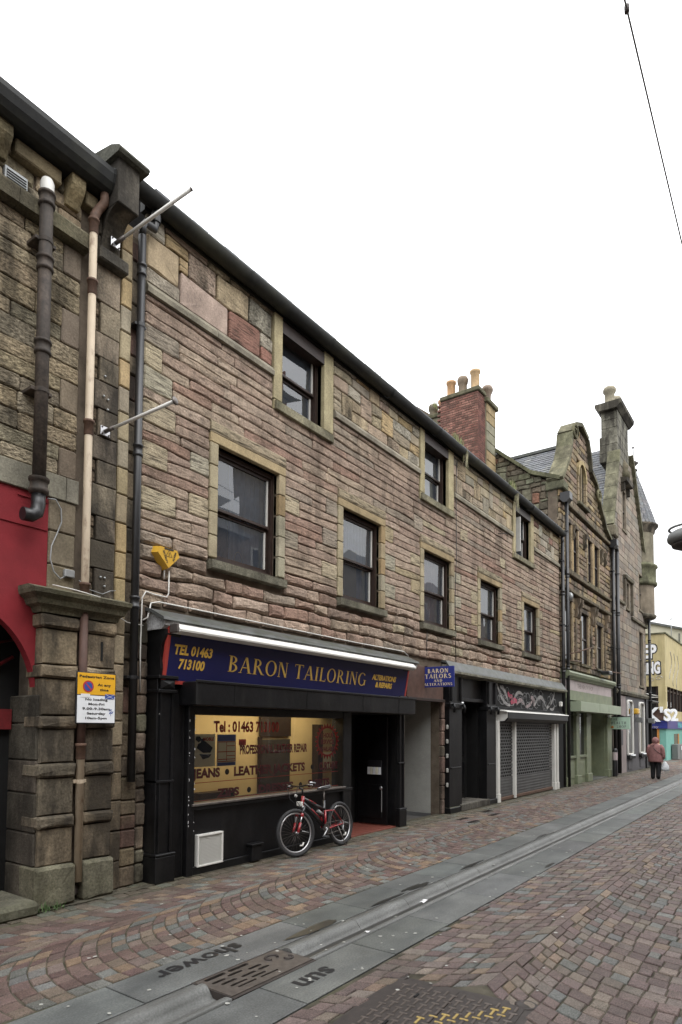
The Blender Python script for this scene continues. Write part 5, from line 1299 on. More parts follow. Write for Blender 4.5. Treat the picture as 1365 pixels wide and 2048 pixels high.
# lower banded piers
Z = [.40, .76, .885, 1.25, 1.395, 1.73, 1.86, 2.22, 2.36, 2.71, 2.85]
for a, b in ((3.235, 3.595), (3.70, 4.03)):
    sbox(a-.04 if a < 3.5 else a-.005, b+.015, -.20, .1, 0.0, .40, jit((.15, .14, .10), .1), .03, .012).build('plinth_stone', mossy_m, lb)
    for i in range(len(Z)-1):
        band = i % 2 == 1
        c = jit(random.choice([(.20, .155, .105), (.175, .14, .095), (.15, .125, .09)] if i < 6 else [(.23, .18, .12), (.21, .165, .11)]), .15)
        o = .035 if band else 0
        sbox(a-o*.8, b+o*.3, -.14-o, .12, Z[i]+.003, Z[i+1]-.003, c, .024 if band else .010, .009 if band else .005).build('band_stone' if band else 'pier_block', sooty_m, lb)
B('pier_core', mortar_m, lb, 3.3, 4.03, -.02, .1, 0, 2.9)
B('tooling_mark', blackflat_m, lb, 3.86, 3.885, -.1445, -.138, 2.44, 2.64)
# moulded capital over the piers
prof = [(0, 2.86), (.02, 2.91), (.07, 2.93), (.09, 2.98), (.14, 3.02), (.15, 3.06)]
L_ = [[(3.20-o, .12), (3.20-o, -.16-o), (4.045+o*.5, -.16-o), (4.045+o*.5, .12)] for o, z in prof]
rings = [[(x, y, z) for x, y in r] for r, (o, z) in zip(L_, prof)]
mb = MB(); mb.loft([[(x, y, 2.86) for x, y, z in rings[0]]]+rings[1:]+[[(x+(.0), y+.12 if y < 0 else y, 3.10) for x, y, z in rings[-1]]], (.12, .11, .075), sm=False); mb.build('moulded_capital', mossy_m, lb)
# return of the arch: dark jamb stones stepping back into the entrance
zz = [0, .4, .72, 1.1, 1.42, 1.78, 2.06]
for i in range(len(zz)-1):
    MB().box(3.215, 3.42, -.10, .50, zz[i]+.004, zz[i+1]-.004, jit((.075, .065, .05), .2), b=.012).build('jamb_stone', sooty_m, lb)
MB().box(2.2, 3.20, -.30, .4, -.02, .13, (.15, .145, .11), b=.04).build('worn_step', mossy_m, lb)
MB().box(1.1, 2.19, -.28, .4, -.02, .12, (.15, .145, .11), b=.04).build('worn_step', mossy_m, lb)
rs = part('red_shopfront', lb)
mb = MB(); cx, cz, r = 2.37, 2.06, .875; n = 32; yf = .0
arc = [(cx+r*math.cos(math.pi*k/n), cz+r*math.sin(math.pi*k/n)) for k in range(n+1)]
def top(x): return 4.05
for k in range(n):
    (a, b), (c, d) = arc[k], arc[k+1]
    mb.add([(a, yf, b), (c, yf, d), (c, yf, 4.05), (a, yf, 4.05)], [(0, 1, 2, 3)]).add([(a, yf, b), (c, yf, d), (c, yf+.10, d), (a, yf+.10, b)], [(0, 1, 2, 3)])
mb.box(cx+r, 3.33, yf, yf+.1, 2.06, 4.05).box(-1., cx-r, yf, yf+.1, 0, 4.05); mb.build('red_panel', red_m, rs)
B('board_joint', redgloss_m, rs, 2.36, 2.366, -.0015, .01, 2.95, 4.05); B('board_joint', redgloss_m, rs, 1.15, 1.156, -.0015, .01, 2.6, 4.05)
B('panel_moulding', red_m, rs, 3.02, 3.32, -.012, .0, 3.98, 4.0); B('panel_moulding', red_m, rs, 2.86, 3.32, -.012, .0, 3.70, 3.715)
B('dark_glazing', blackflat_m, rs, .5, 3.3, .42, .47, -.02, 3.1)
B('red_door_panel', redgloss_m, rs, 1.5, 3.06, .36, .41, .13, 1.02)
mb = MB().box(1.3, 3.2, .35, .40, 1.72, 1.92).tube([(2.4, .38, 1.9), (3.2, .36, 2.45)], .02, 6).tube([(2.2, .38, 2.35), (3.2, .36, 2.62)], .014, 6); mb.build('glazing_bars', redgloss_m, rs)
B('entrance_soffit', blackflat_m, rs, 1.4, 3.3, .1, .45, 2.95, 3.05)
# eaves: corbels, frieze slabs, heavy gutter
for x in (2.62, 3.37):
    MB().prism([(.05, 7.14), (-.04, 7.14), (-.07, 7.19), (-.13, 7.26), (-.16, 7.31), (-.16, 7.41), (.05, 7.41)], x+.03, x+.18, 'x', jit((.27, .22, .13), .1)).build('eaves_corbel', mossy_m, lb)
for a, b in ((2.86, 3.33), (3.60, 3.74), (2.1, 2.58)): MB().box(a, b, -.09, .05, 7.25, 7.40, jit((.22, .18, .11), .1), b=.012).build('frieze_slab', smooth_m, lb)
rf = part('roof', lb)
pf_ = [(.04, 7.70), (-.28, 7.66), (-.31, 7.64), (-.315, 7.58), (-.29, 7.50), (-.25, 7.44), (-.20, 7.41), (.04, 7.41)]
x = -2.
while x < 3.75:
    x2 = min(3.84, x+1.46); MB().prism(pf_, x, x2-.004, 'x').build('gutter_length', gutter_m, rf); 
    MB().prism([(y*1.03, 7.55+(z-7.55)*1.06) for y, z in pf_], x2-.06, x2-.004, 'x').build('gutter_joint', gutter_m, rf); x = x2
MB().add([(-2, -.1, 7.68), (3.9, -.1, 7.68), (3.9, 4, 10.4), (-2, 4, 10.4)], [(0, 1, 2, 3)]).build('slates', slate_m, rf)
# skew block with scroll corbel
sk = part('skew_block', lb)
MB().box(3.80, 4.06, -.36, .1, 7.28, 7.78, (.085, .075, .06), b=.012).build('block', sooty_m, sk)
MB().prism([(.15, 7.77), (-.42, 7.77), (-.44, 7.80), (-.43, 7.83), (-.28, 7.91), (.15, 8.0)], 3.75, 4.13, 'x', (.10, .10, .08)).build('cope_stone', mossy_m, sk)
pp = [(.05, 6.90)]
for k in range(9): t = math.pi/2*k/8; pp.append((-.06-.28*(1-math.cos(t))-.0, 6.88+.40*math.sin(t)))
pp += [(-.35, 7.28), (.05, 7.28)]
MB().prism(pp, 3.80, 4.02, 'x', (.13, .11, .08)).build('scroll_corbel', sooty_m, sk)
B('scroll_foot', sooty_m, sk, 3.77, 4.05, -.10, .02, 6.86, 6.90, col=(.12, .1, .08), b=.01)
# louvre vent, pipes, junction box, loose cable
lv = part('vent_grille', lb); B('frame', greymetal_m, lv, 2.80, 3.02, -.02, .03, 6.96, 7.12, b=.004)
for i in range(5): MB().prism([(-.015, 6.982+i*.026), (-.035, 6.975+i*.026), (-.035, 6.98+i*.026), (-.015, 7.0+i*.026)], 2.815, 3.005, 'x').build('slat', greymetal_m, lv)
dp = downpipe(lb, 3.14, -.16, 3.93, 6.93, .062, pipebrown_m, name='soil_pipe', sockets=(6.93, 6.28, 5.44), clips=(6.5, 5.0), n=14)
MB().lathe([(.064, 0), (.066, .12), (.05, .16), (0, .17)], (3.14, -.16, 6.97), 16).build('white_cap', white_m, dp)
MB().lathe([(.066, 0), (.092, .02), (.092, .05), (.08, .06), (.08, .12), (.095, .13), (.095, .16)], (3.14, -.16, 3.98), 16).build('bell_collar', pipebrown_m, dp)
MB().tube([(3.14, -.16, 4.0), (3.14, -.16, 3.88), (3.12, -.17, 3.80), (3.06, -.18, 3.755), (2.98, -.18, 3.75)], .064, 14).build('elbow', pipeblk_m, dp)
dp = downpipe(lb, 3.655, -.15, .20, 7.02, .040, pipecream_m, name='cream_downpipe', sockets=(), clips=(1.2,), n=12)
for z in (7.02, 6.36, 4.86, 3.16, 1.52):
    MB().lathe([(.041, -.10), (.048, -.09), (.048, .03), (.058, .035), (.058, .06), (.042, .065)], (3.655, -.15, z), 12).build('rusty_collar', rust_m, dp)
MB().tube([(3.655, -.15, 6.98), (3.66, -.15, 7.12), (3.72, -.12, 7.24), (3.76, -.17, 7.32), (3.76, -.17, 7.44)], .046, 12).build('rusty_offset', rust_m, dp)
MB().tube([(3.655, -.15, 1.5), (3.655, -.15, 3.0)], .0415, 12).build('brown_length', browntimber_m, dp)
MB().lathe([(.05, 0), (.055, .05), (.04, .09)], (3.655, -.06, .06), 12).build('shoe', steel_m, dp)
B('junction_box', greymetal_m, lb, 3.49, 3.60, -.06, -.012, 3.27, 3.35, b=.008)
cable('grey_cable', [(3.30, -.03, 4.02), (3.38, -.04, 4.03), (3.44, -.04, 3.95), (3.45, -.04, 3.82), (3.40, -.04, 3.68), (3.35, -.04, 3.55), (3.34, -.04, 3.42), (3.38, -.04, 3.30), (3.45, -.04, 3.24), (3.51, -.04, 3.28)], .007, greymetal_m, lb)
cable('thin_wire', [(3.36, -.06, 3.16), (3.5, -.2, 3.12), (3.75, -.28, 3.075)], .006, white_m, lb)
cable('thin_wire', [(3.62, -.1, 3.25), (3.72, -.12, 3.17), (3.88, -.12, 3.15), (3.97, -.12, 3.20), (4.05, -.1, 3.22)], .004, greymetal_m, lb)
cable('thin_wire', [(4.06, -.1, 3.0), (4.12, -.1, 2.93), (4.22, -.08, 2.90), (4.44, -.06, 2.90)], .005, white_m, lb)
for x, z in ((3.86, 5.50), (3.85, 5.28), (3.90, 5.26), (3.90, 5.15), (3.86, 3.33), (3.91, 3.33), (3.91, 3.24)): MB().lathe([(0, 0), (.011, 0), (.011, .02), (0, .022)], (x, -.092, z), 8, axis=(0, -1, 0)).build('fixing_bolt', greymetal_m, lb)
random.seed(14); mb = MB()
for i in range(34):
    x = 3.32+random.gauss(0, .07); y = -.25+random.uniform(-.06, .03); h = random.uniform(.03, .10); a = random.uniform(0, 6); s = .02
    mb.add([(x, y, .0), (x+s*math.cos(a), y+s*math.sin(a), h*.6), (x+1.6*s*math.cos(a+.5), y+1.6*s*math.sin(a+.5)-.01, h), (x+s*math.cos(a+1), y+s*math.sin(a+1), h*.55)], [(0, 1, 2, 3)], jit((.07, .12, .04), .3))
tag(mb.build('weed', foliage_m), 'small leafy weed growing at the foot of the mossy pier', 'weed')
# ================================================================== HEALTH SHOP BUILDING
hb = thing('health_shop_building', 'dark brown stone building with scrolled gable and arched window above green shop', 'building', (23, 0, 0))
HC = [(.25, .20, .135), (.22, .17, .12), (.28, .225, .14), (.19, .15, .11), (.24, .175, .13), (.30, .22, .12)]
gab = [(19.96, 9.62), (20.3, 10.02), (20.72, 10.5), (21.0, 11.05), (21.1, 11.55), (21.5, 11.95), (22.2, 12.2), (22.95, 12.0), (23.25, 11.5), (23.35, 11.0), (24.1, 10.75), (24.6, 10.1), (25.4, 9.45), (26.3, 9.15)]
poly = [(19.96, 3.6)]+gab+[(26.3, 3.6)]
hw = MB().prism(poly[::-1], .10, .38, 'y').build('wall', mortar_m, hb); ORG[hw.name] = ORG[hb.name]
def gx(z):
    xs = []
    P_ = poly
    for i in range(len(P_)):
        (a, b), (c, d) = P_[i], P_[(i+1) % len(P_)]
        if (b-z)*(d-z) < 0: xs.append(a+(c-a)*(z-b)/(d-b))
    return (min(xs)+.02, max(xs)-.02) if len(xs) >= 2 else (20, 20)
LW = [(20.35, 21.15, 4.0, 5.95), (22.15, 23.05, 4.0, 5.75), (24.2, 24.98, 4.0, 5.6)]
UW = [(20.52, 21.08, 6.97, 8.5), (21.32, 21.88, 6.97, 8.5), (23.1, 23.66, 6.97, 8.5), (23.92, 24.6, 6.97, 8.5)]
GW = [(22.0, 23.0, 9.5, 11.0)]
zs = [3.72]; random.seed(44)
while zs[-1] < 11.95: zs.append(zs[-1]+random.uniform(.15, .24))
bands = [(19.9, 26.3, 6.22, 6.34), (19.9, 26.3, 6.78, 6.90), (19.9, 26.3, 9.02, 9.14)]
mar = .11
hs_ = [(a-mar, b+mar, c-.02, d+.14) for a, b, c, d in LW+UW]+[(21.85, 23.15, 9.4, 11.1)]+bands
sts = fill_rows(zs, gx, hs_, lambda t, x, z: jit(random.choice(HC), .2), depth=.10, lmin=.35, lmax=.8, wav=.006, rnd=.018, jag=.008, joint=.007, mif=lambda t: 0 if random.random() < .7 else 4)
place_stones(hw, sts, lim=290)
for a, b, c, d in LW+UW:
    wn = part('window', hb)
    B('pane', darkpane_m, wn, a, b, .085, .095, c, d); B('frame', brownwood_m, wn, a, a+.05, .05, .084, c, d); B('frame', brownwood_m, wn, b-.05, b, .05, .084, c, d); B('meeting_rail', brownwood_m, wn, a+.05, b-.05, .05, .084, (c+d)/2-.02, (c+d)/2+.03)
    for q in (a-mar, b):
        z = c
        for k in range(5): z2 = z+(d-c)/5; MB().box(q+.003, q+mar-.003, -.012, .09, z+.003, z2-.003, jit((.30, .235, .15), .15), b=.008).build('jamb_stone', smooth_m, wn); z = z2
    MB().box(a-mar, b+mar, -.02, .09, d+.003, d+.15, jit((.17, .13, .09), .1), b=.01).build('lintel', sooty_m, wn)
    MB().box(a-mar, b+mar, -.06, .09, c-.10, c-.003, jit((.14, .12, .08), .1), b=.01).build('sill', mossy_m, wn)
for x0, x1, z0, z1 in bands:
    x = 20.
    while x < 26.2: x2 = min(26.3, x+1.05); MB().box(x+.003, x2-.003, -.07, .1, z0, z1, jit((.15, .125, .085), .12), b=.02).build('string_course', mossy_m, hb); x = x2
for x in (21.45, 21.75, 23.35, 23.65, 25.3, 20.1): # carved consoles under the hood moulds
    MB().prism([(.05, 5.45), (-.06, 5.5), (-.10, 5.62), (-.08, 5.80), (-.16, 5.95), (-.18, 6.1), (.05, 6.12)], x, x+.14, 'x', jit((.17, .13, .09), .1)).build('carved_console', sooty_m, hb)
for x in (21.15, 22.5, 24.75, 25.3):
    MB().prism([(.05, 8.0), (-.05, 8.02), (-.12, 8.15), (-.08, 8.3), (-.14, 8.5), (.05, 8.52)], x, x+.12, 'x', jit((.16, .13, .09), .1)).build('carved_console', sooty_m, hb)
for a, b in ((21.14, 21.28), (23.71, 23.88)):
    MB().box(a, b, -.03, .09, 6.95, 8.5, (.36, .27, .15), b=.01).build('pale_mullion', smooth_m, hb)
# arched gable window
aw = part('arched_window', hb)
n = 14; ar = [(22.5+.42*math.cos(math.pi*k/n), 10.45+.52*math.sin(math.pi*k/n)) for k in range(n+1)]
MB().prism([(22.92, 9.55)]+ar+[(22.08, 9.55)], .08, .098, 'y').build('pane', darkpane_m, aw)
for k in range(n):
    (a, b), (c, d) = ar[k], ar[k+1]; f = lambda p: (22.5+(p[0]-22.5)*1.3, 10.45+(p[1]-10.45)*1.27)
    MB().prism([(a, b), (c, d), f((c, d)), f((a, b))][::-1], -.03, .09, 'y', jit((.33, .26, .14), .1)).build('arch_stone', smooth_m, aw)
for q in (21.955, 22.925):
    for k in range(4): MB().box(q, q+.12, -.02, .09, 9.55+k*.225+.003, 9.55+(k+1)*.225-.003, jit((.30, .235, .15), .12), b=.01).build('jamb_stone', smooth_m, aw)
MB().box(21.9, 23.1, -.10, .09, 9.43, 9.545, (.13, .12, .08), b=.02).build('sill', mossy_m, aw)
B('tracery', smooth_m, aw, 22.46, 22.54, .03, .078, 9.55, 10.9, col=(.24, .19, .12))
# coping following the gable, scroll finial
for i in range(len(gab)-1):
    (a, b), (c, d) = gab[i], gab[i+1]; v = Vector((c-a, d-b)); nrm = Vector((-v.y, v.x)).normalized()*.13
    MB().prism([(a, b), (c, d), (c+nrm.x, d+nrm.y), (a+nrm.x, b+nrm.y)], -.12, .40, 'y', jit((.16, .15, .10), .2)).build('coping_stone', mossy_m, hb)
for cx_, cz_, r_ in ((21.25, 11.62, .30), (24.2, 10.35, .26)):
    MB().tube([(cx_+r_*(1-.04*k)*math.cos(.5*k), -.13, cz_+r_*(1-.04*k)*math.sin(.5*k)) for k in range(18)], .05, 6, (.16, .15, .09)).build('carved_scroll', mossy_m, hb)
MB().box(19.90, 20.40, -.14, .45, 9.35, 9.62, (.13, .13, .085), b=.03).build('kneeler', mossy_m, hb)
# party gable seen over the tailor roof
sp_ = [(0.1, 7.6), (0.1, 9.55), (.9, 9.98), (2.45, 11.3), (5.2, 13.6), (5.2, 7.6)]
pw = MB().prism(sp_, 20.02, 20.4, 'x').build('party_wall', mortar_m, hb); ORG[pw.name] = ORG[hb.name]
def pz(z):     # y range at height z
    y1 = 5.1; y0 = .06
    if z > 9.55: y0 = .1+(z-9.55)*.8/.43
    if z > 9.98: y0 = .9+(z-9.98)*1.55/1.32
    return (y0, y1)
random.seed(9); zs = [7.7]
while zs[-1] < 11.6: zs.append(zs[-1]+random.uniform(.13, .26))
sts = fill_rows(zs, pz, [], lambda t, x, z: jit(random.choice([(.20, .165, .12), (.17, .15, .11), (.25, .13, .09), (.15, .14, .10), (.19, .19, .13)]), .2), yf=0, depth=.06, lmin=.2, lmax=.55, tallp=.25, wav=.03, rnd=.02, jag=.014, joint=.014, mif=lambda t: random.choice((0, 5)),
                flip=lambda x, y, z: (19.97+y, x, z))
for s_ in sts: s_['p'] = (19.97, s_['p'][0], s_['p'][2])
place_stones(pw, sts, name='rubble_stone', rest='rubble_stones', lim=200)
cpts = [(-.02, 9.62), (.9, 10.0), (2.42, 11.32)]
for i in range(2):
    (a, b), (c, d) = cpts[i], cpts[i+1]; n_ = 2 if i == 0 else 4
    for k in range(n_):
        t0, t1 = k/n_, (k+1)/n_; y0_, z0_, y1_, z1_ = a+(c-a)*t0, b+(d-b)*t0, a+(c-a)*t1-.01, b+(d-b)*t1
        MB().prism([(y0_, z0_), (y1_, z1_), (y1_, z1_+.13), (y0_, z0_+.13)], 19.86, 20.42, 'x', jit((.14, .14, .085), .1)).build('skew_stone', mossy_m, hb)
def under(parent, pts): MB().add(pts, [(0, 1, 2, 3)]).build('sarking', slate_m, parent)
def slates(parent, o, ud, vd, nu, nv, su, sv, name='slates', cols=((.10, .105, .115), (.085, .088, .095), (.13, .13, .125), (.075, .08, .085))):
    """rows of overlapping slates: u runs along the eave, v up the slope"""
    mb = MB(); U = Vector(ud).normalized(); V = Vector(vd).normalized(); Nn = U.cross(V); 
    if Nn.z < 0: Nn = -Nn
    o = Vector(o)
    for j in range(nv):
        for i in range(-1, nu):
            u0 = max(0, (i+(.5 if j % 2 else 0))*su); u1 = min(nu*su, u0+su-.006) if i >= 0 else (su*.5-.006 if j % 2 else 0)
            if u1-u0 < .03: continue
            h = random.uniform(.014, .024)
            a = o+U*u0+V*(j*sv); b = o+U*u1+V*(j*sv); c = b+V*(sv*1.25); d = a+V*(sv*1.25)
            vs = [a+Nn*h, b+Nn*h, c+Nn*.002, d+Nn*.002, a, b]
            mb.add([tuple(p) for p in vs], [(0, 1, 2, 3), (4, 5, 1, 0)], jit(random.choice(cols), .2))
    return mb.build(name, slateattr_m, parent, stuff=True)
rf = part('roof', hb); random.seed(2)
zr = 12.0
for s_, xe, ze in ((1, 20.25, 9.7), (-1, 26.2, 9.3)):
    v = Vector((22.4-xe, 0, 11.75-ze)); nv = int(v.length/.17)
    under(rf, [(xe, .38, ze-.02), (xe, 7, ze-.02), (22.4, 7, 11.73), (22.4, .38, 11.73)])
    slates(rf, (xe, .38, ze), (0, 1, 0), v, 26, nv, .25, .17)
MB().box(22.3, 22.5, .6, 7, 11.72, 11.82).build('ridge', lead_m, rf)
B('roof_core', mortar_m, rf, 20.3, 26.2, .6, 7, 7.5, 9.2)
B('ground_wall', sooty_m, hb, 19.95, 26.7, .56, 1.2, -.05, 3.7, col=(.12, .10, .08))
B('side_pier', sooty_m, hb, 25.82, 26.6, -.02, .56, -.05, 3.7, col=(.15, .12, .09))
# ---- the green shopfront itself
gs_ = thing('green_shopfront', 'sage green painted shopfront with empty pale fascia and boxed light pelmet', 'shopfront', (23, -.1, 0))
MB().prism([(.12, 3.66), (-.22, 3.60), (-.26, 3.54), (-.24, 3.46), (-.16, 3.42), (-.14, 3.36), (.12, 3.36)], 19.98, 25.95, 'x').build('cornice', green_m, gs_)
B('faded_fascia', fadedpink_m, gs_, 19.98, 25.8, -.10, .08, 3.02, 3.355)
text('THE HEALTH SHOP', .20, (21.3, -.103, 3.12), bold=.003, sx=1.1).build('ghost_lettering', pink_m, gs_)
B('frieze', green_m, gs_, 19.98, 25.8, -.12, .08, 2.70, 3.015, b=.004)
for a, b in ((20.25, 22.48), (22.51, 23.7), (23.73, 25.55)): B('pelmet_panel', greenlt_m, gs_, a, b, -.50, -.12, 2.33, 2.64, b=.006)
for a, b in ((19.98, 20.16), (21.15, 21.52), (22.35, 22.86), (25.15, 25.8)):
    p = MB().box(a, b, -.10, .1, .25, 2.70, b=.006).build('pilaster', green_m, gs_); MB().box(a-.03, b+.03, -.14, .1, 0, .28, b=.012).box(a-.02, b+.02, -.13, .1, 2.2, 2.26, b=.01).build('base_block', green_m, gs_)
for a, b in ((20.16, 21.15), (21.52, 22.35)):
    B('shop_pane', darkpane_m, gs_, a, b, -.0, .02, .92, 2.70); B('sill', green_m, gs_, a, b, -.09, .06, .84, .92, b=.008)
    B('stall_riser', green_m, gs_, a, b, -.04, .06, 0, .84); B('riser_panel', green_m, gs_, a+.1, b-.1, -.055, -.04, .2, .7, b=.008)
    B('glass_notice', whitesign_m, gs_, a+.05, a+.35, -.012, -.0, 1.75, 1.95); B('amber_patch', amber_m, gs_, a+.5, a+.6, -.045, -.04, .3, .6)
B('door_leaf', green_m, gs_, 23.6, 24.9, .45, .50, .05, 2.7); B('door_glass', darkpane_m, gs_, 23.75, 24.75, .43, .449, .95, 2.5)
B('lobby_wall', green_m, gs_, 22.86, 22.9, .0, .5, 0, 2.7); B('lobby_wall', green_m, gs_, 25.1, 25.15, .0, .5, 0, 2.7); B('lobby_back', green_m, gs_, 22.9, 23.6, .45, .5, 0, 2.7); B('lobby_back', green_m, gs_, 24.9, 25.15, .45, .5, 0, 2.7)
B('lobby_floor', slab_m, gs_, 22.86, 25.15, -.1, .5, -.02, .03, col=(.1, .1, .09))
random.seed(3)
for i in range(10): 
    x = 22.9+random.uniform(.05, .5); z = random.uniform(1.2, 1.75); o = MB().box(-.12, .12, -.004, .004, -.08, .08).build('pasted_paper', whitesign_m if i % 3 else paper_m, gs_)
    o.location = (x-23, .46+i*.003-.09, z); o.rotation_euler = (0, random.uniform(-.5, .5), 0); o.location.y = .44-.006*i+.1
# downpipes at the joint of the two old buildings
for x, m, y, r, top in ((26.25, pipeblk_m, -.12, .06, 9.2), (26.55, white_m, -.05, .035, 9.3), (26.85, pipeblk_m, -.14, .075, 8.9)):
    dp = downpipe(hb, x, y, 0.05, top, r, m, sockets=(3.5, 6.4) if m is pipeblk_m else (), clips=(5, 8), n=10)
    if r > .07: MB().tube([(x, y, top), (x-.05, y, top+.12), (x-.2, y, top+.16), (x-.35, y, top+.1)], r, 10).build('bend', pipeblk_m, dp)
dp = downpipe(hb, 20.10, -.16, .0, 9.0, .05, pipeblk_m, sockets=(3.7, 6.6), clips=(5, 8), n=10); MB().prism([(-.30, 9.0), (-.30, 9.22), (.0, 9.22), (.0, 9.0), (-.1, 8.9), (-.2, 8.9)], 19.95, 20.25, 'x').build('hopper', pipeblk_m, dp)
MB().prism([(-.30, 9.0), (-.30, 9.22), (.0, 9.22), (.0, 9.0), (-.1, 8.9), (-.2, 8.9)], 26.1, 26.4, 'x').build('hopper', pipeblk_m, hb)
for p0, p1 in (((20.2, -.05, 4.1), (21.6, -.5, 4.45)), ((20.3, -.05, 3.95), (22.0, -.05, 4.05)), ((24.6, -.05, 3.95), (26.2, -.4, 3.95))): MB().tube([p0, p1], .02, 6).build('iron_rod', rust_m, hb)
MB().lathe([(0, 0), (.10, .02), (.15, .07), (.14, .08), (.08, .04), (0, .03)], (20.3, -.12, 5.95), 16, axis=(.9, -.45, .1)).build('satellite_dish', greymetal_m, hb)
for x in (21.42, 21.98, 23.3, 23.9, 25.2): MB().box(x, x+.12, -.05, .09, 4.0, 5.45, jit((.20, .16, .11), .1), b=.02).build('colonnette', sooty_m, hb)
fl = thing('wall_floodlight', 'black wall lamp with bright top above the green shop cornice', 'floodlight', (23.8, -.4, 3.75)); MB().box(23.6, 24.1, -.55, -.25, 3.72, 3.85, b=.03).build('housing', pipeblk_m, fl); MB().tube([(23.85, -.3, 3.85), (23.85, .08, 3.95)], .02, 6).build('arm', pipeblk_m, fl); B('cover_glass', white_m, fl, 24.0, 24.2, -.5, -.3, 3.85, 3.87)
hsn = thing('hanging_sign', 'pale mint hanging board reading THE HEALTH SHOP with little fruit pictures', 'hanging sign', (25.7, -.4, 1.8))
Xh = 25.7; B('board', mint_m, hsn, Xh, Xh+.04, -.78, .0, 1.79, 2.25, b=.01); B('hanging_bar', pipeblk_m, hsn, Xh, Xh+.03, -.8, .1, 2.25, 2.28)
for s_, z, y, wdt in (('THE', 2.12, -.10, .26), ('HEALTH', 1.98, -.10, .56), ('SHOP', 1.84, -.30, .36)):
    _, L = serif(s_, .10, (0, 0, 0), gap=.2); k = wdt/L; serif(s_, .10, (Xh-.004, y, z), xd=(0, -1, 0), sx=k, gap=.2*k, T=.16, t=.07)[0].build('lettering', charcoal_m, hsn)
MB().lathe([(0, 0), (.05, 0), (.05, .003), (0, .003)], (Xh-.002, -.15, 1.87), 14, axis=(-1, 0, 0)).build('painted_orange', orangewood_m, hsn)
mb = MB(); random.seed(1)
for i in range(7): y, z = -.03-random.uniform(0, .03), 1.82+i*.05; mb.add([(Xh-.004, y, z), (Xh-.004, y-.04, z+.01), (Xh-.004, y-.03, z+.04), (Xh-.004, y-.005, z+.03)], [(0, 1, 2, 3)])
mb.build('painted_leaves', charcoal_m, hsn)
# ================================================================== TALL GABLED CORNER BUILDING
cb = thing('tall_gabled_building', 'tall grey brown ashlar corner building with steep gable, wallhead chimney and corner turret', 'building', (30, 0, 0))
CX0, CX1 = 26.55, 33.1
cpoly = [(CX0, 3.2), (CX0, 9.95), (27.75, 13.3), (30.1, 14.0), (CX1, 9.3), (CX1, 3.2)]
cw = MB().prism(cpoly[::-1], .10, .33, 'y').build('wall', mortar_m, cb); ORG[cw.name] = ORG[cb.name]
def cxr(z):
    a = CX0 if z < 9.95 else CX0+(z-9.95)*1.2/3.35; b = CX1 if z < 9.3 else CX1-(z-9.3)*3.0/4.7; return (a+.02, b-.02)
zs = [3.42]; random.seed(55)
while zs[-1] < 13.4: zs.append(zs[-1]+random.uniform(.24, .32))
CWN = [(28.55, 29.15, 10.3, 12.0), (31.7, 32.5, 7.35, 9.0), (31.55, 32.4, 3.8, 6.3), (29.1, 29.6, 7.0, 8.1)]
cb_b = [(26.5, 28.7, 7.0, 7.12), (29.9, 33.2, 6.75, 6.87)]
AC = [(.23, .195, .155), (.255, .215, .17), (.20, .175, .145), (.24, .19, .15), (.215, .195, .165)]
sts = fill_rows(zs, cxr, [(a-.1, b+.1, c, d+.1) for a, b, c, d in CWN], lambda t, x, z: jit(random.choice(AC), .14), depth=.10, lmin=.5, lmax=1.1, wav=0, rnd=.006, jag=.002, joint=.005, mif=lambda t: 3)
place_stones(cw, sts, lim=290)
for a, b, c, d in CWN:
    wn = part('window', cb); B('pane', darkpane_m, wn, a, b, .085, .095, c, d); B('frame', white_m, wn, a, a+.05, .05, .084, c, d); B('meeting_rail', brownwood_m, wn, a+.05, b, .05, .084, (c+d)/2-.02, (c+d)/2+.03)
    MB().box(a-.1, a, -.015, .09, c, d, (.25, .21, .16), b=.01).box(b, b+.1, -.015, .09, c, d, (.25, .21, .16), b=.01).box(a-.1, b+.1, -.05, .09, c-.09, c, (.16, .14, .10), b=.01).box(a-.1, b+.1, -.02, .09, d, d+.12, (.2, .17, .13), b=.01).build('surround', smooth_m, wn)
for a, b, z in ((26.55, 28.65, 7.12), (29.95, 33.15, 6.72)): MB().box(a, b, -.09, .1, z-.1, z+.02, (.14, .125, .09), b=.02).build('string_course', mossy_m, cb)
MB().prism([(.1, 8.15), (-.12, 8.2), (-.14, 8.32), (.1, 8.36)], 28.5, 30.1, 'x', (.14, .125, .09)).build('hood_mould', mossy_m, cb); B('hood_drop', mossy_m, cb, 28.5, 28.65, -.1, .1, 7.1, 8.15, col=(.14, .12, .09)); B('hood_drop', mossy_m, cb, 29.9, 30.05, -.1, .1, 6.8, 8.15, col=(.14, .12, .09))
MB().prism([(.1, 12.2), (-.25, 12.28), (-.28, 12.42), (.1, 12.5)], 28.3, 29.5, 'x', (.13, .115, .09)).build('window_hood', sooty_m, cb)
for x in (28.35, 29.3): MB().box(x, x+.12, -.15, .1, 11.9, 12.25, (.13, .115, .09), b=.02).build('hood_bracket', sooty_m, cb)
MB().lathe([(.0, 0), (.25, .05), (.28, .25), (.18, .45), (.22, .6), (.05, .9), (0, .95)], (28.9, .0, 12.5), 10, (.15, .13, .09)).build('carved_finial', mossy_m, cb)
for (a, b), (c, d) in (((26.5, 9.9), (27.75, 13.35)), ((30.1, 14.0), (33.2, 9.2))):
    n_ = 6
    for k in range(n_):
        t0, t1 = k/n_, (k+1)/n_-.004; v = Vector((c-a, d-b)); nn = Vector((-v.y, v.x)).normalized()*.16
        p, q = (a+v.x*t0, b+v.y*t0), (a+v.x*t1, b+v.y*t1)
        MB().prism([p, q, (q[0]+nn.x, q[1]+nn.y), (p[0]+nn.x, p[1]+nn.y)], -.14, .34, 'y', jit((.19, .18, .12), .15)).build('skew_stone', mossy_m, cb)
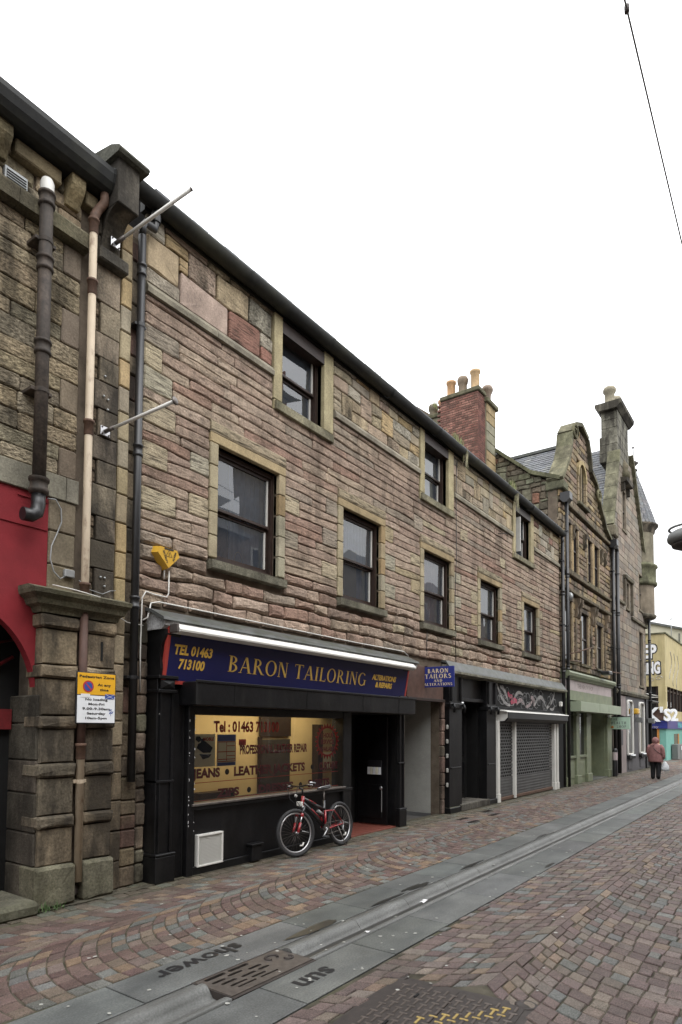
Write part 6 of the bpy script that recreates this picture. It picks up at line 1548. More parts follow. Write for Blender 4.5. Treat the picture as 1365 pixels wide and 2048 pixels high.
MB().box(26.35, 26.95, -.2, .35, 9.45, 9.92, (.16, .14, .10), b=.05).build('kneeler', mossy_m, cb); MB().box(26.4, 26.85, -.1, .3, 8.9, 9.45, (.2, .17, .13), b=.02).build('kneeler_block', sooty_m, cb)
ck = part('chimney', cb)
for k in range(6): MB().box(27.65 if k < 3 else 27.72, 29.85 if k < 3 else 29.75, -.02, .68 if k < 3 else .62, 13.0+k*.36+.004, 13.0+(k+1)*.36-.004, jit((.20, .19, .15), .1), b=.012).build('stack_stone', sooty_m, ck)
MB().prism([(-.05, 15.16), (-.22, 15.34), (-.24, 15.48), (.82, 15.48), (.82, 15.34), (.66, 15.16)], 27.5, 30.0, 'x', (.12, .11, .085)).build('coping', sooty_m, ck)
for x, y in ((28.1, .35), (29.1, .35)): MB().lathe([(.26, 0), (.22, .12), (.19, .2), (.2, .62), (.26, .7), (.27, .8), (.22, .9), (.15, .9)], (x, y, 15.45), 14, (.27, .24, .17)).build('chimney_pot', terra_m, ck)
rf = part('roof', cb); random.seed(8)
B('core', mortar_m, cb, 26.6, 33.0, .34, 5, 3., 9.2)
v = Vector((3.2, 0, 4.8)); slates(rf, (26.6, .35, 9.7), (0, 1, 0), v, 26, int(v.length/.17), .25, .17)
under(rf, [(26.6, .35, 9.66), (26.6, 6.6, 9.66), (29.8, 6.6, 14.46), (29.8, .35, 14.46)]); under(rf, [(33.1, .35, 9.27), (33.1, 6.6, 9.27), (29.8, 6.6, 14.2), (29.8, .35, 14.2)])
v = Vector((-2.8, 0, 4.2)); slates(rf, (33.1, .35, 9.3), (0, 1, 0), v, 26, int(v.length/.17), .25, .17)
# corner turret
tu = part('turret', cb); tx, ty = 33.2, .46
def drum(name, pr, c, m=sooty_m): MB().lathe([(r*RS, z) for r, z in pr], (tx, ty, 0), 24, c).build(name, m, tu)
RS = 1.42
drum('corbel_base', [(.04, 6.5), (.10, 6.58), (.10, 6.66), (.26, 6.74), (.28, 6.84), (.44, 6.92), (.46, 7.04), (.62, 7.12), (.66, 7.24), (.60, 7.3)], (.15, .135, .10))
drum('lower_drum', [(.60, 7.3), (.60, 8.7)], (.21, .175, .13), smooth_m)
drum('roll_band', [(.60, 8.65), (.68, 8.7), (.70, 8.8), (.66, 8.88), (.66, 9.5), (.72, 9.58), (.70, 9.66), (.60, 9.75)], (.16, .16, .10), mossy_m)
drum('upper_drum', [(.60, 9.75), (.60, 11.2)], (.20, .18, .13), smooth_m)
drum('cornice', [(.60, 11.2), (.64, 11.28), (.66, 11.44), (.74, 11.54), (.76, 11.62), (.66, 11.66)], (.17, .145, .11))
for a in (-2.5, -1.9, -1.3, -.7):
    o = MB().box(-.17, .17, -.02, .02, 9.95, 11.0, (.15, .13, .09)).build('blind_panel', sooty_m, tu); o.location = (tx+.60*RS*math.cos(a), ty+.60*RS*math.sin(a), 0); o.rotation_euler = (0, 0, a+math.pi/2)
    o.location.x -= 0
mb = MB(); random.seed(17)
R_ = .70*RS
for j in range(20):
    z0 = 11.64+j*.150; r0 = R_*(1-j/21); r1 = R_*(1-(j+1.3)/21); nn = max(8, int(2*math.pi*r0/.2))
    for i in range(nn):
        a0_, a1_ = 2*math.pi*(i+(j % 2)*.5)/nn+.01, 2*math.pi*(i+1+(j % 2)*.5)/nn-.01; am = (a0_+a1_)/2
        f = lambda r, a, z: (tx+r*math.cos(a), ty+r*math.sin(a), z)
        mb.add([f(r0*.99+.01, a0_, z0+.05), f(r0+.022, am, z0-.03), f(r0*.99+.01, a1_, z0+.05), f(max(.01, r1), a1_, z0+.20), f(max(.01, r1), a0_, z0+.20)], [(0, 1, 2, 3, 4)], jit(random.choice([(.10, .105, .11), (.085, .088, .095), (.125, .12, .12)]), .15))
mb.build('scale_slates', slateattr_m, tu, stuff=True)
MB().lathe([(R_*.97, 11.6), (.03, 14.7)], (tx, ty, 0), 24).build('cone_core', slate_m, tu)
RS = 1.
drum('finial', [(.12, 14.4), (.20, 14.5), (.09, 14.6), (.09, 14.7), (.24, 14.85), (.12, 14.95), (.03, 15.0), (.025, 15.6), (.06, 15.65), (0, 15.75)], (.10, .09, .08))
# ground floor: pinkish pier, charcoal bar front with white outlined windows
gf = thing('bar_front', 'charcoal ground floor bar front with tall white edged rounded windows', 'shopfront', (30, -.05, 0))
B('pink_pier', pink_m, gf, 26.95, 28.42, -.06, .1, 0, 3.18, b=.01); B('charcoal_wall', charcoal_m, gf, 28.42, 33.05, -.05, .1, 0, 3.20)
MB().prism([(.1, 3.20), (-.12, 3.22), (-.16, 3.32), (-.12, 3.40), (.1, 3.44)], 26.6, 33.2, 'x', (.14, .13, .10)).build('cornice', mossy_m, gf)
for i, (a, b) in enumerate(((28.62, 29.58), (31.0, 31.98))):
    t = part('tall_window', gf); r = .16; z0, z1 = .75, 3.0; pts = [(a, z0), (b, z0)]+[(b-r+r*math.cos(k*math.pi/8), z1-r+r*math.sin(k*math.pi/8)) for k in range(5)]+[(a+r+r*math.cos(math.pi/2+k*math.pi/8), z1-r+r*math.sin(math.pi/2+k*math.pi/8)) for k in range(5)]
    MB().prism(pts[::-1], -.052, -.056, 'y').build('dark_glass', darkpane_m, t); MB().tube([(x, -.075, z) for x, z in pts+[pts[0]]], .05, 6, sm=False).build('white_surround', white_m, t)
    B('window_ledge', blackflat_m, t, a-.08, b+.08, -.18, -.05, .55, .70, b=.02); B('ledge_light', whitesign_m, t, a+.35, b-.1, -.22, -.10, .66, .72, b=.02); B('lower_panel', charcoal_m, t, a+.1, b-.1, -.075, -.05, .1, .5, b=.01)
B('letter_slot_panel', charcoal_m, gf, 27.4, 27.8, -.075, -.06, 1.15, 1.75, b=.004)
B('mast_box', blackflat_m, gf, 27.5, 27.72, -.12, -.06, 2.15, 2.35)
for i, (x, y) in enumerate(((30.0, -.42), (32.6, -.42))):
    f_ = thing('floodlight', ['pale faced floodlight box nearest the hanging sign on the bar front', 'pale faced floodlight box at the corner end of the bar front'][i], 'floodlight', (x, y, 2.0)); B('housing', cabinet_m, f_, x-.02, x+.22, y+.02, y+.30, 2.10, 2.32, b=.01)
    o = MB().box(-.2, .2, -.02, .02, -.17, .17, b=.005).build('reflector', whitesign_m, f_); o.location = (-.12, -.05, .25); o.rotation_euler = (.2, 0, -.9)
ya = thing('amber_box', 'yellow alarm box between the two white edged bar windows', 'alarm box', (29.9, -.1, 2.5)); MB().box(29.75, 30.2, -.25, -.05, 2.45, 2.7, b=.04).build('casing', amberbox_m, ya)
for i, (x, z1) in enumerate(((32.75, 3.2),)): B('corner_pilaster', pipeblk_m, gf, 32.35, 33.1, -.12, -.05, 0, 3.2, b=.01)
dp = downpipe(cb, 33.0, -.18, .1, 8.3, .06, pipeblk_m, sockets=(3.6, 6.0), clips=(5, 7), n=10)
B('small_awning', pipeblk_m, gf, 32.9, 34.6, -.3, .3, 3.10, 3.18, b=.03)
po = thing('bollard_post', 'short black post with white stickered band by the black downpipes', 'post', (25.6, -.25, 0)); MB().lathe([(.09, 0), (.09, 1.0), (.07, 1.05), (0, 1.07)], (25.6, -.25, 0), 12).build('shaft', pipeblk_m, po); MB().lathe([(.095, .62), (.095, .92)], (25.6, -.25, 0), 12).build('white_band', fadedpink_m, po)
# ================================================================== YELLOW BUILDING ACROSS THE SIDE STREET
yb = thing('ochre_building', 'ochre rendered corner building with painted graffiti letters and teal ground floor', 'building', (44, 3, 0))
YX, YY = 41.4, .50
B('upper_storey', ochre_m, yb, YX, 62, YY, 12, 4.38, 7.48)
B('parapet_capping', mossy_m, yb, YX-.06, 62, YY-.06, 12, 7.48, 7.56, col=(.13, .13, .08))
B('corner_pillar', ochre_m, yb, YX-.02, YX+.45, YY-.02, YY+.38, 2.95, 4.38)
B('sill_band', ochre_m, yb, YX+.02, 62, YY-.02, 12, 2.35, 2.98)
B('lower_wall', teal_m, yb, YX, 62, YY, 12, -.05, 1.86)
B('glazing_core', darkpane_m, yb, YX+.35, 62, YY+.2, 12, 2.98, 4.38)
for i in range(8):
    x = YX+.5+i*1.25
    B('window_post', brownwood_m, yb, x, x+.16, YY+.02, YY+.2, 2.98, 4.38)
    B('window_pane', pane_m if 0 else darkpane_m, yb, x+.17, x+1.24, YY+.12, YY+.15, 3.0, 4.1); B('transom', brownwood_m, yb, x+.17, x+1.24, YY+.08, YY+.16, 4.1, 4.2)
    if i in (0, 1): B('white_card', whitesign_m, yb, x+.5, x+.8, YY+.10, YY+.118, 3.2, 3.5)
for i in range(4): B('side_window_post', brownwood_m, yb, YX+.2, YX+.34, YY+.42+i*1.4, YY+.55+i*1.4, 2.98, 4.38)
for z in (3.35, 3.42): pass
MB().tube([(YX+.1, 2.0, 4.05), (YX+.1, .7, 3.75)], .03, 4).tube([(YX+.1, 2.0, 3.72), (YX+.1, .7, 3.72)], .03, 4).build('strip_light', white_m, yb)
fs = MB().box(YX-.10, 62, YY-.10, 12, 1.86, 2.34).build('fascia', indigo_m, yb); ORG[fs.name] = ORG[yb.name]
B('blue_fascia_panel', blue_m, yb, YX-.115, YX-.10, YY-.08, 3.5, 1.88, 2.32)
def lefttext(s, y_right, z, h, wd, nm, m, ext=0., x=YX-.12, bold=0., parent=yb):
    mb = text(s, h*1.37, (0, 0, 0), xd=(0, -1, 0), yd=(0, 0, 1), bold=bold, ext=ext); ys = [-v[1] for v in mb.v]; a, b = min(ys), max(ys); k = wd/(b-a)
    mb.v = [(v[0]+x, y_right+wd-((-v[1])-a)*k, v[2]+z) for v in mb.v]; mb.build(nm, m, parent)
lefttext('or', 1.02, 2.14, .16, .24, 'pale_lettering', fadedpink_m); lefttext('away', .88, 1.90, .17, .62, 'pale_lettering', fadedpink_m)
mb = text('MA', .50, (0, 0, 0), bold=.02); mb.v = [(45.0+v[0]*2.2, YY-.108, 1.93+v[2]) for v in mb.v]; mb.build('teal_lettering', tealink_m, yb)
# built out white letters on the corner
mb = text("K'", 1.15, (0, 0, 0), xd=(0, -1, 0), yd=(0, 0, 1), bold=.03, ext=.06); mb.v = [(YX-.22+v[0], 1.56+v[1]*1.0, 2.30+v[2]) for v in mb.v]; mb.build('standing_letter', whitesign_m, yb)
mb = text("S2", .95, (0, 0, 0), xd=(.75, -1, 0), yd=(0, 0, 1), bold=.03, ext=.06); mb.v = [(YX-.28+v[0]*.9, .56+v[1]*.9, 2.34+v[2]) for v in mb.v]; mb.build('standing_letter', whitesign_m, yb)
B('brown_panel', browntimber_m, yb, YX-.13, YX-.02, .62, 1.5, 2.40, 2.98)
# painted letters and swirls
lefttext('EEP', .88, 6.05, .86, 1.25, 'outline_print', ink_m, x=YX-.008, bold=.085); lefttext('EEP', .94, 6.10, .78, 1.15, 'white_letters', whiteink_m, x=YX-.014, bold=.045)
lefttext('VING', .70, 5.12, .74, 1.25, 'outline_print', ink_m, x=YX-.008, bold=.08); lefttext('VING', .76, 5.16, .68, 1.16, 'white_letters', whiteink_m, x=YX-.014, bold=.042)
mb = MB()
for cy_, cz_, s_ in ((1.25, 4.78, 1), (.85, 4.85, -1)): mb.tube([(YX-.012, cy_+s_*.22*(1-.06*k)*math.cos(.55*k), cz_+.16*(1-.06*k)*math.sin(.55*k)) for k in range(13)], .012, 4)
for i in range(3): mb.tube([(43.2+i*1.3+.5*math.sin(k*.5), YY-.012, 6.6-k*.19) for k in range(10+i*2)], .014, 4)
mb.build('painted_swirl', mossy_m, yb)
# door and window of the teal ground floor
B('orange_door_frame', orangewood_m, yb, YX-.03, YX, .86, .98, 0, 1.86); B('orange_door_frame', orangewood_m, yb, YX-.03, YX, 1.42, 1.56, 0, 1.86); B('dark_door', blackflat_m, yb, YX-.02, YX-.005, .98, 1.42, 0, 1.86)
w_ = part('window', yb); B('pane', darkpane_m, w_, 44.15, 45.95, YY-.01, YY-.002, .86, 1.55); B('frame', orangewood_m, w_, 45.6, 45.95, YY-.03, YY-.01, .86, 1.55); B('sill', teal_m, w_, 44.0, 46.2, YY-.12, YY, .76, .85)
kb = thing('utility_cabinet', 'grey street cabinet standing against the teal wall', 'cabinet', (44.0, .2, 0)); B('body', cabinet_m, kb, 43.0, 44.9, .12, .46, 0, .92, b=.02); B('sticker', whitesign_m, kb, 44.3, 44.7, .112, .12, .55, .80); B('door_seam', blackflat_m, kb, 43.95, 43.97, .113, .12, .05, .88)
# pale gabled hall behind
ph = thing('pale_hall', 'pale clad hall with shallow roof rising behind the ochre building', 'building', (52, 5, 0))
MB().prism([(-4, 0), (-4, 7.4), (2.8, 9.45), (10, 7.3), (10, 0)], 50, 62, 'x').build('wall', paleroof_m, ph)
for y0_, z0_, y1_, z1_ in ((-4, 7.4, 2.8, 9.45), (2.8, 9.45, 10, 7.3)): MB().prism([(y0_, z0_), (y1_, z1_), (y1_, z1_+.16), (y0_, z0_+.16)], 49.8, 62, 'x').build('roof_edge', lead_m, ph)
for y in (1.9, .9, -.1): B('downpipe', lead_m, ph, 49.9, 50, y, y+.06, 4, 8.6)
an = thing('tv_aerial', 'thin television aerial on the pale hall roof', 'aerial', (49.5, 1.4, 8.5)); MB().tube([(49.7, 1.38, 7.9), (49.7, 1.38, 9.75)], .025, 5).build('mast', greymetal_m, an); MB().tube([(49.7, 1.55, 9.55), (49.5, .6, 9.9)], .018, 4).tube([(49.7, 1.38, 9.45), (49.7, 1.38, 9.95)], .018, 4).build('boom', greymetal_m, an)
# houses behind the camera side: they give the panes something to mirror and shade the street
op = thing('opposite_terrace', 'brown stone terrace on the near side of the street, mirrored in the upper panes', 'building', (14, -9, 0))
mb = MB().box(-12, 34, -16, -8.2, -.05, 8.1, (.26, .20, .16)); mb.build('wall', smooth_m, op)
MB().prism([(-8.0, 8.1), (-12, 10.6), (-16, 8.1)], -12, 34, 'x').build('roof', slate_m, op)
for i in range(12):
    for z in (1.0, 3.6, 6.0): 
        w_ = part('window', op); B('frame', white_m, w_, -10+i*3.6, -8.7+i*3.6, -8.2, -8.17, z, z+1.6); B('pane', darkpane_m, w_, -9.93+i*3.6, -8.77+i*3.6, -8.17, -8.165, z+.06, z+1.54)
c_ = part('chimney', op); B('stack', smooth_m, c_, 15.3, 17.6, -9.4, -8.3, 8, 13.2, col=(.22, .18, .13)); B('coping', mossy_m, c_, 15.2, 17.7, -9.5, -8.2, 13.2, 13.4, col=(.14, .13, .09))
for x in (15.8, 17.0): MB().lathe([(.24, 0), (.2, .1), (.2, .8), (.26, .9), (.26, 1.0), (.15, 1.0)], (x, -8.8, 13.4), 14, (.40, .17, .10)).build('chimney_pot', terra_m, c_)
# ================================================================== STREET LANTERN AND OVERHEAD WIRE
ln = thing('street_lantern', 'dark disc shaped street lantern at the right edge of the frame', 'street lamp', (7.9, -5.0, 3.7))
MB().lathe([(0, .0), (.14, .01), (.22, .03), (.24, .05), (.245, .08), (.23, .13), (.17, .17), (.08, .19), (0, .195)], (8.33, -5.04, 3.93), 32).build('canopy', cabinet_m, ln)
MB().lathe([(0, -.06), (.12, -.05), (.19, -.02), (.20, .01), (.14, .02)], (8.33, -5.04, 3.93), 32).build('lens_bowl', iron_m, ln)
MB().tube([(8.33+.22*math.cos(a), -5.04+.22*math.sin(a), 4.12+.0*a) for a in [k*math.pi/10 for k in range(21)]], .014, 6).tube([(8.33, -5.04, 4.15), (8.33, -5.04, 4.28), (8.4, -5.6, 4.35), (8.5, -8.19, 4.4)], .025, 8).build('bracket_arm', cabinet_m, ln)
wr = thing('overhead_wire', 'thin overhead wire crossing the pale sky at upper right', 'wire', (7, -5, 7.7))
MB().tube([(2.5, -5, 7.93), (5.39, -5, 7.79), (8.44, -5, 7.64), (14, -5.2, 7.45), (22, -8.19, 7.6)], .008, 6).build('cable', cabinet_m, wr)
MB().lathe([(0, -.035), (.02, -.03), (.022, .03), (0, .035)], (5.47, -5, 7.785), 8).build('clip', iron_m, wr)
# ================================================================== BICYCLE
def bicycle():
    t = thing('bicycle', 'black and red mountain bike leaning under the shop window', 'bicycle', (7.25, -.44, 0))
    D = Vector((1.08, .045, 0)).normalized(); NL = Vector((-D.y, D.x, 0)); lean = math.radians(7); UP = (Vector((0, 0, 1))*math.cos(lean)+NL*math.sin(lean)).normalized(); NV = D.cross(UP) # lateral (towards street)
    O = Vector((6.70, -.475, .0))
    def L(s, l, z): return O+D*s+NV*l+UP*z
    RW = .325
    for nm, s, steer in (('front_wheel', 0., math.radians(14)), ('rear_wheel', 1.09, 0)):
        w = part(nm, t); c = L(s, 0, RW); d2 = (D*math.cos(steer)+NV*math.sin(steer)).normalized(); n2 = d2.cross(UP).normalized()
        def P(a, r, off=0): return c+d2*(r*math.cos(a))+UP*(r*math.sin(a))+n2*off
        K = 40
        def torus(r, rt, nm_, m, n=10, sy=1.):
            vs = []; 
            for k in range(K):
                a = 2*math.pi*k/K
                for q in range(n): b = 2*math.pi*q/n; vs.append(P(a, r+rt*math.cos(b), rt*sy*math.sin(b)))
            MB().add([tuple(v) for v in vs], [(k*n+q, k*n+(q+1) % n, ((k+1) % K)*n+(q+1) % n, ((k+1) % K)*n+q) for k in range(K) for q in range(n)], sm=True).build(nm_, m, w)
        torus(RW-.026, .027, 'tyre', rubber_m); torus(RW-.062, .013, 'rim', alloy_m, 8, .9)
        mb = MB()
        for k in range(28): a = 2*math.pi*k/28; mb.tube([P(a+.25*(1 if k % 2 else -1), .022, .025*(1 if (k//2) % 2 else -1)), P(a, RW-.06)], .0016, 4)
        mb.build('spokes', steel_m, w)
        MB().tube([c-n2*.05, c+n2*.05], .018, 10).tube([c-n2*.07, c+n2*.07], .007, 8).build('hub', alloy_m, w)
        MB().tube([P(-.9, RW-.14, .01), P(-1.1, RW-.12, .01), P(-1.3, RW-.14, .01)], .012, 6).build('reflector', white_m, w)
        B_ = MB(); B_.tube([P(-.12, RW-.10, .01), P(.1, RW-.22, .01)], .008, 5); B_.build('reflector', greymetal_m, w)
        if nm == 'rear_wheel':
            for r_ in (.055, .045, .035): MB().tube([c+n2*(.03+.1*(.055-r_)), c+n2*(.034+.1*(.055-r_))], r_, 16).build('sprocket', greymetal_m, w)
        else: fw = (c, d2, n2)
    fr = part('frame', t)
    ht, hb_ = L(.235, 0, .80), L(.19, 0, .66); bb = L(.66, 0, .30); sc_ = L(.74, 0, .62); pv = L(.70, 0, .53)
    MB().tube([ht, hb_], .024, 12).build('head_tube', bikered_m, fr)
    MB().tube([L(.24, 0, .77), L(.48, 0, .66), L(.73, 0, .57)], [.024, .026, .022], 10).build('top_tube', bikeblk_m, fr)
    MB().tube([L(.21, 0, .71), L(.44, 0, .54), L(.66, 0, .34)], [.028, .030, .026], 10).build('down_tube', bikeblk_m, fr)
    MB().tube([L(.37, .026, .61), L(.56, .026, .46)], .010, 6).tube([L(.34, .02, .74), L(.50, .02, .67)], .008, 6).build('red_decal', bikered_m, fr)
    MB().tube([L(.73, 0, .70), L(.70, 0, .52), bb], .020, 10).build('seat_tube', bikeblk_m, fr)
    for s_ in (-1, 1):
        MB().tube([L(.69, s_*.035, .56), L(.66, s_*.035, .30)], .016, 8).build('swing_link', bikered_m, fr)
        MB().tube([L(.66, s_*.035, .29), L(1.09, s_*.055, .325)], .011, 8).build('chain_stay', bikered_m, fr)
        MB().tube([L(.69, s_*.035, .55), L(.90, s_*.045, .54), L(1.09, s_*.055, .33)], .010, 8).build('seat_stay', bikered_m, fr)
    MB().tube([L(.55, 0, .57), L(.67, 0, .50)], .022, 10).build('shock_absorber', greymetal_m, fr)
    fk = part('fork', t); c, d2, n2 = fw
    MB().tube([hb_-n2*.0+UP*.02, hb_-UP*.03], .016, 8).build('steerer', bikeblk_m, fk)
    cr = L(.175, 0, .655); MB().tube([cr-n2*.065, cr+n2*.065], .020, 8).build('fork_crown', alloy_m, fk)
    for s_ in (-1, 1):
        a, b = cr+n2*s_*.06, c+n2*s_*.055; m1, m2 = a.lerp(b, .32), a.lerp(b, .62)
        MB().tube([a, m1], .019, 8).build('upper_leg', bikeblk_m, fk); MB().tube([m1, m2], .013, 8).build('stanchion', alloy_m, fk); MB().tube([m2, b], .019, 8).build('lower_leg', bikered_m, fk); MB().tube([m1-UP*.03, m1+UP*.03], .022, 8).build('red_collar', bikered_m, fk)
    MB().box(*sum(([a_, b_] for a_, b_ in ((cr.x-.05, cr.x-.02), (cr.y-.05, cr.y+.05), (cr.z+.02, cr.z+.08))), []), b=.004).build('number_plate', white_m, fk)
    hbp = part('handlebar', t); st_ = ht+UP*.12-D*.02
    MB().tube([ht, ht+UP*.10, st_-D*.05], .014, 8).build('stem', bikeblk_m, hbp)
    q = st_-D*.05
    pts = [q+n2*(.30*s_)+UP*(.02+.03*abs(s_))+d2*(.05*abs(s_)**2) for s_ in (-1, -.6, -.25, 0, .25, .6, 1)]
    MB().tube(pts, .012, 8).build('bar', bikeblk_m, hbp)
    for s_, i in ((-1, 0), (1, 6)):
        e = pts[i]; f_ = pts[1 if i == 0 else 5]
        MB().tube([e, e.lerp(f_, .75)], .017, 8).build('grip', rubber_m, hbp); MB().tube([e.lerp(f_, .9)-d2*.02, e.lerp(f_, .7)-d2*.06, e-d2*.05-UP*.02], .007, 6).build('brake_lever', alloy_m, hbp)
        MB().tube([e-d2*.0, e-d2*.10+UP*.02], .011, 8).build('bar_end', alloy_m, hbp)
    for s_ in (-1, 1): MB().tube([q+n2*.1*s_+UP*.01, q+n2*.12*s_-d2*.12+UP*.02, q+n2*.06*s_-d2*.13-UP*.14, q+n2*.02*s_-d2*.02-UP*.26], .004, 5).build('brake_cable', rubber_m, hbp)
    MB().lathe([(0, 0), (.02, 0), (.024, .02), (0, .03)], q-UP*.10-d2*.06, 10, axis=-d2).build('front_reflector', white_m, hbp)
    sd_ = part('saddle', t); MB().tube([L(.725, 0, .66), L(.75, 0, .84)], .013, 8).build('seat_post', steel_m, sd_)
    rings = []
    for s_, wd, zz, th in ((.60, .018, .872, .018), (.66, .03, .875, .022), (.74, .055, .872, .026), (.82, .075, .880, .03), (.87, .065, .892, .022)): rings.append([tuple(L(s_, wd*math.cos(a), zz+th*math.sin(a)*(1 if math.sin(a) > 0 else .6))) for a in [2*math.pi*k/12 for k in range(12)]])
    MB().loft(rings).build('seat', rubber_m, sd_); MB().tube([L(.61, 0, .888), L(.72, .02, .902), L(.86, .04, .914)], .006, 5).build('pale_piping', alloy_m, sd_)
    dt = part('drivetrain', t)
    MB().tube([bb-NV*.06, bb+NV*.06], .02, 10).build('bottom_bracket', alloy_m, dt)
    MB().tube([bb+NV*.05, bb+NV*.054], .075, 20).build('chainring', iron_m, dt)
    MB().tube([bb+NV*.07, bb+NV*.075-UP*.10-D*.13], .010, 8).tube([bb-NV*.07, bb-NV*.075+UP*.10+D*.13], .010, 8).build('crank_arm', alloy_m, dt)
    for s_ in (1, -1): p = bb+NV*(.115*s_)-(UP*.10+D*.13)*s_; MB().box(p.x-.045, p.x+.045, p.y-.04, p.y+.04, p.z-.012, p.z+.012, b=.005).build('pedal', rubber_m, dt)
    MB().tube([bb+NV*.052+UP*.085, L(1.09, .05, .375)], .004, 4).tube([bb+NV*.052-UP*.085, L(1.06, .05, .24), L(1.10, .05, .27)], .004, 4).build('chain', steel_m, dt)
    MB().tube([L(1.09, .05, .30), L(1.07, .055, .24), L(1.10, .055, .20)], .012, 6).build('rear_derailleur', greymetal_m, dt)
    MB().tube([L(.90, .05, .56), L(.95, .07, .60)], .008, 6).build('rear_brake', alloy_m, dt)
    MB().tube([L(.95, .05, .30), L(.99, .14, .01)], .008, 6).build('kickstand', steel_m, t)
bicycle()
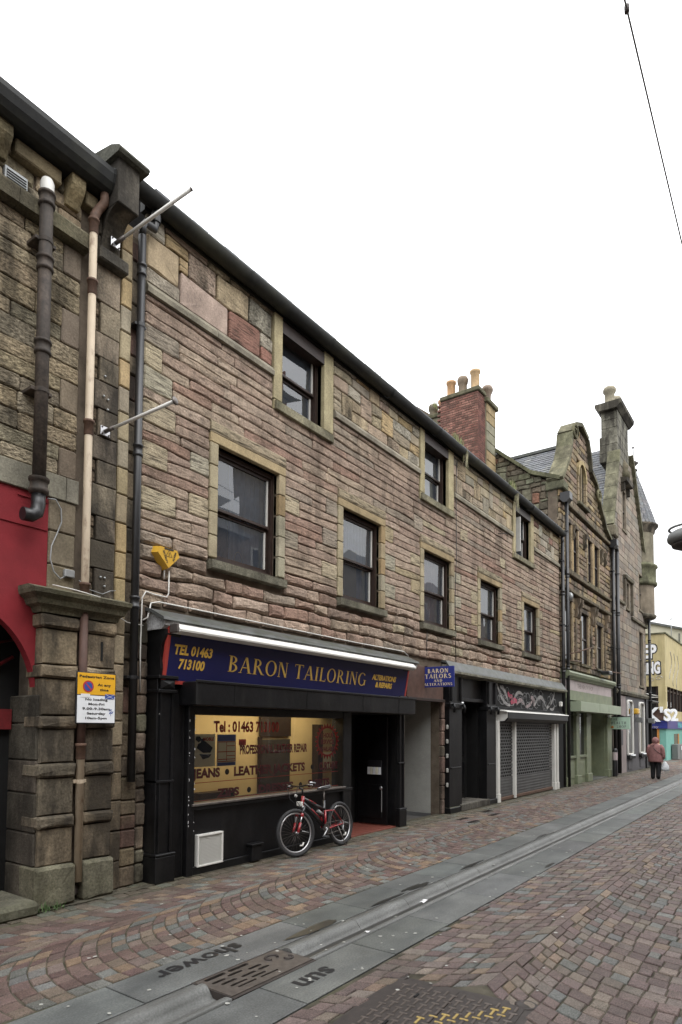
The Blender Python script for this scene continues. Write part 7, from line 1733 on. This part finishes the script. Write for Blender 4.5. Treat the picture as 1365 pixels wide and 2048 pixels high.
# ================================================================== THE WALKER
def person():
    t = thing('person', 'person in dusky pink hooded anorak and black trousers walking away with shoulder strap', 'person', (25.3, -1.70, 0))
    bx, by = 25.3, -1.70; H = 1.0
    # body grown as one skin from a skeleton: pelvis root
    V = [(0, 0, .74), (0, 0, .92), (0, 0, 1.12), (0, 0, 1.24), (0.01, 0, 1.32), (.02, 0, 1.40),
         (0, .085, .72), (.06, .095, .42), (-.02, .095, .09), (.07, .10, .035), (0, -.085, .72), (.01, -.095, .41), (-.10, -.095, .10), (-.01, -.10, .035),
         (0, .17, 1.20), (.0, .22, .98), (.05, .21, .80), (.07, .205, .72), (0, -.17, 1.20), (-.02, -.23, .98), (.0, -.25, .78), (.01, -.255, .70)]
    E_ = [(0, 1), (1, 2), (2, 3), (3, 4), (4, 5), (0, 6), (6, 7), (7, 8), (8, 9), (0, 10), (10, 11), (11, 12), (12, 13), (3, 14), (14, 15), (15, 16), (16, 17), (3, 18), (18, 19), (19, 20), (20, 21)]
    R_ = [.15, .15, .14, .11, .055, .085, .095, .062, .042, .035, .095, .062, .042, .035, .04, .04, .034, .028, .04, .04, .034, .028]
    me = bpy.data.meshes.new('body'); me.from_pydata([(x, y, z) for x, y, z in V], E_, []); o = bpy.data.objects.new('b', me); COL.objects.link(o)
    md = o.modifiers.new('s', 'SKIN'); me.skin_vertices[0].data[0].use_root = True
    for i, r in enumerate(R_): me.skin_vertices[0].data[i].radius = (r, r)
    sm_ = o.modifiers.new('u', 'SUBSURF'); sm_.levels = 1
    dg = bpy.context.evaluated_depsgraph_get(); m2 = bpy.data.meshes.new_from_object(o.evaluated_get(dg)); bpy.data.objects.remove(o)
    mb = MB(); mb.add([(v.co.x+bx, v.co.y+by, v.co.z) for v in m2.vertices], [list(p.vertices) for p in m2.polygons], sm=True)
    mb.build('body', skin_m, t)
    def ell(cx_, cy_, z, rx, ry, n=20, tilt=0): return [(bx+cx_+rx*math.cos(2*math.pi*k/n), by+cy_+ry*math.sin(2*math.pi*k/n)*(1+.03*math.sin(5*2*math.pi*k/n+z*9)), z+tilt*math.cos(2*math.pi*k/n)) for k in range(n)]
    MB().loft([ell(0, 0, .62, .185, .245), ell(0, 0, .66, .19, .25), ell(0, 0, .85, .18, .235), ell(0, 0, 1.0, .17, .225), ell(0, 0, 1.13, .155, .22), ell(0, 0, 1.20, .135, .20), ell(0, 0, 1.25, .10, .14), ell(.01, 0, 1.29, .07, .08)]).build('anorak', coat_m, t)
    for s_, pts in ((1, [(0, .15, 1.20), (-.01, .215, 1.10), (0, .235, .98), (.04, .225, .84), (.06, .215, .75)]), (-1, [(0, -.15, 1.20), (-.02, -.22, 1.10), (-.03, -.245, .98), (-.01, -.262, .84), (.0, -.262, .74)])):
        MB().tube([(bx+x, by+y, z) for x, y, z in pts], [.085, .082, .075, .065, .055], 12).build('sleeve', coat_m, t)
    # hood: egg shaped, open at the face (facing away)
    rings = []
    for k in range(9):
        a = math.pi*k/8; r = .125*math.sin(a)**.75; rings.append([(bx+.02+.118*math.cos(a)*-1*1.0, by+(r*1.0)*math.cos(2*math.pi*q/16), 1.375+.035*(k < 4)*0+(r*1.12)*math.sin(2*math.pi*q/16)) for q in range(16)])
    MB().loft(rings[:7], cap=False).build('hood', coat_m, t)
    MB().tube([(bx-.16, by+.05, 1.22), (bx-.10, by, 1.265), (bx-.05, by-.0, 1.28)], .02, 6).build('hood_seam', coat_m, t)
    MB().tube([(bx+.02, by+.13, 1.25), (bx-.10, by+.11, 1.215), (bx-.172, by+.0, 1.07), (bx-.165, by-.13, .95), (bx-.07, by-.21, .88)], .010, 6).build('shoulder_strap', ink_m, t)
    B('hem_band', coat_m, t, bx-.02, bx+.02, by-.24, by+.24, .625, .635)
    for (a, b, c, d), f_ in ((((0, .085, .78), (.06, .095, .42), (-.01, .095, .10), (-.01, .095, .045)), .10), (((0, -.085, .78), (.01, -.095, .41), (-.09, -.095, .11), (-.09, -.095, .05)), -.10)):
        MB().tube([(bx+p[0], by+p[1], p[2]) for p in (a, b, c, d)], [.115, .090, .072, .070], 14).build('trouser_leg', trouser_m, t)
    for x, y in ((0.0, .097), (-.08, -.097)):
        rings = [[(bx+x+dx, by+y+w_*math.cos(q*math.pi/5), max(.004, hz+hh*math.sin(q*math.pi/5))) for q in range(10)] for dx, w_, hz, hh in ((-.07, .03, .04, .035), (-.05, .045, .045, .045), (.02, .048, .045, .045), (.10, .048, .03, .03), (.16, .03, .022, .018))]
        MB().loft(rings).build('shoe', rubber_m, t)
    cbg = thing('carrier_bag', 'thin white plastic carrier bag hanging from the walker\'s right hand', 'carrier bag', (bx+.01, by-.29, .30))
    rings = []
    for z, rx, ry in ((.30, .05, .09), (.32, .085, .13), (.40, .09, .14), (.50, .07, .12), (.58, .04, .07), (.64, .02, .03)):
        rings.append([(bx+.01+rx*math.cos(2*math.pi*k/14)*(1+.15*math.sin(3*k+z*30)), by-.30+ry*math.sin(2*math.pi*k/14)*(1+.12*math.cos(2*k+z*20)), z) for k in range(14)])
    MB().loft(rings).build('sack', bagm, cbg); MB().tube([(bx+.01, by-.30, .63), (bx+.02, by-.27, .70), (bx+.01, by-.255, .71), (bx, by-.25, .69), (bx-.01, by-.29, .63)], .007, 5).build('handle', bagm, cbg)
person()
